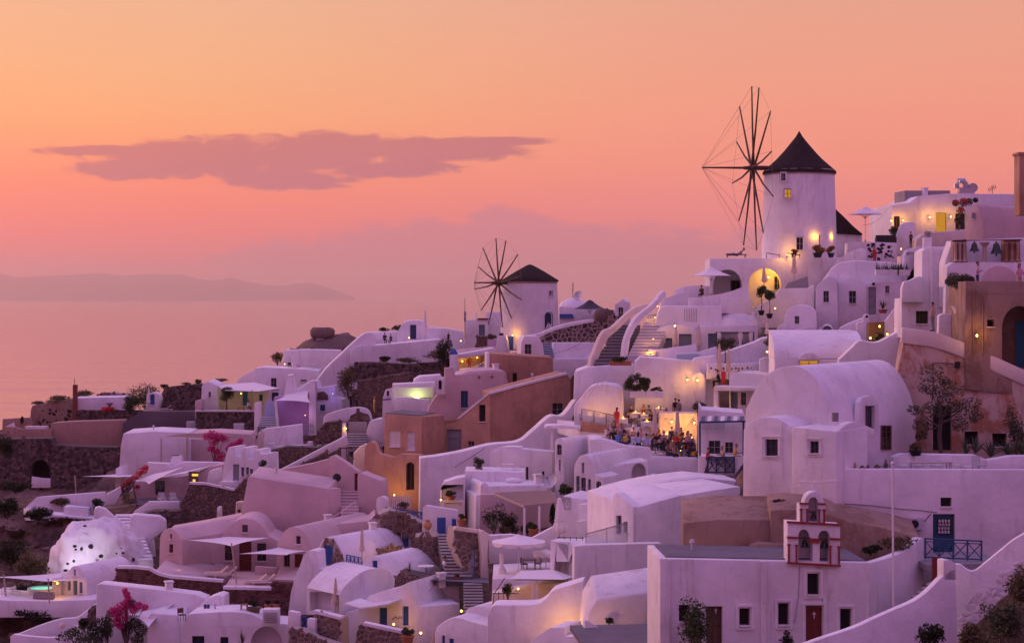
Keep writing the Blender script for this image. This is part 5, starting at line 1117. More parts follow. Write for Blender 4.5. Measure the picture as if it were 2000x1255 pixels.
def bell_side():
 t=thing('tall_white_block','tall white stepped block with chimney beside the standing person','house',P(1810,640,132));pl=Pl(1800,131,-6)
 ext(pl,[(1760,660),(1761,583),(1800,581),(1801,490),(1812,482),(1862,481),(1862,500),(1846,520),(1846,660)],5,'white','wall',t,[rc(1789,607,1813,632,leaf('window','brown_wood','leaf_green',(2,0)),.5)],.12)
 ext(pl.back(-.6),[(1761,590),(1762,562)]+curve([(1766,550),(1780,546),(1792,540),(1800,540)])+[(1803,590)],1.2,'white','curved_wing',t,bev=.15)
 for x0,x1,y0 in((1817,1822,482),(1839,1847,486),(1834,1840,520)):ext(pl.back(-.25),[(x0,600),(x0,y0),(x1,y0),(x1,600)],.4,'white','buttress',t,bev=.04)
 ext(pl.back(.3),[(1804,490),(1804,464),(1820,463),(1820,490)],.7,'white','chimney',t,bev=.05);mb=MB();mb.lathe(pl.at(1812,463,.6),[(.2,0),(.2,.25),(.3,.28),(.22,.4),(0,.44)],12);mb.build('chimney_pot','concrete',t)
 v=thing('rose_vault_house','rose-beige barrel vaulted house above the bells','house',P(1940,470,150));p2=Pl(1905,150,-40)
 ext(p2,[(1886,480),(1887,445)]+curve([(1890,425),(1897,405),(1904,399),(1911,401),(1918,425),(1921,455)])+[(1922,480)],13,'rose','vault',v,bev=.12);mount(p2,rc(1900,416,1904,428,WIN),v)
 pr=thing('tan_chimney','tall tan plaster chimney at the right edge','chimney',P(1998,400,140));ext(Pl(1998,140,0),[(1991,420),(1991,300),(2025,300),(2025,420)],1.5,'tan','stack',pr,bev=.05);ext(Pl(1998,139.9,0),[(1989,302),(1989,297),(2027,297),(2027,302)],1.7,'tan','cap',pr,bev=.03)
 b=thing('bell_wall','old rough stone bell wall with two bells on a crossbar','bell wall',P(1930,520,124));p3=Pl(1930,123.5,2)
 ext(p3.back(.9),[(1845,560),(1846,512),(1860,470),(2220,455),(2220,560)],1.5,'white','back_wall',b,bev=.1)
 ext(p3.back(-.2),[(1848,560),(1850,520),(1862,512),(2220,511),(2220,560)],1.1,'white','base',b,bev=.08)
 for x0,x1 in((1862,1888),(1960,1993)):
  ext(p3,[(x0,513),(x0,469),(x1,467),(x1,513)],.6,'ochre_brown','pillar',b,bev=.08)
  for k in range(3):xx=x0+(x1-x0)*(k+.5)/3;mb=MB();mb.lathe(p3.at(xx,511,-.12),[(.16,0),(.16,.08),(.1,.14),(.1,1.1),(.16,1.2),(.16,1.3)],10);mb.build('half_column','ochre',b)
  band(b,p3,[(x0-2,510),(x1+2,510)],.14,.3,'ochre_brown','moulding')
 mb=MB();mb.lathe(p3.at(1923,511,.1),[(.22,0),(.15,.1),(.14,1.0),(.3,1.2),(.36,1.3)],14);mb.build('column','ochre',b)
 mb=MB();mb.beam(p3.at(1860,470,-.05),p3.at(1996,468,-.05),.06,.06);mb.build('crossbar','iron',b)
 for i,(x,s) in enumerate(((1903,.8),(1946,1.0))):
  bl=thing('hanging_bell',('smaller dark bell on the bell wall crossbar','larger dark bell on the bell wall crossbar')[i],'bell',p3.at(x,472,-.1));p=p3.at(x,471,-.12);mb=MB();mb.lathe(p-Vector((0,0,.84*s)),[(.44*s,0),(.36*s,.08*s),(.25*s,.35*s),(.2*s,.62*s),(.1*s,.74*s),(0,.78*s)],18);mb.build('bell_body','iron_bell',bl);mb=MB();mb.tube([p-Vector((0,0,.5*s)),p-Vector((0,0,1.0*s))],[.03,.06],6);mb.build('clapper','iron',bl);mb=MB();mb.tube([p,p-Vector((0,0,.12))],.05,6);mb.build('hanger','iron',bl)
 ext(p3.back(-.35),[(1918,549)]+arch(1919,1986,548,519,14)+[(1987,549)],.5,'rose','blind_arch',b,bev=.03)
 person('person in lilac shirt with backpack at the terrace below the bells',1909,567,119.5,1.2,'hold','lilac','navy',s=1.02);person('person in pink top leaning on the wall at the right edge',1991,570,118,.4,'lean','pink','tan','hair_dark','long')
 tb=thing('tan_building','weathered tan building with a dark arch at the right edge','building',P(1940,690,119));p4=Pl(1940,117,-3)
 ext(p4,[(1885,760),(1886,549),(2230,549),(2230,800)],6,'ochre_brown','wall',tb,[rc(1928,624,1942,638,WIND,.4),dict(pts=[(1957,720)]+arch(1957,2026,640,597,12)+[(2026,720)],deep=2.4,shut=True)],.1)
 mount(p4.back(2.3),rc(1984,628,2020,720,DOORT),tb);band(tb,p4,[(1886,573),(2030,573)],.08,.08,'ochre_brown','string_course')
 for x,y0 in((1901,560),(1919,562)):mb=MB();mb.tube([p4.at(x,y0,-.1),p4.at(x,690,-.1)],.05,6);mb.build('downpipe','ochre_brown',tb)
 lamp(1908,655,116.4,14,'lamp glowing on the tan building wall',off=.3)
 topiary('olive_tree','olive tree in a white pot between the white block and the tan building',1875,598,120.5,66,50,36,'leaf_olive',1500,pot=(.55,.5),leaf_=.09,trunkr=.09)
 w_=thing('path_wall','low rounded white wall behind the standing person','wall',P(1840,650,121));ext(Pl(1840,122,-4),[(1832,670),(1834,616),(1842,612),(1886,614),(1886,670)],.8,'white','wall',w_,bev=.15);ext(Pl(1840,128,-4),[(1845,640),(1847,560),(1890,550),(1890,640)],1,'white','back_wall',w_)
 person('person in tan shirt with shoulder bag standing on the path above the ochre wall',1822,647,118.6,-2.2,'stand','tan','grey',s=1.03)
 pa=thing('path','grey sloping path above the ochre wall','path',P(1830,648,119.5));mb=MB();mb.add([P(1762,652,117.8),P(1830,660,117.8),P(1900,688,117.8),P(2030,745,117.8),P(2030,738,121),P(1900,682,121),P(1830,653,121),P(1762,646,121)],[(0,1,6,7),(1,2,5,6),(2,3,4,5)]);mb.build('surface','paving',pa,0)
bell_side()
# ================================================================ restaurant terraces and houses below it
def restaurant():
 t=thing('restaurant_terrace','two-level white restaurant terrace crowded with diners','terrace',P(1230,900,152));pu=Pl(1180,158.5,12)
 ext(pu,[(1136,860),(1136,833),(1206,838),(1300,828),(1300,870)],9,'white','upper_floor',t,bev=.05,rise=0)
 ext(pu.back(-.1),[(1136,842),(1136,822),(1210,836),(1230,839),(1230,847),(1200,846)],.5,'tan','floor_edge',t,bev=.03)
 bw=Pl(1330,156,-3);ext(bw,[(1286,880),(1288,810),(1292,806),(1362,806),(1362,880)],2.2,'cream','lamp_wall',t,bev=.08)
 lf=Pl(1250,151.5,2);ext(lf,[(1155,930),(1157,858)]+curve([(1170,857),(1200,862),(1218,868),(1240,872)])+[(1270,874),(1276,890),(1362,893),(1362,930)],5.5,'white','lower_floor',t,bev=.08)
 ext(lf.back(-.2),[(1150,940),(1152,858),(1200,864),(1226,872),(1241,874),(1241,900),(1268,896),(1270,890),(1364,896),(1364,960),(1150,960)],.4,'white','parapet',t,[nook(1235,902,1265,935,.35,True)],.1)
 sw=thing('yellow_bench_wall','cream wall behind the upper restaurant tables','wall',P(1240,800,160));ext(Pl(1240,165,3),[(1130,820),(1130,795),(1180,796),(1215,785),(1230,775),(1316,772),(1320,820)],1,'cream','wall',sw,bev=.15)
 b=thing('balustrade','dark wooden balustrade with planters along the upper restaurant floor','railing',P(1140,830,157.4));pb=Pl(1140,157.6,22)
 for x0,y0,x1,y1 in((1136,798,1160,802),(1160,802,1184,807),(1184,807,1208,813)):
  mb=MB();mb.beam(pb.at(x0,y0),pb.at(x1,y1),.06,.06);mb.build('top_rail','brown_wood',b);mb=MB();mb.beam(pb.at(x0,y0),pb.at(x0,y0+24),.07,.07);mb.build('post','brown_wood',b)
  mb=MB();mb.face([pb.at(x0,y0+22),pb.at(x0,y0+2),pb.at(x1,y1+2),pb.at(x1,y1+22)]);mb.build('glass_panel','glass_clear',b,0)
 up=[(1150,819,1),(1172,822,1),(1216,826,1),(1240,815,1),(1256,818,1),(1262,832,1),(1285,806,1)]
 NM=('at the left end of the upper balustrade','second along the upper balustrade','with candles behind the person in the red dress','in the middle of the upper floor','right of the middle upper table','by the steps of the upper floor','at the back right of the upper floor')
 for i,(x,y,c) in enumerate(up):
  Y=159.5+(1.8 if i in(3,4,6) else 0);table('white-clothed dining table '+NM[i],x,y+8,Y,.85,.85,group='upper restaurant tables')
  if c:lamp(x,y-8,Y,17,'candle on the dining table '+NM[i],'table_candle','candle',style='candle',off=.0,bulb='candle',r=.05,rl=.06,pos=P(x,y+8,Y)+Vector((.05,-.1,.78)))  # candles on the two leftmost tables are added to brighten that end
  for k,dx_ in enumerate((-13,13)):chair('dark chair, %s side of the table %s'%(('left','right')[k],NM[i]),x+dx_*.95,y+9,Y+.2,(1.57,-1.57)[k],'iron',group='restaurant chairs')
 ppl=[(1227,824,160,1.4,'black','skin'),(1234,812,161.8,-.6,'black','black'),(1256,810,162,.5,'orange','black'),(1266,812,161.6,2.4,'blue','navy'),(1272,822,160.3,-1.4,'black','black'),(1291,816,161,-.5,'navy','navy'),(1300,820,160,.4,'orange','black'),(1319,808,161.4,2.8,'black','grey'),(1326,810,161.2,-2.6,'grey','grey'),(1203,815,160.6,.3,'white','tan')]
 D=('dark-haired diner in black facing right on the upper floor','diner in black at the middle upper table','fair diner in orange at the upper floor back','diner in blue right of the orange top','diner in black by the upper steps','diner in navy right of the middle table','diner in orange near the closed parasol','standing dark figure at the back right of the upper floor','grey-shirted person beside the standing dark figure','diner in white behind the balustrade')
 for i,(x,y,Y,yw,tp,bt) in enumerate(ppl):person(D[i],x,y+10,Y,yw,'sit' if i not in(7,8) else 'stand',tp,bt,'hair_fair' if i==2 else 'hair_dark','long' if i in(1,2,6) else 'short',group='restaurant guests')
 person('person in long red dress standing at the upper restaurant edge',1205,836,157.4,2.7,'stand','red','red','hair_dark','long',s=.98)
 person('waiter in white walking between the terrace levels',1237,862,155.5,1.3,'hold','white','white',s=1.0)
 furled('tall closed parasol left of the restaurant lamps',1279,866,153.6,72,14);furled('tall closed parasol between the two restaurant lamps',1323,866,153.2,66,14)
 lamp(1312,823,155.2,36,'left hanging lamp on the cream restaurant wall',off=.3);lamp(1356,825,155.2,36,'right hanging lamp on the cream restaurant wall',off=.3)
 bush('potted_shrub','dark round shrub on the wall right of the restaurant','shrub',1365,807,156.5,30,24,'leaf_dark',350,.1)
 lo=[(1190,852),(1214,862),(1240,866),(1262,869),(1284,873),(1302,860),(1330,866),(1350,870),(1290,888),(1310,892),(1328,893),(1345,890)]
 LM=('at the left end of the lower floor','second along the lower floor','third along the lower parapet','fourth along the lower parapet','fifth along the lower parapet','under the left lamp','before the tall closed parasol','right of the tall closed parasol','at the lower corner','with candles near the balcony','lowest before the balcony','by the railing near the balcony')
 for i,(x,y) in enumerate(lo):
  Y=153+(1.2 if y<864 else(-1.2 if y>885 else 0));Y+=.9;y-=4;table('white-clothed table '+LM[i],x,y+9,Y,.7,.6,group='lower restaurant tables')
  if i in(0,1,4,5,6,7,8,9,10):lamp(x,y,Y,24 if i<5 else 30,'candle on the white-clothed table '+LM[i],'table_candle','candle',style='candle',bulb='candle',off=0,r=.055,rl=.06,pos=P(x,y+9,Y)+Vector((.04,-.12,.78)))
 lp=[(1199,859,'black',1.2),(1207,866,'blue',2.6),(1222,868,'yellow',2.9),(1229,866,'navy',-1.2),(1246,869,'lightblue',2.9),(1264,872,'lightblue',-2.6),(1274,872,'navy',1.4),(1282,868,'black',.4),(1291,874,'white',-2.4),(1312,858,'navy',3.0),(1331,860,'brown',-.4),(1305,874,'black',.8),(1318,876,'grey',-1.5),(1348,872,'orange',.3),(1336,880,'black',2.5),(1303,889,'brown',1.4),(1318,890,'tan',.2),(1337,894,'grey',-2.7),(1353,894,'yellow',2.9),(1344,884,'red',-.6),(1190,862,'brown',-1.2),(1297,866,'tan',-.3)]
 for i,(x,y,c,yw) in enumerate(lp):
  Y=153.4+(.9 if y<864 else(-1.4 if y>885 else-.1));person('%s diner in %s %s'%(('short-haired','long-haired')[i%3==1],c,('at the left end of the lower floor','left of the yellow top on the lower floor','bright against the lower parapet','right of the yellow top on the lower floor','with back to the parapet, left of the pair','with back to the parapet, right of the pair','facing right mid parapet','behind the mid parapet pair','at the fifth parapet table','standing out under the left lamp','left of the right lamp','at the corner table','facing left at the corner table','glowing near the right lamp','behind the lowest tables','left at the lowest candle table','facing the camera at the lowest candle table','with back turned at the lowest table','at the lowest right table','behind the yellow top by the balcony','leftmost on the lower floor','behind the corner table')[i]),x,y+11,max(Y-.6,152.1),yw,'sit',c,('navy','black','tan')[i%3],('hair_dark','hair_fair','hair_dark','hair_grey')[i%4 if i%5 else 0],'long' if i%3==1 else 'short',group='restaurant guests',skin='skin' if i%2 else 'skin_pale',s=1.12)
restaurant()
def more_guests():
 for i,(x,y,c,yw) in enumerate(((1193,850,'white',.6),(1201,846,'brown',-.8),(1212,850,'lilac',.5),(1219,854,'black',-1),(1236,858,'tan',.4),(1252,860,'pink',-.5),(1268,862,'grey',.9),(1287,860,'orange',-.9),(1320,868,'red',.2),(1326,878,'brown',2.2),(1311,880,'tan',-2.5),(1342,866,'pink',.7),(1356,880,'brown',-1.2),(1296,880,'black',1.8))):
  person('%s diner in %s %s'%(('seated','long-haired')[i%2],c,('behind the left end table of the lower floor','second in the back row of the lower floor','third in the back row of the lower floor','fourth in the back row near the walking waiter','right of the walking waiter','behind the pair in light blue','left of the first closed parasol','right of the first closed parasol','below the left lamp near the glowing tables','back to back among the glowing tables','left among the glowing tables','below the right lamp','at the far right of the glowing tables','at the left edge of the glowing tables')[i]),x,y+12,154.6 if y<864 else 152.2,yw,'sit',c,'navy',('hair_dark','hair_fair')[i%3==0],'long' if i%2 else 'short',group='restaurant guests',skin='skin_pale' if i%2 else 'skin',s=1.12)
more_guests()
def balcony_house():
 t=thing('balcony_house','white house with blue-striped awning and blue balcony railing','house',P(1410,920,141));pl=Pl(1410,142,-6)
 ext(pl,[(1363,980),(1364,790),(1370,800),(1452,806),(1462,830),(1462,980)],5,'white','wall',t,[rc(1384,860,1407,886,WIN,.25),rc(1416,863,1432,884,WIN,.25)],.1)
 ext(pl.back(-2.6),[(1363,960),(1364,890),(1460,893),(1460,960)],2.8,'white','balcony',t,[nook(1384,893,1434,928,.3)],.08)
 aw=thing('striped_awning','blue and white striped slatted awning over the balcony','awning',P(1370,890,139));at=lambda x,y,o=0:P(x,y,139.2+o)
 for k in range(8):
  m_=MB();x0=1368+k*12.6;m_.face([at(x0,823),at(x0+8,823),at(x0+10,812,2.0),at(x0+2.5,812,2.0)]);m_.face([at(x0,824),at(x0+8,824),at(x0+10,813,2.0),at(x0+2.5,813,2.0)][::-1]);m_.build('slat','navy' if k%2==0 else 'frame_white',aw,0)
 for a,b in(((1367,824),(1470,822)),((1367,824),(1367,890)),((1452,823),(1452,890))):m_=MB();m_.beam(at(*a),at(*b),.13,.13);m_.build('frame_bar','navy',aw)
 lattice_rail('balcony_railing','dark blue crossed-bar balcony railing under the striped awning',pl.back(-2.75),1382,892,1434,924,3,'navy',.09)
 lattice_rail('upper_railing','grey lattice railing behind the striped awning',pl.back(-.2),1372,825,1414,838,3,'grey_paint',.06);lattice_rail('roof_railing','pale lattice railing on the roof above the striped awning',pl.back(.4),1374,806,1410,818,3,'grey_paint',.05)
 person('grey-haired person in tan on the blue balcony',1413,908,139.6,-1.3,'sit','tan','grey','hair_fair',s=1.05);person('person in ochre shirt at the right end of the blue balcony',1435,905,139.8,1.4,'sit','yellow','tan','hair_fair',s=1.1);person('person in dark red at the left end of the blue balcony',1381,908,139.6,1.2,'sit','red','navy',s=.95)
 dn=thing('pale_ramp_house','large plain white house with sloping roof below the blue balcony','house',P(1290,1060,122));p2=Pl(1330,124,20)
 ext(p2,[(1235,1190),(1236,992),(1332,966),(1332,1190)],8,'white','wall',dn,bev=.15,rise=.4)
 ext(p2.back(.4),[(1330,1120),(1330,967),(1390,957),(1446,949),(1450,1120)],9,'white','wall',dn,bev=.15)
 p3=Pl(1236,p2.at(1236,1000).y,-48);ext(p3.back(-.05),[(1196,1100),(1198,965),(1203,962),(1237,990),(1237,1100)],.8,'white','front',dn,[rc(1203,1006,1214,1042,DOORGL,.25),rc(1217,1018,1226,1040,WIN,.25)],.06)
 ext(Pl(1300,131,10),[(1198,980),(1200,963),(1250,950),(1300,940),(1368,932),(1452,940),(1452,980)],5,'white','roof_terrace',dn,bev=.15)
 mb=MB();mb.tube([p2.at(1446,960,.2),p2.at(1435,985,.2),p2.at(1402,1004,.2),p2.at(1370,1016,.2),p2.at(1336,1022,.2)],.03,5);mb.build('cable','grey_frame',dn)
 yd=thing('plaster_yard_wall','long patchy white retaining wall left of the church','wall',P(1230,1200,113));p4=Pl(1240,118.5,8)
 ext(p4,[(1120,1300),(1122,1066),(1140,1064),(1292,1060),(1292,1300)],.8,'white_old','wall',yd,bev=.1)
 ext(Pl(1200,108,4),[(1140,1290),(1148,1200),(1165,1170),(1292,1152),(1292,1290)],3,'white_old','sloped_bench',yd,bev=.3,rise=1.0);bush('weed_tuft','small dark weed on the white yard slope left of the church','weeds',1190,1216,107.4,20,10,'leaf_dark',100,.1)
 fl=MB();fl.box(P(1240,1252,101),(6,9,.3),.1);tag(fl.build('yard_floor','slate_floor',None,loc=P(1240,1252,101)),'dark paved yard at the church corner',kind='structure')
balcony_house()
# ================================================================ around the far windmill
def far_mill_area():
 t=thing('blue_door_house','white rounded house with blue door on the far terrace','house',P(810,670,245));pl=Pl(810,243,3)
 ext(pl,[(770,700),(778,645)]+curve([(781,640),(790,629),(805,626),(825,627),(834,636),(838,640)])+[(870,641),(905,647),(912,700)],7,'white','wall',t,[rc(801,634,813,662,DOORN,.3)],.15)
 furled('white closed parasol standing like a spike by the blue door house',830.5,668,239,62,9,'canvas')
 w_=thing('far_terrace_wall','long curved white wall under the far terrace','wall',P(770,710,238));p2=Pl(770,236,6)
 ext(p2,[(686,760),(684,690)]+curve([(688,682),(697,676),(712,674),(740,674),(800,668),(862,662)])+[(866,760)],7,'white','wall',w_,bev=.15)
 rf=thing('flat_roof_house','low white flat-roofed house behind the two seated people','house',P(745,672,246));ext(Pl(745,244,0),[(700,690),(704,655),(712,649),(785,647),(792,655),(792,690)],6,'white','wall',rf,bev=.2);ext(Pl(745,243,0),[(706,690),(708,660),(732,660),(732,690)],1,'white','block',rf)
 person('dark figure sitting on the far terrace wall',751,671,237.5,.4,'sit','black','black',s=1.05);person('smaller dark figure sitting right of another on the far terrace wall',764,671,237.5,-.5,'sit','navy','black',s=.9);person('dark figure between the far houses near the small lamp',876,669,238,.5,'stand','black','black',s=.75)
 bush('far_shrub','green shrub on the roof behind the seated figures','shrub',778,648,248,30,16,'leaf_green',260,.16);bush('far_flowering_shrub','dark reddish shrub at the left of the flat roof','shrub',750,649,249,22,10,'leaf_dark',160,.15)
 for i,(x,y,Y) in enumerate(((799,661,237),(912,655,236),(900,667,237))):lamp(x,y,Y,5,('table lamp on the far terrace beside the blue door','lamp at the corner of the flag house','low lamp left of the flag house')[i],'small_lamp',style='ground',off=.1,r=.08)
 f=thing('flag_house','white two-block house left of the far windmill beside a flag','house',P(940,665,236));p3=Pl(940,234,-5)
 ext(p3,[(908,690),(908,625),(952,622),(953,690)],5,'white','wall',f,[rc(935,634,947,656,DOORG,.25)]);ext(p3.back(1.5),[(948,690),(950,610),(984,608),(986,690)],5,'white','wall',f);ext(p3.back(-.2),[(932,624),(933,621),(953,621),(953,624)],1,'red_wood','roof_edge',f,bev=0)
 fp=thing('flagpole','flagpole with a limp blue and white striped flag','flag',P(908,662,231));mb=MB();mb.tube([P(908,662,231),P(908,582,231)],[.05,.03],6);mb.build('pole','iron',fp)
 for k in range(9):m_=MB();y0=607+k*2;m_.face([P(908,y0,231),P(908+2.6+.5*math.sin(k),y0+3,231.1),P(908+2.6+.5*math.sin(k+1),y0+5,231.1),P(908,y0+2,231)]);m_.face([P(908,y0,231),P(906.2,y0+2.6,230.8),P(906.2,y0+4.6,230.8),P(908,y0+2,231)]);m_.build('stripe','blue' if k%2==0 else 'cloth_white',fp,0)
 ch=thing('white_chimney','tapered white chimney before the far windmill','chimney',P(980,690,222));ext(Pl(980,221.5,-8),[(966,700),(970,665),(973,655),(987,655),(990,665),(994,700)],1.4,'white','stack',ch,bev=.1);mb=MB();mb.lathe(P(979,655,222.2),[(.25,0),(.3,.15),(.2,.3),(0,.32)],10);mb.build('chimney_pot','iron',ch)
 for i,(x0,x1,y0,y1,m_) in enumerate(((952,968,662,674,'cloth_lilac'),(990,1019,656,674,'blue'))):w2=thing('painted_parapet',('lilac painted planter left of the white chimney','blue painted parapet at the foot of the far windmill')[i],'wall',P(x0,y1,224));ext(Pl(x0,223.5-i*.5,0),[(x0,y1+10),(x0,y0),(x1,y0+1),(x1,y1+10)],.6,m_,'wall',w2,bev=.05)
 bush('planter_grass','grassy plants in the lilac planter','plant',960,663,223.8,22,12,'leaf_dry',200,.14);gw=stonewall('mossy_wall','mossy stone wall below the flag house',Pl(942,228,0),[(930,690),(931,657),(954,656),(955,690)],.8,.4,'stone_brown','mortar_dark')
 lamp(1001,652,221,22,'floor light at the foot of the far windmill','floor_light',style='ground',off=.2,pos=P(1001,656,222.3))
 b=thing('bar','small open bar glowing golden under a white slab roof','bar',P(925,720,218));p4=Pl(925,217,8)
 ext(p4.back(2.5),[(893,740),(893,682),(968,676),(968,740)],.5,'cream','back_wall',b,bev=0);ext(p4.back(-.3),[(889,700),(889,693),(966,679),(970,683),(968,690),(890,701)],3,'white','roof_slab',b,bev=.05)
 ext(p4.back(.6),[(892,745),(893,722),(930,716),(955,700),(955,745)],.8,'white','counter',b);rr=random.Random(12)
 for k in range(14):mb=MB();p=p4.at(897+k*3.6,712-k*.8,2.0);mb.lathe(p,[(.08,0),(.08,.3),(.03,.4),(.03,.5)],8);mb.build('bottle',('terracotta','leaf_golden','clay_jar')[k%3],b)
 lamp(905,712,218,26,'left lamp inside the golden bar','bar_lamp',off=0,pos=P(903,705,218.4));lamp(930,700,218,20,'right lamp inside the golden bar','bar_lamp',off=0,pos=P(932,698,218.4));person('person in red and orange inside the golden bar',917,722,218.3,0,'stand','orange','red',s=.95)
 pv=thing('blue_topped_kiosk','little white kiosk with blue pyramid roof left of the bar','kiosk',P(886,716,217));ext(Pl(886,216,-10),[(878,745),(878,692),(893,692),(893,745)],1,'white','wall',pv,bev=.05);mb=MB();c=P(886,690,216.5);mb.lathe(c,[(.62,-.15),(.62,.1),(.3,.5),(0,.62)],4,a0=.78);mb.build('roof','blue',pv);mb=MB();mb.tube([c+Vector((0,0,.5)),c+Vector((0,0,1.3))],.04,5);mb.build('finial','white',pv)
 agave('agave','small agave on the white ledge right of the golden bar',941,716,214.5,14,12,hpx=16)
 s=thing('curved_stone_wall','curved brown stone wall with thick pale mortar and white coping','wall',P(1110,670,212));p5=Pl(1110,211,4);o5=[(1054,671),(1056,655)]+curve([(1062,650),(1080,643),(1100,638),(1130,632),(1160,627),(1168,618),(1182,614),(1214,617)])+[(1200,640),(1186,671)]
 ext(p5,o5,2.5,'mortar','core',s,bev=0);stones(p5,o5,.62,'stone_dark',s,gap=.13,proud=.06)
 ext(p5.back(-.15),[(1018,662)]+curve([(1020,656),(1040,653),(1056,650),(1075,641),(1097,634),(1130,627),(1158,623)])+[(1160,629),(1130,634),(1097,641),(1075,648),(1058,657),(1040,661),(1022,664)],1.2,'white','coping',s,bev=.08)
 mb=MB();mb.ball(p5.at(1174,617,.5),.9,(1,.9,1.1),10,7);mb.build('boulder','rock',s)
 lo=thing('service_wall','white wall with square panel and grey window under the curved stone wall','wall',P(1100,704,206));p6=Pl(1090,205,6)
 ext(p6,[(1015,740),(1018,668),(1024,656),(1052,656),(1060,672),(1064,700),(1150,700),(1164,690),(1164,740)],4,'white','wall',lo,[rc(1025,672,1038,692,WIN,.25)],.15);ext(p6.back(1.8),[(1080,712),(1082,669),(1164,669),(1164,712)],2,'white','back_wall',lo,bev=.05)
 mb=MB();q_=[p6.back(1.8).at(*c,-.04) for c in((1110,704),(1110,679),(1128,679),(1128,704))];ring(mb,q_,p6,.08,.06);mb.build('panel_frame','white',lo)
 st=thing('grey_blue_steps','short flight of grey-blue steps under the curved stone wall','stairs',P(1066,700,204));steps(st,P(1060,702,205),P(1055,669,210),7,1.3,(1,.1,0),'grey_paint','grey_blue')
 d_=thing('far_dome_house','pale domed house with satellite dish behind the far windmill','house',P(1120,620,246));mb=MB();mb.ball(P(1120,604,246),1,(2.1,2.1,1.5),24,14);mb.build('dome','white',d_,80);ext(Pl(1110,243,0),[(1092,660),(1092,598),(1125,600),(1205,606),(1205,660)],4,'white','wall',d_);ext(Pl(1110,242.6,0),[(1093,621),(1093,613),(1118,613),(1121,621)],.4,'blue','blue_box',d_,bev=0)
 an=thing('mast_antenna','thin antenna mast on the far dome','antenna',P(1119,590,246));mb=MB();mb.tube([P(1119,592,246),P(1119,551,246)],.04,5);mb.build('mast','iron',an);mb=MB();[mb.tube([P(1117,556+k*4,246),P(1121,556+k*4,246)],.025,4) for k in range(4)];mb.build('cross_arms','iron',an)
 dish('white satellite dish on the far dome',1129,576,245,9)
 parasol('large dark parasol right of the far windmill',1152,640,240,54,64,'dark_canvas',slope=.3);parasol('smaller dark parasol behind the curved stone wall',1185,640,241,38,44,'dark_canvas',slope=.3)
 g=thing('white_gable_block','small white block with pitched top right of the dark parasols','house',P(1218,620,225));ext(Pl(1218,224,-20),[(1200,650),(1201,594),(1212,588),(1216,583),(1224,590),(1226,650)],1.5,'white','wall',g,[rc(1207,600,1217,620,WINW,.2)],.05)
def dish(label,px,py,Y,rpx):
 p=P(px,py,Y);r=rpx*Y/F;t=thing('satellite_dish',label,'satellite dish',p-Vector((0,0,r)));mb=MB();mb.lathe(Vector((0,0,0)),[(0,-.25*r),(.5*r,-.18*r),(r,0),(r*1.02,.02)],20);ro=Matrix.Rotation(rad(-35),3,'Z')@Matrix.Rotation(rad(62),3,'X');mb.v=[ro@v+p for v in mb.v];mb.build('reflector','grey_paint',t,60)
 mb=MB();mb.tube([p-Vector((0,-.2,r*1.3)),p-Vector((0,-.2,0))],.05,6);mb.build('mast','steel',t);mb=MB();mb.tube([p-Vector((0,0,r*.8)),p+ro@Vector((0,0,r*.9))],.02,4);mb.ball(p+ro@Vector((0,0,r*.9)),.07);mb.build('receiver_arm','iron',t)
far_mill_area()
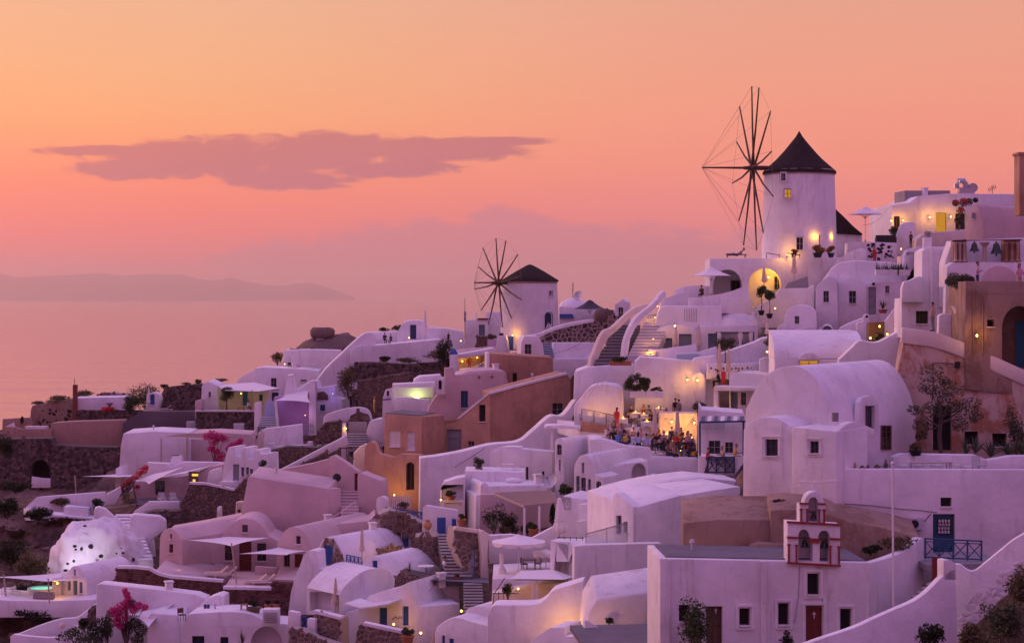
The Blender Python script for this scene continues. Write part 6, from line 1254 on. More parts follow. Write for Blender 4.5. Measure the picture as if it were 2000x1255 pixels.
# ================================================================ the tan houses in the middle and the white terraces below them
def tan_houses():
 t=thing('upper_tan_house','plain tan house with one tall dark window behind the rose vault','house',P(1010,760,197));pl=Pl(1010,195,3)
 ext(pl,[(950,790),(952,690),(1080,698),(1080,790)],8,'tan','wall',t,[rc(1001,728,1010,753,WIND,.3)],.08);ext(pl.back(-.1),[(950,790),(950,689),(956,689),(956,790)],4,'white','corner_band',t,bev=.05)
 v=thing('rose_vaulted_house','rose plaster house with barrel roof, curved chimney and grey window','house',P(900,815,190));p2=Pl(900,187.5,6)
 ext(p2,[(820,860),(836,800)]+curve([(840,790),(852,772),(862,756),(868,742),(869,730),(869,718)])+curve([(887,717),(888,730),(894,732)])+[(900,731),(985,724),(988,860)],.9,'rose','front',v,[rc(900,763,914,796,SHUTT,.25)],.1)
 ext(p2.back(.4),[(893,860),(893,740)]+curve([(896,734),(910,727),(930,724),(982,723),(990,740),(996,760)])+[(998,860)],7,'rose','vault',v,bev=.2)
 for x,y in((936,736),(961,735)):mb=MB();mb.ball(p2.at(x,y,-.05),.14,(1,.6,1));mb.build('roof_vent','terracotta',v)
 m=thing('long_tan_house','large tan house with long sloping parapet and small dark windows','house',P(960,880,181));p3=Pl(958,179,8)
 ext(p3,[(957,900),(956,768)]+[(1000,756),(1050,743),(1107,729),(1114,740),(1116,900)],6,'tan','side',m,[rc(1079,787,1100,812,WIN,.3)],.08)
 p4=Pl(958,178.9,-22)
 ext(p4,[(826,930),(829,877),(868,822),(895,817),(925,792),(956,767),(959,930)],1.2,'tan_light','front',m,[rc(872,838,901,890,DOORP,.25),rc(935,790,948,823,WIND,.3),rc(914,861,926,881,WIN,.25)],.06)
 band(m,p3,[(956,768),(1000,756),(1050,743),(1107,729)],.22,.5,'white','coping');band(m,p4,[(895,817),(925,792),(956,767)],.2,.4,'white','coping');band(m,p4,[(829,877),(868,822),(895,817)],.2,.4,'tan_light','coping')
 mount(Pl(1124,176,10),ah(1115,732,1134,783,leaf('door','brown_wood','brown_wood',(3,3))),m)
 c=thing('tan_cube_house','tan cube house with two white shuttered windows','house',P(800,885,180));p5=Pl(823,177,-14)
 ext(p5,[(750,920),(751,808),(823,813),(824,920)],5.5,'tan_light','wall',c,[rc(760,840,782,872,SHUTW,.18),rc(795,843,810,879,SHUTW,.18)],.06)
 ext(p5.back(.25),[(753,809.5),(753,806),(822,810.5),(822,814)],5.2,'slate_floor','roof',c,bev=0)
 ext(Pl(824,177.2,30),[(823,920),(823,813),(868,811),(868,920)],1,'tan','side',c,bev=.05)
 o=thing('ochre_garden_wall','glowing ochre wall with arched dark doorway below the tan cube house','wall',P(770,960,172));p6=Pl(780,171,-12)
 ext(p6,[(709,1030),(711,900)]+curve([(713,872),(722,862),(732,866),(740,884),(752,888),(768,892),(780,887),(800,886),(822,888)])+[(824,1030)],1.0,'tan_light','wall',o,[ah(793,902,809,956,DOORD,.4)],.12)
 lamp(770,968,169.5,45,'hidden lamp washing the foot of the ochre wall','floor_light',style='ground',off=.1)
 g=thing('picket_gate','dark picket gate left of the tan cube house','gate',P(737,886,176))
 for k in range(6):mb=MB();x=728+k*3.5;mb.beam(P(x,887,175),P(x,858+abs(k-2.5)*1.6,175),.09,.05);mb.build('picket','grey_frame',g)
 for y in(865,880):mb=MB();mb.beam(P(727,y,175.06),P(747,y,175.06),.07,.05);mb.build('rail','grey_frame',g)
 pf=thing('white_picket_fence','low white picket fence before the arched dark doorway','fence',P(780,990,168))
 for k in range(11):mb=MB();x=763+k*3.8;mb.beam(P(x,992,168),P(x,968,168),.09,.04);mb.build('picket','frame_white',pf)
 for y in(973,986):mb=MB();mb.beam(P(762,y,168.06),P(803,y,168.06),.07,.05);mb.build('rail','frame_white',pf)
 potplant('potted_plant','leafy plant in terracotta pot by the blue lattice',786,1001,165,26,26,pot=(.36,.45))
 q=thing('pool_block','white pool terrace with wall tinted pale green as pool glow','pool',P(800,795,200));p7=Pl(800,198,4)
 ext(p7.back(4),[(805,770),(809,742),(820,735),(862,732),(866,770)],4,'white','roof_block',q,bev=.2);ext(p7.back(1),[(766,800),(767,750),(850,746),(850,800)],2.6,'white','wall',q)
 ext(p7,[(768,776),(769,757),(846,756),(846,776)],.7,'pool_glow_paint','glow_tinted_wall',q,bev=.05);ext(p7.back(-1.5),[(763,820),(764,774),(800,776),(838,780),(838,820)],1.4,'white','lower_wall',q)
 lamp(815,760,196.5,30,'pool light beside the green-tinted wall','pool_light',style='ground',col=(.85,1,.35),off=.05,r=.05,bulb='bulb_soft',pos=P(815,777,197.2))
 k=thing('white_bell_kiosk','small white kiosk with blue trim beside the pool block','kiosk',P(757,815,196));ext(Pl(757,194,-12),[(746,830),(748,775),(753,760),(765,757),(766,830)],1.5,'white','wall',k,[rc(755,763,760,773,WIND,.2)],.05);band(k,Pl(757,194,-12),[(748,780),(764,779)],.12,.2,'blue','blue_band')
 ext(Pl(862,186,-10),[(852,770),(853,745)]+arch(853,866,744,736,8)+[(867,770)],1,'white','arch_niche',q,[ah(856,742,863,760,WIND,.2)],.03)
m_,t_=newmat('pool_glow_paint');out(t_,t_.n('ShaderNodeBsdfPrincipled',{'Base Color':(.72,.80,.55,1),'Roughness':.4}))  # greenish pool glow is put into the wall's base colour
tan_houses()
def white_terraces():
 t=thing('white_terrace_wall','long white wall climbing under the tan house','wall',P(950,960,168));pl=Pl(960,167,6)
 ext(pl,[(820,1010),(821,894)]+curve([(850,891),(900,882),(957,868),(1012,862),(1040,842),(1074,813),(1097,812),(1110,800),(1120,786),(1127,781),(1136,782)])+[(1140,1010)],2.2,'white','wall',t,[ah(1118,811,1126,830,None,.4)],.12)
 ext(Pl(1045,160,-14),[(955,1000),(957,884)]+curve([(962,878),(985,872),(1012,873),(1014,876)])+[(1078,882),(1078,1000)],1.5,'white','lower_wall',t,[rc(1027,911,1032,936,DOORD,.2),rc(1058,920,1063,928,WIND,.2)],.12)
 mb=MB();mb.tube([pl.at(888,912,-.3),pl.at(920,892,-.3),pl.at(948,874,-.3)],.04,6);mb.build('handrail','grey_frame',t)
 b=thing('white_ledge_block','white block terrace with potted shrub and stacked furniture','terrace',P(960,960,157));p2=Pl(960,155,0)
 ext(p2,[(907,1010),(908,919),(958,920),(1026,922),(1026,1010)],4,'white','wall',b,[rc(932,944,939,958,WIN,.25)],.08);ext(p2.back(-.2),[(957,1010),(958,921),(965,921),(965,1010)],.4,'white','buttress',b,bev=.05)
 potplant('potted_shrub','leafy shrub standing on the white ledge',934,921,156.5,28,34,'leaf_green',(.3,.3),'white',320)
 table('white folding table stacked with furniture on the ledge',991,923,157,1.1,.6,.75,cloth=False);chair('white chair beside the stacked table on the ledge',1010,922,156.8,1.2,'frame_white')
 n=thing('white_niche_house','small white house with niche and planter','house',P(885,990,154));p3=Pl(885,153.2,0)
 ext(p3,[(858,1020),(860,956),(866,942),(890,934),(908,931),(908,1020)],2.5,'white','wall',n,[nook(863,946,905,975,.6),nook(868,981,903,1000,.25)],.08);potplant('potted_plant','spreading plant in terracotta trough in the white niche',880,975,152.9,26,18,pot=(.45,.3),n=240)
 lamp(861,978,152.5,8,'small lamp at the left of the niche house','ground_lamp',style='ground',off=.2);w2=thing('cream_garden_wall','white low garden wall in front of the niche house','wall',P(860,1010,148));ext(Pl(860,147,-8),[(824,1040),(826,990),(832,986),(893,996),(895,1040)],.5,'white','wall',w2,bev=.08)
 r=thing('long_flat_house','white house with long flat rounded roof behind the slatted pergola','house',P(1000,970,152));p4=Pl(950,151,14)
 ext(p4,[(928,1050),(930,966),(939,965),(939,950)]+arch(939,953,949,942,8)+[(956,949),(1069,946),(1069,1050)],4,'white','wall',r,bev=.12);mb=MB();mb.ball(P(1004,938,154),.45,(1.6,1,.6),12,8);mb.build('roof_vent','white',r)
 pg=thing('slatted_pergola','pale wooden slatted pergola over a dark planted patio','pergola',P(1030,1030,143));A,B_,C_,D_=P(966,962,148),P(1075,957,149),P(1089,979,141),P(1024,986,141)
 for k in range(24):mb=MB();f=k/23;mb.beam(A.lerp(D_,f),B_.lerp(C_,f),.12,.05);mb.build('slat','pale_wood',pg)
 for a,b_ in((A,D_),(B_,C_),(A.lerp(B_,.5),D_.lerp(C_,.5))):mb=MB();mb.beam(a-Vector((0,0,.1)),b_-Vector((0,0,.1)),.12,.16);mb.build('beam','pale_wood',pg)
 for p in(D_,C_,A.lerp(B_,.0)+Vector((.3,0,0)),D_.lerp(C_,.45)):mb=MB();mb.beam(p-Vector((0,0,.2)),p-Vector((0,0,2.6)),.18,.18);mb.build('post','frame_white',pg)
 bk=thing('patio_wall','dim plaster wall at the back of the pergola patio','wall',P(1030,1040,149));ext(Pl(1030,149.5,4),[(935,1060),(938,965),(1085,962),(1090,1060)],.5,'rose','wall',bk)
 for i,(x,y,Y,w_,h,mt) in enumerate(((965,1040,144.5,66,62,'leaf_dark'),(1000,1042,143.5,40,40,'leaf_dark'),(1030,1040,142.5,28,22,'leaf_green'),(985,1044,142,28,18,'leaf_dry'),(1080,1030,143,18,50,'leaf_dark'))):bush('patio_shrub',('tall dark shrub at the left of the pergola','dark shrub under the pergola middle','low green shrub by the pergola post','pale dry plants before the pergola','slim dark plant at the right of the pergola')[i],'shrub',x,y,Y,w_,h,mt,420,.12)
 agave('agave','pale spiky agave in the pergola patio',962,1036,141.5,36,22,hpx=28);potplant('potted_plant','terracotta pot with plant by the pergola right post',1042,1046,140.8,20,24,pot=(.4,.55));potplant('potted_plant','terracotta pot at the top of the dark steps',902,1026,143,16,26,'leaf_dry',pot=(.35,.5))
 dish('large grey satellite dish above the slatted pergola',1075,938,150,15)
 bush('oleander','leafy green shrub between the dish and the balcony','shrub',1103,968,146,28,26,'leaf_green',260,.16)
 pw=thing('patio_retaining_wall','white retaining wall rising beside the pergola','wall',P(1060,1060,139));ext(Pl(1060,138.5,6),[(950,1100),(952,1045),(1000,1043),(1040,1050),(1078,1030),(1100,1022),(1104,1100)],.6,'white','wall',pw)
white_terraces()
def balcony_cluster():
 h=thing('narrow_vault_house','narrow white vaulted house with arched window','house',P(1092,930,156));pl=Pl(1092,154,-30)
 ext(pl,[(1083,990),(1084,866)]+arch(1084,1101,866,855,8)+[(1102,990)],7,'white','vault',h,[ah(1087,867,1097,888,WIN,.2),rc(1091,897,1095,920,WIN,.2)],.06)
 ds=thing('double_slab','flat white slab roof on posts beside the arched doorway','awning',P(1090,840,158));ext(Pl(1090,157,0),[(1064,836),(1066,831),(1100,830),(1134,834),(1134,838)],2.5,'white','slab',ds,bev=.03);mb=MB();mb.beam(P(1078,880,157.5),P(1078,835,157.5),.2,.2);mb.build('post','frame_white',ds)
 g=thing('gabled_vault_house','white vaulted house with tall triple windows beside the furled parasol','house',P(1140,980,146));p2=Pl(1140,144,-28)
 ext(p2,[(1120,1070),(1121,915)]+curve([(1123,905),(1131,892),(1141,887),(1150,892),(1157,906),(1160,925)])+[(1161,1070)],7.5,'white','vault',g,[rc(1136,903,1141,924,WIN,.2),rc(1125,929,1132,966,WIN,.2),rc(1134,932,1144,974,WIN,.2),rc(1148,935,1154,971,WIN,.2)],.08)
 ext(p2.back(-.1),[(1160,1070),(1161,925),(1178,932),(1180,1070)],3,'white','side_wing',g,[ah(1164,939,1174,981,WIN,.2)],.08)
 r=thing('patio_house','white open patio house with arched recess below the restaurant','house',P(1220,980,148));p3=Pl(1220,147,6)
 ext(p3,[(1176,1020),(1178,930),(1192,912),(1212,906),(1265,899),(1266,940),(1340,935),(1340,1020)],3,'white','wall',r,[nook(1234,904,1262,942,1.2,True,922)],.12);ext(p3.back(-2.5),[(1175,1030),(1178,955),(1232,952),(1236,1030)],2.4,'rose','side_wall',r,bev=.15)
 for x0 in(1270,):ext(p3.back(-1),[(1268,950)]+arch(1268,1292,946,926,10)+[(1292,950)],1,'white','small_arch',r,[nook(1272,932,1286,948,.5,True)],.04)
 b=thing('white_balcony_block','stacked white balcony blocks with lattice panels','house',P(1140,1060,138));p4=Pl(1130,136,-22)
 ext(p4,[(1098,1090),(1100,967),(1118,972),(1160,975),(1160,1090)],4,'white','upper_balcony',b,bev=.06);ext(p4.back(-1.2),[(1128,1090),(1130,985),(1150,983),(1176,986),(1178,1090)],3,'white','stair_block',b,bev=.06);ext(p4.back(-1.8),[(1124,1100),(1126,1018),(1142,1016),(1170,1000),(1196,1010),(1196,1100)],3,'white','stair_block',b,bev=.06)
 mount(p4.back(-1.2),rc(1129,1019,1142,1050,SHUTW),b)
 lattice_rail('lattice_panel','small grey lattice panel in the upper white balcony',p4.back(-.05),1101,971,1114,994,1,'grey_paint',.06)
 furled('big white furled parasol beside the balcony blocks',1093,1066,132,96,30,'canvas')
 l=thing('lower_balcony_house','white corner house with lattice balcony and glass balustrade','house',P(1130,1200,122));p5=Pl(1124,121,-32);p6=Pl(1124,121,18)
 ext(p5,[(1073,1200),(1075,1054),(1124,1066),(1124,1200)],1.2,'white','front',l,[nook(1087,1059,1110,1096,.3)],.08)
 ext(p6,[(1123,1300),(1123,1066),(1240,1062),(1240,1300)],4,'white_old','side',l,bev=.1)
 lattice_rail('lattice_panel','grey lattice panel in the lower white balcony',p5.back(.05),1087,1059,1110,1095,2,'grey_paint',.07)
 gl=thing('glass_balustrade','sloping frosted glass balustrade on the corner house','railing',P(1180,1065,121));p7=p6.back(.3);mb=MB();mb.face([p7.at(1144,1064),p7.at(1144,1042),p7.at(1225,1020),p7.at(1225,1062)]);mb.build('glass_panel','glass_clear',gl,0);mb=MB();mb.beam(p7.at(1144,1042),p7.at(1225,1020),.06,.06);mb.build('top_rail','steel',gl);[MB().beam(p7.at(x,1064),p7.at(x,1042-(x-1144)*.27),.05,.05).build('post','steel',gl) for x in(1144,1185,1225)]
 tb=thing('railing','thin dark railing on the balcony roof below the furled parasol','railing',P(1110,1052,124));[MB().beam(P(1090+k*12,1056,124),P(1090+k*12,1047,124),.04,.04).build('post','iron',tb) for k in range(5)];MB().beam(P(1088,1049,124),P(1140,1050,124),.05,.05).build('top_rail','iron',tb)
 parasol('large white scalloped parasol on the middle terrace',1013,1130,129,86,108,slope=.13,valance=.3,sides=10);parasol('second scalloped white parasol half hidden by the balcony',1066,1130,130,58,52,slope=.13,valance=.3,sides=10)
 tr=thing('parasol_terrace','white terrace floor under the scalloped parasols','terrace',P(1010,1130,130));ext(Pl(1010,126.5,0),[(960,1180),(962,1130),(1080,1126),(1080,1180)],7,'white','floor',tr,bev=.08)
 table('dark dining table under the scalloped parasol',1034,1112,131,1.0,.8,.74,cloth=False,legmat='brown_wood');chair('dark chair left of the dining table under the parasol',1024,1113,130.6,1.4,'brown_wood');chair('dark chair right of the dining table under the parasol',1050,1112,130.4,-1.4,'brown_wood')
 cu=thing('tied_curtain','white tied curtain hanging left of the scalloped parasol','curtain',P(980,1122,129));mb=MB();mb.lathe(P(980,1124,129),[(.35,0),(.32,.4),(.12,.75),(.15,1.1),(.14,1.6)],10);mb.build('drape','canvas',cu)
 g2=thing('glowing_curved_wall','curved white wall glowing golden near the bottom','wall',P(1050,1255,112));p8=Pl(1050,112,-6)
 ext(p8,[(950,1320),(952,1200)]+curve([(958,1187),(968,1181),(1005,1181),(1040,1180),(1053,1177),(1066,1168),(1076,1156),(1086,1150),(1112,1142),(1139,1134)])+[(1144,1320)],2.0,'white','wall',g2,bev=.15)
 lamp(1100,1238,109.5,40,'hidden lamp behind the low roof washing the curved wall golden','floor_light',style='ground',off=.1,pos=P(1098,1232,110.6));lamp(1165,1240,106,26,'hidden lamp at the foot of the yard wall','floor_light',style='ground',off=.1)
 lr=thing('low_roof_house','low white house roof in the bottom middle','house',P(1090,1290,108));p9=Pl(1090,107.5,-25);ext(p9,[(1032,1330),(1036,1250),(1074,1225),(1103,1224),(1108,1330)],2.5,'white','wall',lr,bev=.08);ext(p9.back(-.8),[(1103,1330),(1103,1242),(1146,1241),(1147,1330)],2,'white','block',lr,bev=.06)
 yw=thing('yard_parapet','sloping white parapet lit golden below the corner house','wall',P(1180,1255,106));ext(Pl(1180,104.5,10),[(1140,1320),(1142,1210),(1150,1212),(1180,1232),(1215,1252),(1235,1270),(1240,1320)],.5,'white','wall',yw)
 sr=thing('canopy_slab','thin pale canopy over the corner terrace','awning',P(1050,1150,118));mb=MB();mb.add([P(996,1130,117),P(1100,1131,117),P(1122,1126,121),P(1080,1111,122),P(1018,1114,121)],[(0,1,2,3,4)]);mb.add([P(996,1132,117),P(1100,1133,117),P(1122,1128,121),P(1080,1113,122),P(1018,1116,121)],[(4,3,2,1,0)]);mb.build('cloth','shade_cloth',sr,0)
 for x,y in((1040,1180),(1048,1180)):mb=MB();mb.beam(P(x,y,117.4),P(x,1132,117.4),.16,.16);mb.build('post','frame_white',sr)
 st=thing('corner_terrace','lit terrace with planter under the thin canopy','terrace',P(1020,1170,118));ext(Pl(1020,119,0),[(960,1200),(962,1160),(1010,1150),(1060,1140),(1110,1136),(1112,1200)],1.5,'cream','wall',st);lamp(1012,1152,117.5,16,'lamp under the thin canopy','ground_lamp',style='ground',off=.2,bulb='bulb_soft');bush('terrace_shrub','round dark shrub under the thin canopy','shrub',992,1166,117.6,26,28,'leaf_dark',260,.1)
 rl=thing('iron_handrail','dark iron handrail at the left of the thin canopy','railing',P(970,1190,117));[MB().beam(P(964+k*10,1196-k*4,116.5),P(964+k*10,1160-k*6,116.5),.04,.04).build('post','iron',rl) for k in range(3)];MB().beam(P(964,1160,116.5),P(986,1128,116.5),.05,.05).build('top_rail','iron',rl);MB().beam(P(962,1158,116.5),P(1016,1158,116.5),.05,.05).build('mid_rail','iron',rl)
balcony_cluster()
# ================================================================ lower middle: blue-door houses, stone vault, dark steps
def low_mid():
 v=thing('stone_front_vault','barrel house with brown stone gable and blue door','house',P(645,1105,142));pl=Pl(645,142,-32)
 front=[(616,1108),(617,1090)]+curve([(619,1078),(626,1060),(634,1050),(642,1048),(652,1052),(661,1064),(668,1078),(672,1092)])+[(674,1110)]
 ext(pl,front,8.0,'white','vault',v,bev=.1);gf=[(618,1108),(619,1090)]+curve([(621,1080),(628,1063),(635,1053),(642,1051),(651,1056),(659,1066),(666,1080),(670,1093)])+[(672,1110)]
 ext(pl.back(-.12),gf,.2,'mortar','gable_core',v,[rc(634,1064,650,1101,DOORB,.08)],0);stones(pl.back(-.12),gf,.46,'stone_brown',v,gap=.09,proud=.06,holes=[[(633,1103),(633,1063),(651,1063),(651,1103)]])
 s=stonewall('stone_terrace_wall','brown stone wall behind the blue lattice railing',Pl(720,145,-6),[(668,1120),(670,1080),(700,1077),(740,1070),(768,1064),(780,1066),(782,1120)],1.5,.45,'stone_brown','mortar',gap=.07)
 lamp(762,1076,144,10,'hidden lamp yellowing the stone wall behind the vault','floor_light',style='ground',off=.1,bulb='bulb_soft',r=.05,pos=P(764,1082,143.6))
 lattice_rail('blue_lattice_railing','blue looped lattice railing beside the stone gabled vault',Pl(690,140.5,-14),677,1083,707,1108,4,'blue',.07,slope=-6)
 furled('cream closed parasol above the blue lattice railing',707,1095,139.6,68,11);furled('cream closed parasol before the low white vault',655.5,1198,133,70,12)
 bw=thing('curved_buttress','tall curved white buttress wall between rose house and stone vault','wall',P(590,1190,138));p2=Pl(600,138,-16)
 ext(p2,[(562,1200),(565,1178)]+curve([(568,1155),(575,1130),(585,1105),(593,1084),(600,1076),(612,1074),(620,1076)])+[(622,1110),(705,1112),(716,1125),(716,1200)],1.6,'white','wall',bw,[rc(630,1115,655,1128,SHUTB,.2)],.15)
 lv=thing('low_white_vault','low white segmental vault with dark open storeroom','house',P(640,1190,136));p3=Pl(630,134.5,-30)
 ext(p3,[(598,1200),(599,1150)]+curve([(600,1146),(612,1148),(630,1152),(648,1157),(662,1160)])+[(664,1200)],1.2,'white','front',lv,[nook(605,1155,647,1192,.9)],.08)
 mb=MB();rows=[];n=12
 for i in range(n+1):
  f=i/n;rows.append((P(600+62*f,1146+14*f,134.6-3.4*f*.5),f))
 A,B_=P(599,1147,135.2),P(662,1161,132.6);D_=Vector((4.3,6.2,0));vs=[]
 for k in range(13):
  a=k/12;z=1.25*math.sin(math.pi*min(a*1.0,1))**.75
  for f in(0,1):vs.append(A.lerp(B_,f)+Vector((D_.x*a*.9,D_.y*a*.9,z+.35*a)))
 mb.add(vs,[(2*k,2*k+1,2*k+3,2*k+2) for k in range(12)]);rb=[vs[2*k+1] for k in range(13)];mb.add(rb+[rb[-1]-Vector((0,0,2.4)),rb[0]-Vector((0,0,2.4))],[tuple(range(15))]);mb.build('barrel_roof','white',lv,50)
 pier=thing('white_pier','white pier beside the closed parasol','wall',P(655,1195,133.5));ext(Pl(655,133.3,-10),[(646,1200),(647,1170),(661,1172),(661,1200)],.5,'white','wall',pier)
 g=thing('blue_window_vault','white vaulted house with tall blue window in its gable','house',P(735,1180,139));p4=Pl(735,138,-28)
 ext(p4,[(700,1240),(701,1115)]+curve([(704,1108),(714,1094),(724,1087),(732,1086),(742,1090),(754,1104),(763,1118),(769,1130)])+[(771,1240)],9,'white','vault',g,[rc(727,1094,737,1122,SHUTB,.25),rc(708,1132,716,1169,SHUTB,.2),rc(724,1136,744,1152,WINB,.3),rc(750,1140,758,1157,WINB,.25)],.12)
 potplant('sill_plant','dark plant on the sill of the blue window house',737,1154,137.3,18,12,'leaf_dark',(.22,.16),n=120);band(g,p4,[(720,1153),(764,1162)],.1,.3,'concrete','sill')
 h=thing('blue_door_cottage','white cottage with blue double door, blue shutter and flat lavender roof','house',P(780,1230,133));p5=Pl(770,131,-26)
 ext(p5,[(672,1260),(674,1195),(716,1186),(716,1168)]+curve([(722,1162),(760,1150),(775,1147),(801,1135)])+[(803,1150),(816,1182),(817,1260)],6,'white','wall',h,[rc(740,1186,756,1222,DOORB,.25),rc(786,1183,798,1221,SHUTB,.25)],.12)
 ext(Pl(817,p5.at(817,1190).y,18),[(816,1290),(816,1184),(898,1178),(899,1290)],5,'white','side',h,bev=.08)
 ext(Pl(801,133.5,14),[(800,1185),(801,1137),(896,1131),(898,1185)],1.0,'white','roof_parapet',h,bev=.08)
 mb=MB();x=[p5.at(766+i*1.6,1206+3.2*math.sin(i*1.15)+(-3 if i%5==2 else 0),-.05) for i in range(13)];mb.tube(x,.025,4);mb.build('wire_lettering','iron',h)
 aw=thing('flat_awning','pale flat awning on a white post beside the blue door','awning',P(710,1225,130));ext(Pl(700,129.5,-22),[(672,1181),(673,1177),(703,1186),(756,1178),(756,1182),(703,1190)],2.4,'white','slab',aw,bev=.03);mb=MB();mb.beam(P(703,1224,129.6),P(703,1188,129.6),.16,.16);mb.build('post','frame_white',aw)
 for i,(x,y,Y,pw) in enumerate(((769,1221,129.6,12),(822,1238,127,14),(811,1119,136,8),(839,1046,146,10),(889,1037,141,10),(901,1195,127,12),(896,1114,137,16),(912,1150,131,9))):lamp(x,y,Y,pw,('lamp beside the blue double door','lamp at the side of the blue door cottage','lamp on the stone wall by the seated person','lamp under the big clay jar','lamp at the head of the dark steps','lamp on the wall above the small vault','step light on the dark steps','step light on the lower dark steps')[i],'ground_lamp',style='ground',off=.2,r=.08,bulb='bulb' if i<6 else 'bulb_soft')
 stonewall('stone_garden_wall','square brown stone wall with white cap by the closed parasol',Pl(640,128.5,-24),[(613,1250),(615,1195),(664,1207),(666,1262)],1.2,.42,'stone_brown','mortar',gap=.08,cap=[(613,1193),(665,1206)])
 stonewall('stone_garden_wall','brown stone wall below the blue double door',Pl(740,126,-16),[(695,1290),(697,1236)]+curve([(700,1226),(708,1219),(718,1220),(788,1236)])+[(790,1290)],1.0,.42,'stone_brown','mortar',gap=.08,cap=[(710,1217),(789,1234)]);stonewall('stone_garden_wall','brown stone wall in the bottom row left of the blue gate',Pl(600,127,-14),[(562,1290),(564,1225),(590,1230),(616,1245),(668,1262),(700,1270),(700,1300)],1.0,.42,'stone_brown','mortar',gap=.08)
 gp=thing('white_gate_piers','white piers either side of the small blue gate','gateway',P(590,1230,129));ext(Pl(590,128.6,-16),[(561,1235),(563,1192),(583,1196),(584,1238)],.5,'white','pier',gp);ext(Pl(590,128.6,-16),[(599,1240),(600,1207),(615,1208),(615,1245)],.5,'white','pier',gp);lattice_rail('blue_gate','small blue crossed-bar gate between white piers',Pl(592,129,-16),586,1203,598,1230,1,'blue',.07,cat='gate')
 potplant('potted_plant','tall plant in terracotta pot right of the lower stone wall',796,1262,124,24,42,'leaf_olive',(.42,.75),n=220,leaf_=.14)
 stonewall('rubble_house','rough brown stone house front with blue doors above the vaults',Pl(800,148,4),[(735,1080),(738,1005),(760,996),(800,1010),(857,1035),(857,1085)],3,.5,'stone_brown','mortar',gap=.06,cat='house',hole_dicts=[rc(773,1037,783,1078,DOORN,.3),rc(785,1045,798,1068,DOORB,.3)]);stonewall('stone_bastion','square stone bastion left of the dark steps',Pl(835,143,2),[(810,1100),(811,1050),(856,1046),(862,1060),(880,1100)],3,.5,'stone_brown','mortar',gap=.06)
 lattice_rail('blue_lattice_railing','long blue lattice railing at the top of the stone house',Pl(800,150.5,6),754,990,836,1008,6,'blue',.09,slope=-12)
 gt=thing('blue_gate','tall solid blue gate at the head of the dark steps','gate',P(863,1042,145));pg=Pl(863,145,18)
 for k in range(4):ext(pg,[(854+k*4.2,1042),(854+k*4.2,1010),(858+k*4.2,1010),(858+k*4.2,1042)],.08,'blue','board',gt,bev=0)
 g3=thing('blue_gate','narrow blue gate leaf right of the dark steps','gate',P(887,1034,144));ext(Pl(887,144,60),[(884,1036),(884,1012),(891,1013),(891,1037)],.08,'blue','leaf',g3,bev=0);MB().beam(P(885,1024,143.7),P(890,1024,143.9),.06,.06).build('rail','navy',g3)
 jr=thing('clay_jar','big round clay jar on the stone wall by the steps','jar',P(835,1033,144));mb=MB();mb.lathe(P(835,1034,144),[(0,0),(.16,0),(.36,.3),(.34,.5),(.16,.66),(.2,.72)],18);mb.build('body','clay_jar',jr);mb=MB();mb.lathe(P(835,1034,144),[(.19,.70),(.24,.73),(.19,.76)],16);mb.build('rim','clay_jar',jr)
 st=thing('dark_steps','dark steps with pale edges descending from the blue gate','stairs',P(890,1120,135));steps(st,P(872,1128,133.5),P(853,1042,144),14,1.85,(1,.05,0),'concrete','slate_floor');s2=thing('dark_steps','lower flight of dark steps with pale edges','stairs',P(920,1195,126));steps(s2,P(906,1196,126),P(905,1138,131.5),10,1.35,(1,0,0),'concrete','slate_floor')
 pv=thing('landing','grey paved landing between the two dark stair flights','landing',P(880,1135,133));mb=MB();mb.add([P(840,1132,133),P(955,1138,131),P(955,1128,134.5),P(845,1126,134.5)],[(0,1,2,3)]);mb.build('paving','slate_floor',pv,0)
 sw=stonewall('step_side_wall','brown stone wall with pale blue door right of the dark steps',Pl(925,135,16),[(884,1060),(889,1032),(945,1040),(955,1048),(956,1140),(915,1140),(900,1100)],2,.46,'stone_brown','mortar',gap=.07,hole_dicts=[rc(919,1061,928,1128,leaf('door','grey_blue','cloth_lightblue',(0,2)),.2)]);ext(Pl(945,134.6,16),[(936,1045),(940,1034),(956,1042),(952,1080),(956,1150),(948,1155),(941,1150),(940,1080)],.7,'cream','plaster_edge',sw,bev=.12);band(sw,Pl(925,135,16),[(889,1031),(945,1039)],.25,.6,'cream','coping')
 person('person in white shirt sitting at a small table by the dark steps',866,1126,136,1.9,'sit','white','brown',s=1.1);chair('dark chair of the person in white by the steps',868,1126,136.1,1.9,'iron',s=1.1)
 tb=thing('round_table','round white cafe table beside the person in white','table',P(832,1124,136));b=P(832,1124,136);mb=MB();mb.lathe(b,[(0,.72),(.6,.72),(.6,.76),(0,.76)],24);mb.build('table_top','frame_white',tb);mb=MB();mb.lathe(b,[(.25,0),(.04,.05),(.04,.72)],10);mb.build('pedestal','iron',tb)
 stonewall('low_stone_wall','low brown stone wall under the cafe table',Pl(810,133.5,-6),[(770,1160),(771,1128),(782,1116),(850,1132),(850,1160)],2,.4,'stone_brown','mortar_dark',gap=.06);agave('grass_tuft','spiky dry grass on the low stone wall',800,1118,134.5,16,18,'leaf_dry',hpx=26,cat='plant');potplant('potted_plant','small plant at the foot of the upper dark steps',893,1134,133.5,12,14,'leaf_dry',(.2,.3),n=90)
 sm=thing('small_white_vault','small smooth white vault roof in the bottom row','house',P(900,1255,120));p6=Pl(890,118,-28)
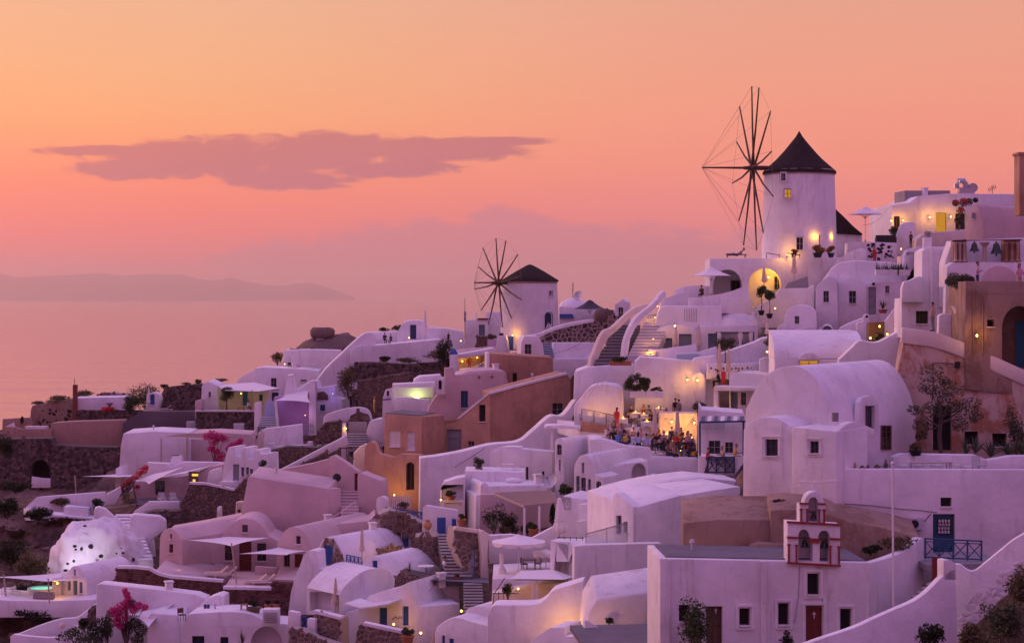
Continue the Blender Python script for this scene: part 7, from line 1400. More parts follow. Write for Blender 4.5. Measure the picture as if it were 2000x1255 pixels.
 ext(p6,[(846,1310),(849,1232)]+curve([(852,1224),(868,1212),(884,1205),(900,1206),(925,1214)])+[(960,1222),(961,1310)],6,'white','wall',sm,[rc(863,1240,869,1262,SHUTB,.2),rc(877,1246,886,1262,SHUTB,.2)],.25);ext(p6.back(2),[(905,1225),(908,1195)]+arch(909,958,1195,1183,10)+[(960,1225)],3,'white','dome',sm,bev=.2)
 furled('closed parasol at the bottom edge left of the small vault',846,1275,119,46,12)
 br=thing('stone_arch_ledge','stone framed shelf with pots above the rubble house','ledge',P(782,1010,149));ext(Pl(782,147.6,4),[(770,1025),(771,999),(795,1000),(795,1025)],.8,'stone_brown','frame',br,[nook(776,1006,789,1024,.5)],.04)
low_mid()
# ================================================================ rose houses, lower left
def rose_houses():
 t=thing('rose_courtyard_house','pale rose house with small square windows and sail-shaded courtyard','house',P(370,1120,152));pl=Pl(335,149,-30)
 ext(pl,[(310,1140),(312,1050)]+curve([(314,1043),(321,1034),(330,1031),(338,1034),(347,1043),(356,1054)])+[(357,1140)],9.5,'rose','left_wing',t,[rc(332,1042,336,1052,WINR,.2),rc(330,1062,338,1079,WINR,.2)],.1)
 pb=Pl(470,151.5,0)
 ext(pb,[(356,1140),(358,1058),(432,1052),(434,1046)]+curve([(440,1034),(456,1019),(475,1012),(495,1014),(512,1026),(524,1046)])+[(545,1056),(546,1140)],5,'rose','main_vault',t,[rc(473,1024,484,1039,WINR,.25),rc(467,1057,491,1114,DOORR,.25),rc(502,1060,520,1095,WINR,.25),rc(439,1062,454,1094,WINR,.25)],.12)
 e=thing('rose_gable_house','rose gabled vault house with red door and white long roof','house',P(575,1120,148));pe=Pl(575,146.5,-24)
 ext(pe,[(538,1140),(541,1062)]+curve([(546,1050),(556,1036),(568,1029),(582,1030),(594,1040),(604,1058),(610,1072)])+[(612,1140)],11,'rose','vault',e,[rc(578,1046,587,1062,WINR,.25),rc(554,1080,566,1117,WINR,.2),rc(575,1081,591,1124,DOORR,.2)],.12)
 band(e,pe,[(541,1074),(611,1078)],.12,.12,'rose','string_course')
 f=thing('courtyard_floor','pale courtyard terrace below the shade sails','terrace',P(450,1135,146));ext(Pl(430,142.5,3),[(300,1180),(300,1117),(330,1125),(436,1136),(436,1180)],9,'rose','floor',f,bev=.06);ext(Pl(500,139.5,3),[(437,1200),(438,1146),(530,1148),(534,1133),(575,1133),(575,1200)],8,'rose','lower_floor',f,bev=.06)
 stonewall('red_stone_wall','long dark red stone wall below the rose courtyard',Pl(330,141.5,4),[(219,1150),(229,1109),(262,1109),(292,1112),(310,1122),(335,1128),(436,1136),(436,1190),(400,1180),(300,1160)],1,.34,'stone_red','mortar_red',gap=.035,cap=[(229,1107),(262,1107),(292,1110),(310,1120),(335,1126),(436,1134)])
 stonewall('red_stone_wall','stepped dark red stone wall right of the sail post',Pl(500,138.5,3),[(436,1205),(437,1149),(530,1151),(531,1134),(574,1136),(572,1205)],1,.34,'stone_red','mortar_red',gap=.035,cap=[(436,1147),(530,1149)])
 sail('white shade sail over the rose courtyard on a leaning post',[P(366,1054,148),P(446,1047,151),P(528,1049,151),P(452,1066,141)],posts=[(3,2.9,.4)],sag=.15);sail('smaller white shade sail before the red door',[P(465,1081,142),P(545,1068,147),P(602,1075,146),P(560,1083,141)],sag=.1)
 for i,(x,y,Y) in enumerate(((425,1126,144.5),(442,1127,144.2),(500,1142,141.5),(516,1142,141.2))):lounger(('left sun lounger under the large sail','right sun lounger under the large sail','left sun lounger on the lower courtyard','right sun lounger on the lower courtyard')[i],x,y,Y,.25,'canvas_cream','frame_white')
 lamp(350,1116,146,12,'floor lamp at the corner of the rose house','ground_lamp',style='ground',off=.3);so=thing('cushioned_bench','built-in bench with dark cushions in the rose courtyard','bench',P(395,1120,149));mb=MB();mb.box(P(395,1112,150.2),(3.4,.8,.45));mb.build('seat','rose',so);[MB().box(P(382+k*11,1104,150.5),(.42,.14,.4)).build('cushion','cushion_grey',so) for k in range(4)]
 hw=thing('low_white_wall','white low partition with planter beside the courtyard loungers','wall',P(530,1120,146));ext(Pl(525,146.2,0),[(497,1130),(498,1106),(541,1108),(541,1130)],.5,'rose','wall',hw,bev=.06)
 d=thing('big_rose_block','huge plain rose plaster block with roof terrace','house',P(570,1015,160));p2=Pl(642,157,-6)
 ext(p2,[(466,1060),(470,1010),(484,932),(488,930),(642,954),(644,1060)],4,'rose','front',d,bev=.15,rise=.5);ext(Pl(643,157.1,35),[(642,1060),(642,954),(666,953),(668,1060)],1.5,'rose','side',d,bev=.08)
 ext(Pl(580,165,-4),[(492,960),(500,925),(560,914),(612,904),(640,896),(646,890),(648,960)],1.2,'rose','back_wall',d,bev=.12)
 dp=thing('rose_gate_wall','pointed rose wall with black ball and red door edge','wall',P(670,955,162));p3=Pl(670,161.5,-14)
 ext(p3,[(643,990),(644,897),(651,888),(676,904),(700,921),(701,990)],.9,'rose','wall',dp,[rc(692,924,699,990,DOORR,.3)],.08);bl=thing('black_ball','black round wire ball hung on the rose gate wall','ornament',P(658,940,160));mb=MB();mb.ball(P(658,932,160.6),.36,(1,.6,1),14,9);mb.build('ball','black_rock',bl);mb=MB();mb.lathe(P(658,932,160.6),[(.37,-.03),(.39,0),(.37,.03)],14);mb.build('band','iron',bl)
 r=thing('rose_round_wall','rounded rose wall right of the red door','wall',P(725,1000,160));ext(Pl(725,158,-10),[(698,1040),(698,930),(704,922),(722,930),(744,938)]+curve([(746,945),(748,960),(748,975)])+[(750,1040)],2,'rose','wall',r,bev=.15)
 s=thing('rose_steps','rose plaster steps with thin white handrail','stairs',P(680,1010,158));steps(s,P(666,1012,155.5),P(667,957,161.5),9,1.5,(1,0,0),'rose','rose');mb=MB();mb.tube([P(642,1014,154.5),P(668,998,154.8),P(695,978,156.5)],.03,5);mb.build('handrail','frame_white',s);[MB().beam(P(x,y,154.8),P(x,y-16,154.8),.04,.04).build('handrail_post','frame_white',s) for x,y in((668,1014),(695,994))]
 wp=thing('white_pillar','short white rounded pillar right of the rose steps','pillar',P(745,1000,154));ext(Pl(745,153.5,-20),[(735,1010),(735,978)]+arch(735,753,977,969,8)+[(754,1010)],.7,'white','shaft',wp,bev=.05);MB().box(P(744,1006,153.2),(.9,.2,.15)).build('foot','white',wp)
 fr=thing('rose_roof','low rose roof slab joining the gable house to the steps','roof',P(680,1030,152));ext(Pl(680,151,5),[(600,1070),(610,1034),(660,1022),(720,1016),(733,1004),(738,1070)],4,'rose','slab',fr,bev=.2)
 b=thing('bottom_white_house','white rounded house along the bottom edge with arch and cactus','house',P(420,1255,132));p4=Pl(420,131,-3)
 ext(p4,[(352,1310),(354,1222)]+curve([(362,1203),(372,1198),(400,1196),(440,1194),(480,1196),(505,1204)])+[(520,1215),(562,1218),(562,1310)],3.2,'white','wall',b,[rc(375,1241,399,1268,WINN,.25),rc(430,1243,446,1268,WINN,.25),nook(489,1222,552,1290,1.5,True,1258)],.3)
 l=thing('white_block_house','white block house with soft edges below the red stone wall','house',P(250,1255,137));p5=Pl(280,136,-4);ext(p5,[(186,1300),(188,1141),(196,1139),(300,1150),(382,1160),(402,1168),(402,1300)],1.6,'white','wall',l,bev=.2);ext(p5.back(-3),[(286,1310),(288,1205),(296,1196),(345,1200),(352,1214),(356,1310)],3,'white','wing',l,bev=.2);ext(p5.back(-1.5),[(388,1240),(390,1182),(405,1168),(425,1161),(436,1164),(438,1240)],2,'white','curved_wall',l,bev=.15)
 bs=thing('blue_shutter_panel','dark blue shutter panel leaning on the white roof wall','shutter',P(404,1198,132.5));[ext(Pl(404,133,-10),[(398+k*6,1198),(398+k*6,1180),(403+k*6,1179),(403+k*6,1197)],.06,'navy','panel',bs,bev=0) for k in range(2)]
 chair('folding wooden chair on the white roof',355,1212,130.5,.6,'brown_wood',s=1.0);vt=thing('vent_box','white louvred box on the bottom house roof','vent',P(528,1218,130));ext(Pl(528,129.5,0),[(512,1220),(513,1190),(544,1190),(544,1220)],1,'white','casing',vt,bev=.03);[MB().beam(P(515,1196+k*3.6,129.4),P(541,1196+k*3.6,129.4),.05,.05).build('louvre','grey_frame',vt) for k in range(6)]
 potplant('potted_plant','bushy plant in a basket on the bottom house roof',496,1200,132,26,34,'leaf_dark',(.5,.55),'brown_wood',260);potplant('potted_plant','left of two terracotta pots before the red stone wall',523,1190,134,12,20,'leaf_dark',(.25,.4),n=90);potplant('potted_plant','right of two terracotta pots before the red stone wall',539,1190,134,12,20,'leaf_dark',(.25,.4),n=90);table('small orange folding table on the bottom house roof',477,1196,132,.5,.5,.6,cloth=False,legmat='leaf_golden')
 agave('cactus','tall spiky cactus at the bottom edge',473,1262,127,20,12,'leaf_green',hpx=40,cat='cactus')
 bg=thing('bougainvillea','large magenta bougainvillea at the lower left corner terrace','flowering shrub',P(250,1260,133));rr=random.Random(31);s_=133/F;c=MB();st=MB()
 for x,y,r in((225,1198,14),(235,1188,14),(248,1180,13),(240,1205,14),(228,1215,10),(247,1160,7),(251,1168,6),(244,1152,5),(270,1182,9),(283,1185,7),(262,1190,9),(220,1192,9),(236,1222,8)):leaves(c,P(x,y,133),r*s_,.5,r*s_*.9,int(r*16),.085,rr,0);st.tube([P(246,1262,133.3),P((246+x)/2,(1240+y)/2,133.2),P(x,y,133.1)],[.06,.04,.015],5)
 st.build('stem','bark',bg);c.build('flowers','flower_magenta',bg,0);c=MB();[leaves(c,P(x,y,133.3),r*s_,.5,r*s_,int(r*14),.09,rr,0) for x,y,r in((256,1178,10),(262,1215,16),(275,1230,14),(250,1225,14),(268,1250,14))];c.build('foliage','leaf_dark',bg,0)
 sail('pale shade sail beside the magenta bougainvillea',[P(248,1198,133.5),P(300,1188,136),P(342,1176,136),P(290,1224,131)],sag=.1)
 tt=thing('corner_terrace','white curved terrace wall in the bottom left corner','terrace',P(90,1250,138));p6=Pl(90,135,-4);ext(p6,[(18,1310),(20,1242)]+curve([(26,1238),(70,1243),(105,1244),(140,1236),(170,1228),(186,1222)])+[(188,1310)],.5,'white','front_wall',tt,bev=.1);ext(Pl(90,143,10),[(20,1260),(24,1240)]+curve([(40,1236),(80,1220),(120,1208),(150,1205),(172,1190),(190,1178)])+[(192,1260)],.5,'white','back_wall',tt,bev=.1);fm=MB();fm.add([p6.at(18,1262),p6.at(188,1250),P(190,1236,143),P(22,1250,142)],[(0,1,2,3)]);fm.build('floor','paving',tt,0)
 gl=thing('globe_lamp','round unlit globe lamp on a white post in the corner terrace','lamp',P(123,1240,136));mb=MB();mb.ball(P(122,1221,136),.24,n=16,k=10);mb.build('globe','canvas_cream',gl);mb=MB();mb.beam(P(123,1242,136),P(122.5,1226,136),.12,.12);mb.build('post','frame_white',gl);chair('white iron chair in the corner terrace',155,1236,136,.7,'frame_white',s=1.2)
 for i,(x,y,w_,h,mt) in enumerate(((150,1262,80,40,'leaf_green'),(190,1262,50,60,'leaf_dark'),(210,1255,24,70,'leaf_olive'),(165,1228,30,22,'leaf_dark'))):bush('terrace_shrub',('wide leafy shrub at the bottom edge of the corner terrace','dark shrub beside the corner terrace chair','tall thin shrub left of the bougainvillea','small plant behind the white iron chair')[i],'shrub',x,y,132.5 if i else 131,w_,h,mt,420,.12)
 stonewall('dark_stone_pier','dark stone pier between corner terrace and white block house',Pl(182,138.5,-10),[(170,1225),(172,1190),(182,1182),(190,1188),(195,1225)],.8,.36,'stone_dark','mortar_dark')
rose_houses()
# ================================================================ left middle: dome rock, pool house, sail houses
def left_mid():
 t=thing('floodlit_rock','whitewashed floodlit rock dome studded with dark stones','rock',P(190,1110,158));n,k=60,30;vs=[];c=P(190,1118,161);rr=random.Random(14)
 for i in range(k+1):
  for j in range(n):
   th=math.pi*.5*i/k;ph=6.28319*j/n;r=Vector((3.9*math.sin(th)*math.cos(ph),4.6*math.sin(th)*math.sin(ph),4.55*math.cos(th)**.8));r*=1+.2*noise.noise(r*.38+Vector((3,1,7)))+.1*abs(noise.noise(r*.9))+.05*noise.noise(r*2.1);vs.append(c+r)
 mb=MB();mb.add(vs,[(i*n+j,(i+1)*n+j,(i+1)*n+(j+1)%n,i*n+(j+1)%n) for i in range(k) for j in range(n)]);dome=mb.build('rock_body','white',t,80)
 from mathutils.bvhtree import BVHTree
 bv=BVHTree.FromPolygons(mb.v,mb.f)
 for x,y,r in((146,1066,4),(148,1073,3),(160,1071,4),(177,1067,5),(197,1085,5),(132,1100,3),(144,1095,3),(236,1070,2),(240,1079,3),(227,1080,2),(235,1091,2),(220,1092,2),(166,1027,4),(259,1092,5),(245,1100,4)):
  d_=P(x,y,1).normalized();hit=bv.ray_cast(Vector((0,0,0)),d_)[0]
  if hit is None:hit=P(x,y,158.5)
  mb=MB();mb.ball(hit,r*158/F,(1,.7,rr.uniform(.7,1.1)),8,6);mb.build('set_stone','black_rock',t)
 fl=bpy.data.lights.new('rock_floodlight','SPOT');fl.energy=950;fl.color=(.90,.82,1.0);fl.spot_size=rad(95);fl.spot_blend=.9;fl.shadow_soft_size=.3
 ft=thing('rock_floodlight','hidden floodlight behind the small vault aimed at the rock dome','floodlight',P(128,1112,151.5));lo=bpy.data.objects.new('floodlight_beam',fl);C.objects.link(lo);lo.parent=ft;lo.location=(0,0,.3);lo.rotation_euler=(P(172,1062,158.5)-P(128,1112,151.5)).to_track_quat('-Z','Y').to_euler();mb=MB();mb.box(P(128,1113,151.4),(.3,.2,.16));mb.build('housing','iron',ft);MB().box(P(128,1114.5,151.4),(.1,.1,.1)).build('bracket','iron',ft)
 s=thing('white_rock_steps','white curving steps with dark stone treads above the rock dome','stairs',P(250,1080,166));steps(s,P(256,1096,160),P(226,1004,177),14,1.9,(1,.1,0),'white','white');ext(Pl(200,171,10),[(183,1030),(184,992),(193,989),(206,993),(220,1006),(245,1025),(300,1045),(305,1090),(250,1100),(230,1060),(205,1035)],1.0,'white','left_parapet',s,bev=.25);ext(Pl(290,168,10),[(252,1035),(254,1008),(262,1004),(312,1008),(324,1016),(326,1032),(295,1055),(290,1075),(300,1090),(270,1095),(262,1060)],1.5,'white','right_parapet',s,bev=.25)
 v=thing('small_white_vault','small white vaulted cottage with grey shutters by the jacuzzi','house',P(160,1170,149));pl=Pl(155,148,-26);ext(pl,[(118,1190),(119,1122),(128,1118)]+curve([(134,1113),(143,1105),(151,1106),(160,1114),(166,1126),(170,1140)])+[(171,1190)],6,'white','vault',v,[rc(144,1111,148,1123,WIN,.2),rc(132,1133,138,1152,SHUTG,.2),rc(143,1133,151,1171,DOORG,.2),rc(155,1136,161,1158,SHUTG,.2)],.1);lamp(112,1138,147,16,'lantern on the wall of the small vaulted cottage',off=.4)
 w_=thing('lantern_wall','white wall end carrying the lantern by the jacuzzi','wall',P(112,1165,149));ext(Pl(112,148.5,10),[(101,1180),(102,1128),(120,1126),(120,1180)],.5,'white','wall',w_)
 stonewall('dark_stone_infill','dark stone infill right of the small vaulted cottage',Pl(195,151,-10),[(171,1180),(171,1152),(186,1150),(188,1128),(220,1132),(222,1180)],1,.4,'stone_dark','mortar_dark')
 d=thing('jacuzzi_terrace','white terrace wall with jacuzzi under a long shade sail','terrace',P(100,1190,147));ext(Pl(100,145.5,2),[(-40,1205),(-40,1168),(20,1172),(100,1173),(186,1170),(188,1205)],5,'white','wall',d,bev=.08)
 j=thing('jacuzzi','white round jacuzzi with glowing turquoise water','jacuzzi',P(82,1159,149));b=P(82,1159,149.0);mb=MB();mb.lathe(b,[(1.0,0),(1.15,.35),(1.15,.5),(.95,.5),(.9,.36)],28);mb.build('tub','white',j);mb=MB();mb.lathe(b,[(0,.44),(.93,.44)],28);mb.build('water','jacuzzi_water',j)
 sail('long white shade sail over the jacuzzi terrace',[P(-20,1126,149),P(122,1118,152),P(140,1134,147),P(94,1135,145)],posts=[(3,1.7,.1)],sag=.2);po=thing('sail_post','wooden post at the left end of the long shade sail','post',P(10,1175,147));mb=MB();mb.tube([P(13,1178,147),P(7,1121,147)],.07,8);mb.build('shaft','pale_wood',po);MB().lathe(P(13,1178,147),[(.14,0),(.14,.05),(.08,.08)],10).build('foot','iron',po)
 table('small white table at the left end of the jacuzzi terrace',14,1165,148,.8,.8,.7,cloth=False);chair('white chair beside the jacuzzi terrace table',33,1165,148,1.3,'frame_white');so=thing('grey_sofa','low grey sofa in front of the jacuzzi','sofa',P(86,1176,147));MB().box(P(86,1164,146.6),(1.6,.6,.4)).build('seat','cushion_grey',so);MB().box(P(86,1161,146.3),(1.6,.15,.5)).build('backrest','cushion_grey',so)
 p=thing('pool_terrace_wall','white angular wall round a small blue pool on the left slope','terrace',P(120,1005,184));p1=Pl(120,186,6);ext(p1,[(46,1012),(48,992),(70,972),(78,970),(205,960),(207,1012)],.6,'white','back_wall',p,bev=.08);ext(Pl(110,182,6),[(96,1016),(97,1004),(125,1006),(184,1012),(184,1022)],2.5,'white','deck',p,bev=.05);ext(Pl(46,186,-60),[(46,1016),(46,992),(58,992),(60,1016)],.5,'white','end_wall',p,bev=.05)
 q=thing('plunge_pool','small raised pool with bright blue water on the left slope','pool',P(150,1005,183));ext(Pl(150,183,4),[(124,1008),(125,989),(132,990),(170,994),(172,1008)],2.2,'white','basin',q,bev=.04);mb=MB();z=.05;a=lambda x,y,o:Pl(150,183,4).at(x,y,o)+Vector((0,0,z));mb.face([a(133,990,.2),a(171,993,.2),a(171,993,2.1),a(133,990,2.1)]);mb.build('water','pool_water',q,0)
 bush('pool_shrub','dark shrub at the right end of the small pool','shrub',185,995,185,34,24,'leaf_dark',320,.13);bush('round_shrub','small round shrub against the white pool wall','shrub',78,1002,182,12,10,'leaf_dark',160,.1)
 sail('thin white shade sail before the stone wall arch',[P(158,930,190),P(240,924,196),P(292,929,192),P(230,931,188)],sag=.05,posts=());po=thing('sail_post','slim wooden post left of the thin shade sail','post',P(147,965,190));mb=MB();mb.tube([P(149,966,190),P(146,928,190)],.06,7);mb.build('shaft','pale_wood',po);MB().lathe(P(149,966,190),[(.12,0),(.12,.05),(.07,.07)],8).build('foot','iron',po)
 h=thing('pergola_house','white house with long roof, open porch and pergola beams','house',P(340,900,200));p2=Pl(340,199,3);ext(p2,[(230,960),(236,870),(241,846),(300,842),(370,845),(372,960)],7,'white','left_wall',h,bev=.12);ext(p2.back(1.5),[(365,940),(366,846),(420,844),(490,848),(495,940)],6,'rose','porch_wall',h,bev=.1);ext(p2.back(-.2),[(353,900),(358,870),(366,854),(366,900)],2,'white','buttress',h)
 pg=thing('beam_pergola','pale slatted pergola on thin posts before the white house','pergola',P(380,905,195));A,B_,C_,D_=P(312,853,196),P(400,857,194.5),P(480,852,198),P(372,846,199)
 for k in range(14):mb=MB();f=k/13;mb.beam(A.lerp(B_,f) if False else A.lerp(D_,0).lerp(B_,f),D_.lerp(C_,f),.12,.06);mb.build('slat','pale_wood',pg)
 for x,y,Y in((315,903,195.8),(365,898,195),(419,902,194)):mb=MB();mb.beam(P(x,y,Y),P(x,y-47,Y),.12,.12);mb.build('post','pale_wood',pg)
 MB().beam(A,B_,.14,.14).build('beam','frame_white',pg);MB().beam(B_,P(430,858,194),.14,.14).build('beam','frame_white',pg)
 for i,(cx,cy,pts,lab) in enumerate(((415,880,((405,852,8),(415,848,9),(428,853,9),(438,856,8),(418,862,8),(422,880,6),(432,888,7),(428,898,7),(412,876,6)),'magenta bougainvillea over the pergola post'),(466,870,((455,870,8),(465,865,7),(448,876,6),(470,860,5)),'smaller magenta bougainvillea right of the pergola'))):
  bg=thing('bougainvillea',lab,'flowering shrub',P(cx,905,193.5));rr2=random.Random(40+i);s_=193.5/F;c=MB();[leaves(c,P(x,y,193.5),r*s_*1.25,.5,r*s_,r*18,.11,rr2,0) for x,y,r in pts];c.build('flowers','flower_magenta',bg,0);st=MB();[st.tube([P(cx+4,906,193.6),P(x,y,193.6)],[.05,.02],5) for x,y,r in pts];st.build('stem','bark',bg)
 ch=thing('white_chimney_stack','stout white chimney with dark vents before the pergola','chimney',P(345,910,192));ext(Pl(345,191,-8),[(331,925),(334,895),(338,890),(350,890),(353,896),(354,925)],1,'white','stack',ch,bev=.08);[MB().ball(P(340+k*4,889,191.3),.1,n=8,k=5).build('vent','iron',ch) for k in range(3)]
 lw=thing('stepped_white_walls','white terrace walls stepping down before the pergola house','wall',P(300,930,192));ext(Pl(320,190,4),[(285,940),(287,903),(330,905),(333,912),(356,902),(430,903),(440,905),(470,935),(470,950),(285,950)],1.2,'white','wall',lw,bev=.1);ext(Pl(240,193,-10),[(225,960),(226,915),(237,908),(240,960)],2,'white','end_wall',lw)
 sail('large white sail cloth sloping over the lower patio',[P(262,938,183),P(300,925,188),P(360,910,190),P(290,945,181)],sag=.1);sail('long white sail edge over the grey patio door',[P(302,933,182),P(360,924,184),P(440,902,190),P(370,918,188)],sag=.1)
 pt=thing('patio_house','rose-grey patio wall with grey glass door under the long sail','house',P(340,965,186));p3=Pl(340,187,8);ext(p3,[(262,990),(265,940),(300,935),(370,928),(410,912),(440,905),(442,990)],2,'rose','wall',pt,[rc(303,938,322,966,DOORGL,.25)],.06);sg=thing('lit_sign','small dark kiosk board with glowing yellow panels','sign',P(378,945,182));MB().box(P(378,931,182),(.95,.2,1.1)).build('board','brown_wood',sg);MB().box(P(381,927,181.85),(.6,.05,.22)).build('glowing_panel','lit_sign',sg);MB().box(P(379,939,181.85),(.25,.05,.35)).build('glowing_panel','lit_sign',sg)
 for i,x in enumerate((317,339)):lounger(('left grey deck lounger on the sunken patio','right grey deck lounger on the sunken patio')[i],x,979,181,1.9,'cushion_grey','frame_white')
 fl2=thing('patio_parapet','white parapet and ramp round the sunken patio','wall',P(320,985,180));ext(Pl(320,179,4),[(258,1010),(262,998),(285,983),(290,979),(350,979),(350,1000),(335,1000),(300,996),(275,1010)],.6,'white','wall',fl2,bev=.08);mb=MB();mb.add([P(255,985,181),P(355,980,181),P(400,970,186),P(270,972,186)],[(0,1,2,3)]);mb.build('floor','slate_floor',fl2,0);ext(Pl(250,184,12),[(206,985),(208,965),(236,950),(238,960),(225,985)],.6,'white','ramp_wall',fl2);ext(Pl(260,186,8),[(208,982),(225,965),(262,942),(266,946),(235,975),(222,990)],.5,'rose','stair_wall',fl2)
 bg=thing('red_bougainvillea','thin red flowering shrub at the left end of the sail house','flowering shrub',P(245,980,184));rr3=random.Random(77);c=MB();s_=184/F;st=MB()
 for x,y,r in((280,918,9),(272,925,8),(285,912,6),(262,932,7),(250,940,7),(240,948,5),(268,950,6)):leaves(c,P(x,y,184),r*s_,.5,r*s_*.8,r*13,.10,rr3,0);st.tube([P(240,975,184),P(x,y,184)],[.05,.015],5)
 c.build('flowers','flower_red',bg,0);st.build('stem','bark',bg);c=MB();[leaves(c,P(x,y,184.3),r*s_,.5,r*s_,r*14,.11,rr3,0) for x,y,r in((245,950,11),(255,940,9),(236,960,8))];c.build('foliage','leaf_olive',bg,0)
 tr=thing('bare_tree','leaning bare-stemmed shrub on the sunken patio','tree',P(265,985,182));mb=MB();mb.tube([P(268,988,182),P(262,960,182),P(260,940,182)],[.12,.1,.05],7);mb.build('trunk','bark',tr);c=MB();[leaves(c,P(x,y,182),.4,.4,.3,60,.1,rr3,0) for x,y in((248,970),(258,978),(245,978))];c.build('crown','leaf_dry',tr,0)
 stonewall('stone_retaining_wall','brown stone retaining wall below the sail house with white cap',Pl(420,177,6),[(352,1040),(355,985),(370,945),(400,946),(430,952),(458,958),(475,940),(485,932),(470,1010),(450,1040)],2,.45,'stone_brown','mortar_dark',gap=.05,cap=[(370,943),(400,944),(430,950),(458,956)]);stonewall('stone_retaining_wall','dark stone bank under the sunken patio',Pl(320,174,6),[(270,1020),(280,1003),(300,998),(352,998),(360,1040),(330,1045)],2,.4,'stone_dark','mortar_dark')
 bt=thing('battlement_house','white house with square battlement pillars and grey windows','house',P(470,935,184));p4=Pl(465,182,-14);ext(p4,[(432,950),(435,920),(440,895),(446,873),(458,872),(459,890),(470,892),(471,874),(482,874),(483,896),(495,897),(496,878),(506,878),(508,887),(522,886),(524,950)],3,'white','wall',bt,[rc(455,906,467,938,DOORP,.2),rc(471,912,477,930,WIN,.2),rc(480,912,486,926,WIN,.2),rc(488,915,494,925,WIN,.2)],.06)
 ext(p4.back(-1.2),[(425,955),(428,940),(455,940),(458,955)],1.5,'white','step_block',bt);topiary('small_tree','slim little tree before the battlement house',514,925,178,28,14,14,'leaf_olive',300,leaf_=.1);cw=thing('curved_ramp','curved grey ramp with white kerb left of the battlement house','stairs',P(420,940,183));ext(Pl(420,184,6),[(404,955),(405,935)]+curve([(408,922),(416,917),(432,913)])+[(434,955)],.6,'white','kerb_wall',cw,bev=.1);ext(Pl(420,185,6),[(408,955),(410,932),(432,922),(434,955)],1,'slate_floor','ramp',cw,bev=0)
 pi=thing('white_post','short white rounded post on the rose roof edge','pillar',P(427,1015,165));ext(Pl(427,164.5,-10),[(423,1022),(424,992)]+arch(424,431,992,988,6)+[(432,1022)],.4,'white','shaft',pi,bev=.03);MB().box(P(427,1021,164.4),(.6,.3,.15)).build('foot','white',pi)
 gr=thing('trellis_niche','pale wall niche with trellis and hanging plant','wall',P(463,1005,166));ext(Pl(463,164,-20),[(459,1012),(461,979),(474,979),(474,1012)],.8,'cream','wall',gr);[MB().beam(P(464+k*2.4,998,163.4),P(464+k*2.4,981,163.4),.03,.03).build('trellis_bar','iron',gr) for k in range(4)];potplant('potted_plant','small plant below the trellis niche',467,1002,163,8,8,pot=(.15,.15),n=60)
 rb=thing('rose_lower_roof','low rose roof strip with white edge behind the rose courtyard house','roof',P(380,1035,160));ext(Pl(380,158,4),[(318,1050),(330,1036),(400,1024),(470,1010),(480,1006),(490,1050)],4,'rose','roof',rb,bev=.1)
left_mid()
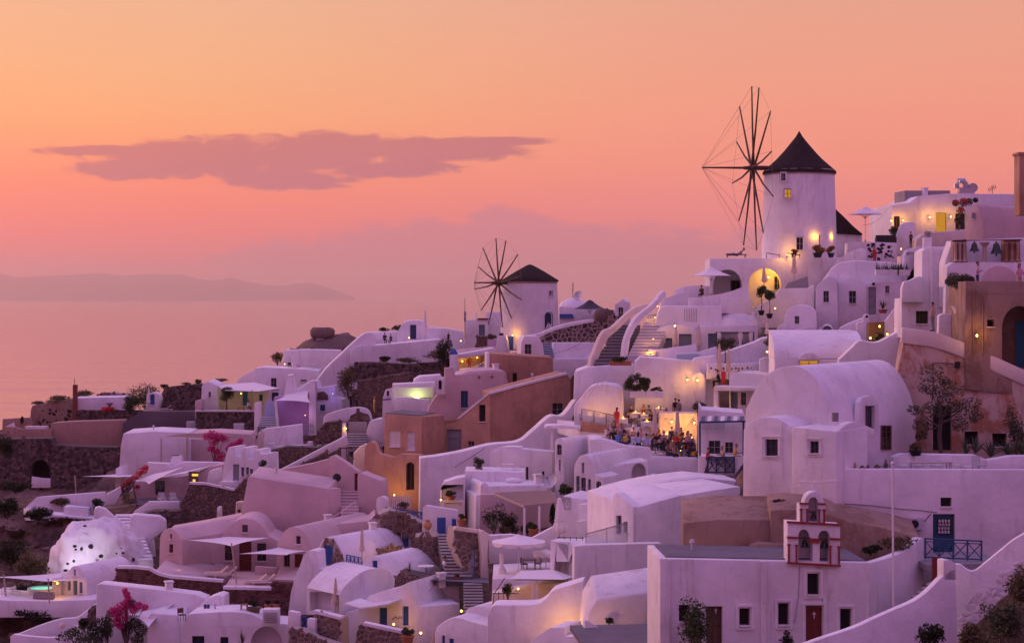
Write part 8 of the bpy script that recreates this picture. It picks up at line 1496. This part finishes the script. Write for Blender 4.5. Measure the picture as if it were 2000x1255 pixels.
# ================================================================ far left: upper terraces, stone walls, the headland
def zone_c():
 h=thing('lit_porch_house','white house with pale awning, teal door and olive tree','house',P(450,805,234));pl=Pl(450,232,2)
 ext(pl,[(393,830),(394,754)]+curve([(397,749),(404,745),(412,747),(424,753)])+[(428,830)],7,'white','left_wing',h,[rc(407,765,412,775,WIN,.2)],.12);ext(pl.back(2.2),[(424,830),(426,752),(500,750),(526,760),(526,830)],5,'cream','porch_wall',h,[rc(474,763,484,792,DOORT,.2),rc(506,770,513,782,SHUTT,.2)],.1);ext(pl.back(-1.2),[(381,820),(381,783),(395,779),(396,820)],2,'rose','low_block',h)
 lamp(471,768,231.2,22,'lamp beside the teal door of the porch house',off=.3,col=(1,.78,.3));aw=thing('pale_awning','wide pale awning over the teal door','awning',P(460,760,230));mb=MB();mb.add([P(424,753,233),P(440,762,229),P(505,764,229),P(545,758,232),P(496,746,236)],[(0,1,2,3,4)]);mb.add([P(424,754,233),P(440,763,229),P(505,765,229),P(545,759,232),P(496,747,236)],[(4,3,2,1,0)]);mb.build('cloth','canvas',aw,0);mb=MB();mb.tube([P(492,802,229),P(492,761,229)],.06,6);mb.build('post','pale_wood',aw)
 topiary('olive_tree','round olive tree on the porch house terrace',442,801,230,44,30,26,'leaf_olive',1100,leaf_=.12,trunkr=.1);person('person in white sitting on the porch terrace',484,803,229.5,1.3,'sit','white','navy');table('low table beside the person in white on the porch',471,803,229.5,.8,.7,.5,cloth=False,legmat='brown_wood')
 u=thing('square_white_house','square white house with dark windows above the purple patio','house',P(560,780,240));p2=Pl(560,238,2);ext(p2,[(496,800),(497,720),(512,717),(600,721),(622,724),(624,800)],6,'white','wall',u,[rc(529,738,540,756,WIN,.25),rc(526,766,544,784,DOORN,.25),rc(587,741,599,744,WIND,.2)],.08);band(u,p2,[(526,761),(546,761)],.08,.3,'concrete','ledge')
 ext(p2.back(3),[(460,790),(464,740),(475,733),(497,722),(500,790)],4,'white','low_wing',u,bev=.15)
 up=thing('upper_lounge_terrace','white upper terrace with glass rail under the rock mound','terrace',P(600,720,246));p3=Pl(600,247,2);ext(p3,[(538,740),(540,715),(554,705),(555,684),(600,682),(664,684),(664,740)],4,'white','back_wall',up,bev=.15)
 lattice_rail('glass_rail','pale rail along the upper lounge terrace',Pl(610,241,2),597,708,642,720,3,'frame_white',.07);lamp(556,712,242,6,'tiny lamp at the left end of the upper lounge terrace','small_lamp',style='ground',off=.1);
 for i,x in enumerate((566,582)):chair(('left dark chair on the upper lounge terrace','right dark chair on the upper lounge terrace')[i],x,721,242,.4+i,'iron')
 dg=thing('diagonal_stair_wall','long white stair wall climbing diagonally to the far terrace','wall',P(670,740,240));p4=Pl(670,236,12);ext(p4,[(600,800),(612,752)]+curve([(620,741),(640,716),(660,697),(684,674),(700,660),(712,651),(722,649)])+[(735,655),(735,672),(700,676),(686,690),(684,800)],1.5,'white','wall',dg,bev=.15)
 dl=thing('domed_alcove','small domed white alcove with dark doors below the stair wall','house',P(625,800,226));p5=Pl(620,224,-4);ext(p5,[(590,840),(592,775),(604,760),(606,744),(618,744),(620,758),(655,752),(656,775),(668,780),(668,840)],3,'white','wall',dl,[rc(607,745,617,762,SHUTT,.2),rc(625,790,635,802,SHUTT,.2)],.08);ext(p5.back(-.2),[(619,780),(620,766),(632,764),(640,771),(641,780)],.4,'brown_wood','dark_arch',dl,bev=.05)
 lamp(650,768,223,9,'violet-blue spotlight on the white alcove wall','colour_spot',col=(.25,.18,1),off=.5,bulb='violet_bulb',r=.05)
 pp=thing('purple_patio','sunken patio with lilac painted wall under pale sails','patio',P(570,830,222));p6=Pl(570,221,6);ext(p6,[(533,850),(536,775),(560,772),(606,768),(607,850)],1,'lilac_wall','lilac_wall',pp,bev=.05);ext(p6.back(-.8),[(603,850),(604,745),(616,742),(618,850)],2,'white','tower_wall',pp,bev=.06);ext(p6.back(.5),[(552,800),(556,765),(560,740),(562,733),(573,731),(576,745),(580,760),(606,745),(608,800)],2.5,'white','chimney_wall',pp,bev=.12)
 lamp(596,812,219.5,10,'small lamp colouring the lilac patio wall','small_lamp',style='ground',col=(.9,.4,1),off=.2,bulb='bulb_soft',r=.05);sail('pale sail over the lilac patio',[P(535,782,217),P(560,768,222),P(606,758,222),P(606,786,217)],posts=[(0,2.6,.3)],sag=.1)
 st=thing('grey_blue_stairs','grey-blue stairs with curved side wall left of the lilac patio','stairs',P(520,835,216));steps(st,P(505,834,215),P(507,814,219.5),6,2.2,(1,.05,0),'grey_paint','grey_blue');ext(Pl(520,219.8,4),[(516,830),(517,790)]+arch(517,538,790,782,8)+[(539,830)],.5,'cloth_lightblue','blue_wall',st,bev=.05);ext(Pl(503,215.5,-5),[(496,850),(497,786),(508,784),(509,812),(503,838),(503,850)],.7,'white','left_parapet',st);ext(Pl(545,214.8,5),[(536,785),(540,784),(545,830),(548,842),(540,845)],.6,'white','right_parapet',st)
 lw=thing('patio_front_wall','white walls with grey wooden gate before the lilac patio','wall',P(570,860,210));p7=Pl(570,208,4);ext(p7,[(500,900),(505,845),(520,836),(545,834),(590,828),(592,880),(600,882),(614,880),(640,830),(650,818),(660,815),(665,830),(640,870),(640,900)],1.2,'white','wall',lw,bev=.12);ext(p7.back(-2),[(478,900),(500,860),(508,842),(512,838),(516,846),(510,900)],1.2,'cream','rock_wall',lw,bev=.2);ext(p7.back(-2.2),[(522,910),(524,866),(536,864),(537,872),(600,868),(601,862),(612,862),(613,910)],.8,'white','kerb_wall',lw)
 g=thing('grey_picket_gate','grey wooden picket gate in the patio front wall','gate',P(602,846,210));[MB().beam(P(593+k*3.3,846,209.5),P(593+k*3.3,826+abs(k-3)*.8,209.5),.1,.05).build('picket','grey_frame',g) for k in range(7)];[MB().beam(P(592,y,209.6),P(614,y,209.6),.08,.05).build('rail','grey_frame',g) for y in(831,842)]
 stonewall('dark_terrace_wall','upper dark dry-stone terrace wall right of the stair wall',Pl(770,226,4),[(690,745),(692,708),(720,707),(800,711),(866,706),(868,760),(760,760)],2.5,.55,'stone_dark','mortar_dark',1.4,.04);stonewall('brown_terrace_wall','lower brown dry-stone terrace wall behind the two standing people',Pl(730,218,3),[(697,810),(698,744),(730,740),(760,733),(800,728),(802,760),(756,770),(752,815)],2.5,.5,'stone_brown','mortar_dark',1.3,.04)
 for i,(x,y,Y,w_,h_,mt) in enumerate(((680,778,222,44,70,'leaf_dry'),(690,745,228,36,40,'leaf_olive'),(870,715,224,40,60,'leaf_dark'),(850,700,228,60,16,'leaf_dry'),(800,708,230,50,10,'leaf_dry'),(752,706,230,24,12,'leaf_dark'),(542,712,250,30,26,'leaf_dry'))):bush('slope_bush',('tall dry bush left of the brown terrace wall','olive bush at the foot of the stair wall','dark wispy bush left of the golden bar','low dry scrub on the dark terrace wall','thin dry scrub mid terrace wall','small dark shrub on the terrace wall','feathery bush at the left of the upper lounge')[i],'bush',x,y,Y,w_,h_,mt,700 if h_>30 else 300,.16,k=14)
 person('left of two people in black by the brown terrace wall',685,797,214,.8,'stand','black','black',s=.98);person('right of two people in black by the brown terrace wall',697,797,214.5,-.9,'hold','black','black',s=.9);person('person in yellow dress walking past the terrace wall',731,806,211,-1.4,'stand','yellow','yellow','hair_fair','long',s=1.05)
 cw=thing('curved_path_wall','curved white wall in front of the two people in black','wall',P(690,830,208));ext(Pl(690,207,4),[(630,850),(632,815)]+curve([(640,808),(665,800),(685,796),(705,795),(720,800),(727,815),(732,835)])+[(732,850),(720,850),(715,826),(690,824),(660,830),(640,850)],.7,'white','wall',cw,bev=.12)
 wr=thing('white_riser','white wall block beside the second stairs','wall',P(672,870,204));ext(Pl(672,203,-6),[(666,900),(668,826),(674,826),(680,880),(680,900)],.6,'white','wall',wr);ext(Pl(730,203,-4),[(714,880),(716,840),(722,822),(735,818),(752,817),(753,870)],3,'white','block',wr,bev=.1)
 s2=thing('pale_stairs','pale wide stairs descending beside the tan cube house','stairs',P(697,868,200));steps(s2,P(679,874,198),P(680,846,204),6,2.1,(1,.03,0),'paving','concrete');ext(Pl(697,205,0),[(680,850),(681,824),(716,824),(717,850)],.6,'paving','landing_wall',s2);lamp(676,838,203,8,'lamp at the head of the pale stairs','small_lamp',style='ground',off=.2)
 stonewall('rock_garden','sloping bank of round stones below the curved path wall',Pl(645,205,6),[(614,868),(622,838),(640,825),(668,822),(668,862)],2,.5,'stone_brown','mortar_dark',gap=.03,cat='rock garden',proud=.14);stonewall('rock_garden','mound of round stones inside the curved path wall',Pl(705,206,0),[(682,828),(684,812),(700,804),(718,810),(724,828)],2,.45,'stone_brown','mortar_dark',gap=.03,cat='rock garden',proud=.14)
 stonewall('grassy_stone_bank','triangular mossy stone bank above the diagonal white parapet',Pl(585,190,6),[(524,912),(530,880),(560,872),(620,874),(665,862),(640,880),(590,904),(560,915)],2,.4,'stone_brown','mortar_dark',gap=.05);dp=thing('diagonal_parapet','diagonal white parapet glowing golden at its middle','wall',P(600,905,186));ext(Pl(600,184,10),[(530,925),(545,918),(575,903),(630,874),(662,858),(678,848),(680,868),(650,882),(600,908),(570,922),(560,930)],.6,'white','wall',dp,bev=.08);lamp(592,910,181.5,18,'hidden lamp under the diagonal white parapet','floor_light',style='ground',off=.1,bulb='bulb_soft',r=.06)
 lb=thing('lit_rubble_bank','rubble bank lit golden under the diagonal parapet','rock garden',P(600,925,180));stones(Pl(600,181,8),[(560,925),(575,912),(610,896),(640,880),(645,890),(620,915)],.4,'stone_brown',lb,gap=.02,proud=.15);ext(Pl(600,181.1,8),[(556,935),(560,925),(575,912),(610,896),(640,880),(648,935)],1,'mortar_dark','soil',lb,bev=0)
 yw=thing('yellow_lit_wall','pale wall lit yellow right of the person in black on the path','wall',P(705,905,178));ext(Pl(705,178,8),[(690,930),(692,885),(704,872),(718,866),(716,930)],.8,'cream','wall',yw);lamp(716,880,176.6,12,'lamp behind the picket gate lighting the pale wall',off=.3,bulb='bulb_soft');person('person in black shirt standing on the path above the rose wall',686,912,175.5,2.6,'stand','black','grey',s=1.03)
 af=thing('wooden_easel','wooden trestle frame beside the person in black shirt','easel',P(670,905,176));[MB().beam(P(x0,903,176),P(x1,874,176),.1,.08).build('leg','brown_wood',af) for x0,x1 in((662,663),(678,677))];MB().beam(P(661,875,176),P(684,874,176),.12,.14).build('crossbar','brown_wood',af)
plaster('lilac_wall',(.52,.34,.62,1),(.4,.26,.5,1),.3)
emit('violet_bulb',(.35,.25,1,1),5)
zone_c()
def headland():
 m=thing('rock_mound','bare rocky mound above the upper lounge terrace','rock',P(640,690,256));n,k=40,12;vs=[];c=P(648,694,256)
 for i in range(k+1):
  for j in range(n):
   th=math.pi*.5*i/k;ph=6.28319*j/n;r=Vector((5.3*math.sin(th)*math.cos(ph),5*math.sin(th)*math.sin(ph),2.9*math.cos(th)+.5*math.sin(th)*math.cos(ph)));r*=1+.22*noise.noise(r*.45)+.1*noise.noise(r*1.4);vs.append(c+r)
 mb=MB();mb.add(vs,[(i*n+j,(i+1)*n+j,(i+1)*n+(j+1)%n,i*n+(j+1)%n) for i in range(k) for j in range(n)]);mb.build('mound','rock',m,50)
 b=thing('boulder','large dark rounded boulder perched on the rock mound','boulder',P(630,662,255));mb=MB();mb.ball(Vector((0,0,0)),1,(1.7,1.5,1.15),26,18);mb.v=[Vector((p.x*(1+.1*noise.noise(p*1.3)),p.y,max(-.72,min(.72,p.z))*(1+.12*noise.noise(p*1.7))))+P(629.5,649.5,254) for p in mb.v];mb.build('stone','rock',b,60);MB().box(P(628,661,254),(1.4,1,.5)).build('white_base','white',b)
 stonewall('mound_foot_wall','row of dark stones at the foot of the rock mound',Pl(610,250,2),[(566,690),(570,681),(620,683),(664,684),(664,690)],1,.5,'stone_dark','mortar_dark',gap=.05)
 e=thing('earth_house','half-ruined brown earth house with scrub on its roof','ruin',P(100,825,252));p1=Pl(100,250,4);ext(p1,[(56,850),(60,800)]+curve([(63,792),(74,789),(95,787),(115,783),(140,778)])+[(145,850)],5,'ochre_brown','wall',e,bev=.2);rr=random.Random(17)
 for kk in range(34):x,y=rr.uniform(74,138),rr.uniform(798,832);mb=MB();mb.ball(p1.at(x,y),rr.uniform(.08,.2),(1.2,.5,1),7,5);mb.build('embedded_stone','black_rock',e)
 r=thing('red_chimney','slim dark red chimney with a spike by the low white house','chimney',P(146,822,249));ext(Pl(146,247.5,0),[(142,830),(142,751),(150,751),(150,830)],.6,'church_red_plaster','stack',r,bev=.04);mb=MB();mb.tube([P(146,752,247.8),P(145,738,247.8)],.04,5);mb.build('spike','iron',r)
 w_=thing('low_white_house','long low white house beside the red chimney','house',P(195,805,250));ext(Pl(195,248.5,2),[(142,820),(143,777),(246,775),(247,820)],5,'white','wall',w_,bev=.1);mb=MB();mb.lathe(P(214,800,247.6),[(.2,0),(.25,.7),(.5,.8),(.5,.95)],12);mb.build('roof_cowl','concrete',w_);rb=stonewall('rubble_roof','rubble heap on the roof behind the low white house',Pl(218,255,0),[(188,785),(190,773),(205,767),(222,766),(245,771),(247,785)],2,.5,'stone_brown','mortar',gap=.05)
 bw=thing('beige_retaining_wall','long stained beige retaining wall above the dark stone wall','wall',P(150,870,236));p2=Pl(150,235,2);ext(p2,[(98,885),(100,826),(140,823),(242,820),(240,872),(176,878),(172,885)],2.5,'beige_wall','wall',bw,bev=.05);ext(p2.back(-.6),[(8,875),(9,833),(25,833),(45,838),(100,838),(101,875)],.6,'beige_wall','low_wall',bw,bev=.08);ext(p2.back(6),[(4,850),(5,818),(60,815),(62,850)],.6,'beige_wall','back_wall',bw,bev=.05)
 ext(p2.back(2),[(10,845),(12,832),(26,825),(30,845)],.5,'white','white_end',bw);MB().box(p2.at(72,834,.5),(2.8,1,.3)).build('white_slab','white',bw)
 ar=dict(pts=[(60,948)]+arch(60,98,920,897,10)+[(98,948)],deep=2.0,shut=True);d=stonewall('dark_arched_wall','tall dark stone retaining wall with a black arched opening',Pl(110,226,4),[(-30,960),(-25,860),(10,857),(100,856),(104,870),(240,874),(234,960)],3,.5,'stone_dark','mortar_dark',1.2,.05,hole_dicts=[ar]);ext(Pl(79,225.4,4),[(61,952),(62,930),(80,933),(98,934),(98,952)],.4,'white','arch_parapet',d,bev=.05);mb=MB();q_=Pl(110,226,4).back(1.9);mb.face([q_.at(56,950),q_.at(56,895),q_.at(102,895),q_.at(102,950)]);mb.build('shade_sheet','dark_inside',d)  # black sheet behind the arch is painted shade, not a back wall
 stonewall('dark_garden_wall','low dark stone wall below the low white house',Pl(210,243,2),[(148,828),(149,801),(280,801),(275,826)],1.2,.45,'stone_dark','mortar_dark',gap=.05);gw=thing('grey_concrete_wall','plain grey concrete wall left of the dark stone wall','wall',P(310,845,236));ext(Pl(310,234.5,2),[(238,860),(240,826),(262,812),(276,803),(386,803),(386,860)],2,'concrete_dark','wall',gw,bev=.05)
 stonewall('dark_porch_wall','dark stone wall below the lit porch house',Pl(440,229,2),[(383,860),(383,804),(498,804),(498,860)],2,.42,'stone_dark','mortar_dark',1.2,.05,cap=[(381,802),(499,802)])
 for i,(x0,y0,x1,y1,Y) in enumerate(((364,823,382,836,231),(456,827,476,846,225))):bx=thing('white_box',('white utility box on a post by the concrete wall','white utility box before the dark porch wall')[i],'box',P(x0,y1,Y));ext(Pl(x0,Y,3),[(x0,y1),(x0,y0),(x1,y0),(x1,y1)],.8,'grey_paint','casing',bx,bev=.03);MB().beam(P(x1-3,y1+10,Y+.1),P(x1-3,y1-1,Y+.1),.08,.08).build('post','grey_frame',bx)
 stonewall('stepped_dark_wall','stepped dark dry-stone terraces behind the sun lounger',Pl(355,247,2),[(312,806),(316,768),(322,757),(350,753),(396,750),(398,806)],2.5,.5,'stone_dark','mortar_dark',1.5,.05)
 nw=thing('arched_blue_doorway','small white arched wall with blue door behind the closed parasol','house',P(298,800,245));ext(Pl(298,243.5,0),[(284,810),(286,778)]+arch(286,312,776,766,8)+[(313,780),(304,810)],2,'white','wall',nw,[ah(293,769,302,790,SHUTB,.2)],.06);furled('white closed parasol beside the arched blue doorway',290.5,800,242,46,7,'canvas');lounger('dark sun lounger by the stepped stone terraces',322,803,240.5,.2,'cushion_grey','frame_white')
 for i,(x,y,Y,w2,h2,mt,nn) in enumerate(((285,800,249,72,56,'leaf_olive',1100),(257,803,241,38,32,'leaf_green',700),(166,778,254,42,17,'leaf_dry',420),(110,787,251,60,15,'leaf_dry',420),(75,792,251,26,10,'leaf_dry',200),(208,803,243,36,10,'flower_red',240),(388,752,250,14,14,'leaf_dry',200),(430,746,240,34,7,'leaf_dry',160),(365,752,250,24,6,'leaf_dry',120),(43,828,240,8,16,'leaf_dark',100),(320,757,250,18,8,'leaf_green',120))):bush('headland_shrub',('big dark rounded shrub behind the arched blue doorway','dense green ball shrub by the low white house','dry shrub behind the low white house roof','dry scrub on the earth house roof','small scrub tuft at the left of the earth house','red flowering plants before the low white house','small dry bush at the end of the stepped terraces','dry grass on the porch house roof','dry grass on the stepped terraces','small dark cypress on the left terrace','green plant at the left of the stepped terraces')[i],'shrub',x,y,Y,w2,h2,mt,nn,.16,k=16)
plaster('church_red_plaster',(.22,.07,.06,1),(.15,.05,.04,1),.3)
plaster('concrete_dark',(.14,.11,.13,1),(.09,.07,.08,1),.4)
headland()
def rockface(label,pl,pts,amp=1.6,mat='cliff_rock',n=46):
 xs=[p[0] for p in pts];ys=[p[1] for p in pts];x0,x1,y0,y1=min(xs),max(xs),min(ys),max(ys);t=thing('cliff',label,'cliff',pl.at(x0,y1));mb=MB();idx={};m=max(10,int(n*(y1-y0)/(x1-x0)*1.2))
 for j in range(m+1):
  for i in range(n+1):
   x,y=x0+(x1-x0)*i/n,y0+(y1-y0)*j/m
   if inside((x,y),pts):
    p=pl.at(x,y);q_=p*.33;d=noise.fractal(q_,.8,2.2,6)*amp+abs(noise.noise(q_*2.7))*amp*.5;lay=.35*math.sin(p.z*2.1+noise.noise(p*.3)*3);idx[i,j]=len(mb.v);mb.v.append(p-pl.n*(d+lay)+Vector((noise.noise(q_*3)*.3,(y-y0)*-.02,noise.noise(q_*3+Vector((5,0,0)))*.3)))
 for j in range(m):
  for i in range(n):
   k=[(i,j),(i+1,j),(i+1,j+1),(i,j+1)]
   if all(a in idx for a in k):mb.f.append(tuple(idx[a] for a in k)[::-1]);mb.mi.append(0)
 mb.build('rock',mat,t,25);return t
def cliffs():
 rockface('brown rocky cliff face left of the floodlit rock dome',Pl(60,171,8),[(-40,1150),(-40,1024),(30,1030),(70,1020),(110,1012),(150,1012),(190,1022),(150,1050),(125,1085),(112,1120),(100,1150)],1.5)
 rockface('dark rock bank below the jacuzzi terrace',Pl(60,148.5,4),[(-40,1290),(-40,1196),(60,1200),(140,1200),(170,1205),(60,1235),(18,1245),(10,1290)],.8)
 stonewall('rubble_pool_wall','dark rubble wall under the white pool deck',Pl(150,181,6),[(98,1040),(100,1010),(184,1016),(186,1032),(140,1040)],.8,.42,'stone_dark','mortar_dark')
def cliffmat():
 m,t=newmat('cliff_rock');g=t.n('ShaderNodeNewGeometry');pos=g.outputs['Position'];a=t.noise(t.vmul(pos,(1,1,1.8)),.5,9,.7,.5);b=t.noise(pos,2.2,6,.7)
 c=t.ramp(a,[(.32,(.05,.03,.026)),(.5,(.15,.092,.075)),(.66,(.33,.22,.18))]);c=t.mix(t.m('MULTIPLY',b,.5),c,(.06,.042,.035,1));out(t,t.n('ShaderNodeBsdfPrincipled',{'Base Color':c,'Roughness':.95,'Specular IOR Level':.1,'Normal':t.n('ShaderNodeBump',{'Strength':1.0,'Distance':.3,'Height':t.m('ADD',a,b)})}))
cliffmat()
cliffs()
def scrub():
 rr=random.Random(99);n=0;from bisect import bisect
 def tz(X,Y):i,j=int((X+150)/1.6),int((Y-58)/1.6);return TZ[min(max(j,0),TZ.shape[0]-1),min(max(i,0),TZ.shape[1]-1)]
 big=((40,1180,155,62,40,'leaf_dark'),(95,1182,151,50,34,'leaf_dry'),(20,1110,163,80,60,'leaf_dark'),(60,1130,158,70,60,'leaf_dry'),(30,960,186,60,22,'leaf_dark'),(15,1010,178,50,40,'leaf_dark'),(75,1015,177,60,24,'leaf_dark'),(60,1210,146,110,26,'leaf_dark'),(130,1200,147,60,20,'leaf_dark'),(140,1075,166,36,28,'leaf_dark'),(10,900,215,40,60,'leaf_dark'),(330,1058,166,40,22,'leaf_dark'),(115,1195,148,20,18,'leaf_green'),(5,1200,150,50,40,'leaf_dark'),(120,985,186,40,14,'leaf_dry'))
 for i,(x,y,Y,w_,h,mt) in enumerate(big):bush('cliff_shrub',('dark shrub','dry shrub','large dark shrub','large dry shrub','flat dark shrub','dark shrub','low dark shrub','wide dark scrub','dark scrub','small dark shrub','tall dark shrub','dark shrub','small green shrub','dark shrub','low dry scrub')[i]+(' left below the jacuzzi terrace',' below the jacuzzi post',' on the cliff at the left edge',' on the cliff beside the floodlit rock',' on the dusty shelf at the left edge',' at the left edge below the dusty shelf',' below the white pool wall',' above the corner terrace',' right of the wide scrub above the corner terrace',' at the left flank of the floodlit rock',' at the end of the dark arched wall',' between the rock steps and rose house',' against the jacuzzi terrace wall',' in the lower left cliff',' on the shelf above the pool wall')[i],'shrub',x,y,Y,w_,h,mt,620,.17,k=16,dy=1.2)
 t=thing('cliff_boulders','scattered rocks on the brown cliff at the left','rock',P(60,1080,165));t['kind']='stuff';mb=MB()
 for _ in range(420):
  x,y=rr.uniform(-30,230),rr.uniform(945,1215);Y=188-(y-950)*.16+rr.uniform(-2,2);p=P(x,y,Y);p.z=tz(p.x,p.y)+rr.uniform(-.1,.3);r=rr.uniform(.08,.5)**1.3;q_=MB();q_.ball(Vector((0,0,0)),r,(1.3,1,.8),7,5);mb.add([v*(1+.4*noise.noise(v*2.5/r+Vector((x,y,0))))+p for v in q_.v],q_.f)
 mb.build('rocks','rock',t,0)
def grass():
 rr=random.Random(4);t=thing('dry_grass','dry grass and low scrub on the left hillside','grass',P(60,1000,180));t['kind']='stuff';mb=MB()
 for _ in range(9000):
  x,y=rr.uniform(-40,240),rr.uniform(946,1240);Y=190-(y-946)*.165+rr.uniform(-3,3);p=P(x,y,Y);i,j=int((p.x+150)/1.6),int((p.y-58)/1.6)
  if not(0<=i<TZ.shape[1] and 0<=j<TZ.shape[0]) or noise.noise(Vector((p.x*.35,p.y*.35,0)))<-.05:continue
  p.z=TZ[j,i];h=rr.uniform(.15,.5);a=rr.uniform(0,6.28);s_=Vector((rr.uniform(-1,1),rr.uniform(-1,1),0)).normalized()*.03;mb.face([p-s_,p+s_,p+Vector((math.cos(a)*.2,math.sin(a)*.2,h))])
 mb.build('blades','leaf_dry',t,0)
grass()
scrub()
# ================================================================ small roof things
def roof_things():
 by={o['label']:o for o in C.objects if o.parent is None and 'label' in o}
 def find(k):return next(o for l,o in by.items() if k in l)
 for key,kind,x,y,Y in(('weathered white church','v',1352,1078,98),('large plain white house','c',1300,966,131),('large plain white house','v',1268,984,127),('white vaulted house with tall triple','v',1166,896,148),('white stepped house with three','v',1668,510,171),('long low barrel roof','v',1640,668,154.5),('white flat-roofed house with glowing','c',1806,382,197),('rose plaster house with barrel','c',968,726,191),('large tan house with long','v',1040,742,182),('white vaulted house with tall blue','v',788,1086,145),('barrel house with brown stone gable','c',728,1040,147),('pale rose house with small','c',400,1046,153),('huge plain rose','v',540,926,160),('white house with long roof, open','v',300,842,202),('square white house with dark','c',575,720,240),('white two-block house','v',930,622,237),('white cottage with blue double','c',862,1140,133.5),('low white segmental','v',690,1122,139),('white rounded house along','v',420,1196,132.5),('white block house with soft','c',330,1156,136.6),('small white vaulted cottage','v',190,1106,152),('rose gabled vault','c',640,1024,153),('white house with long flat','c',1050,945,153),('white house with rounded roof','v',1470,728,159)):
  p=P(x,y,Y);t=find(key);mb=MB()
  if kind=='c':mb.box(p+Vector((0,0,.25)),(.5,.5,1.0),.4);mb.box(p+Vector((0,0,.8)),(.64,.64,.1),.4);mb.build('chimney','white_old',t)
  else:mb.lathe(p-Vector((0,0,.3)),[(.07,0),(.07,.8),(.15,.82),(.1,.98),(0,1.0)],10);mb.build('vent_pipe','grey_paint',t)
 for i,(a,b) in enumerate((((1742,398,193),(1684,440,186)),((1080,690,205),(1168,640,205)),((1363,800,143),(1300,862,158)),((952,690,196),(893,690,216)),((356,1050,150),(435,990,166)),((816,1182,131),(898,1035,136)))):
  A,B_=P(*a),P(*b);t=thing('overhead_wire',('thin wire between the ridge house and the windmill annex','thin wire above the curved stone wall','thin wire from the balcony house to the restaurant','thin wire from the upper tan house to the golden bar','thin wire above the rose courtyard house','thin wire from the blue door cottage to the stone wall')[i],'wire',A);mb=MB();mb.tube([A.lerp(B_,k/8)-Vector((0,0,.6*math.sin(math.pi*k/8))) for k in range(9)],.016,4);mb.build('cable','iron',t)
roof_things()
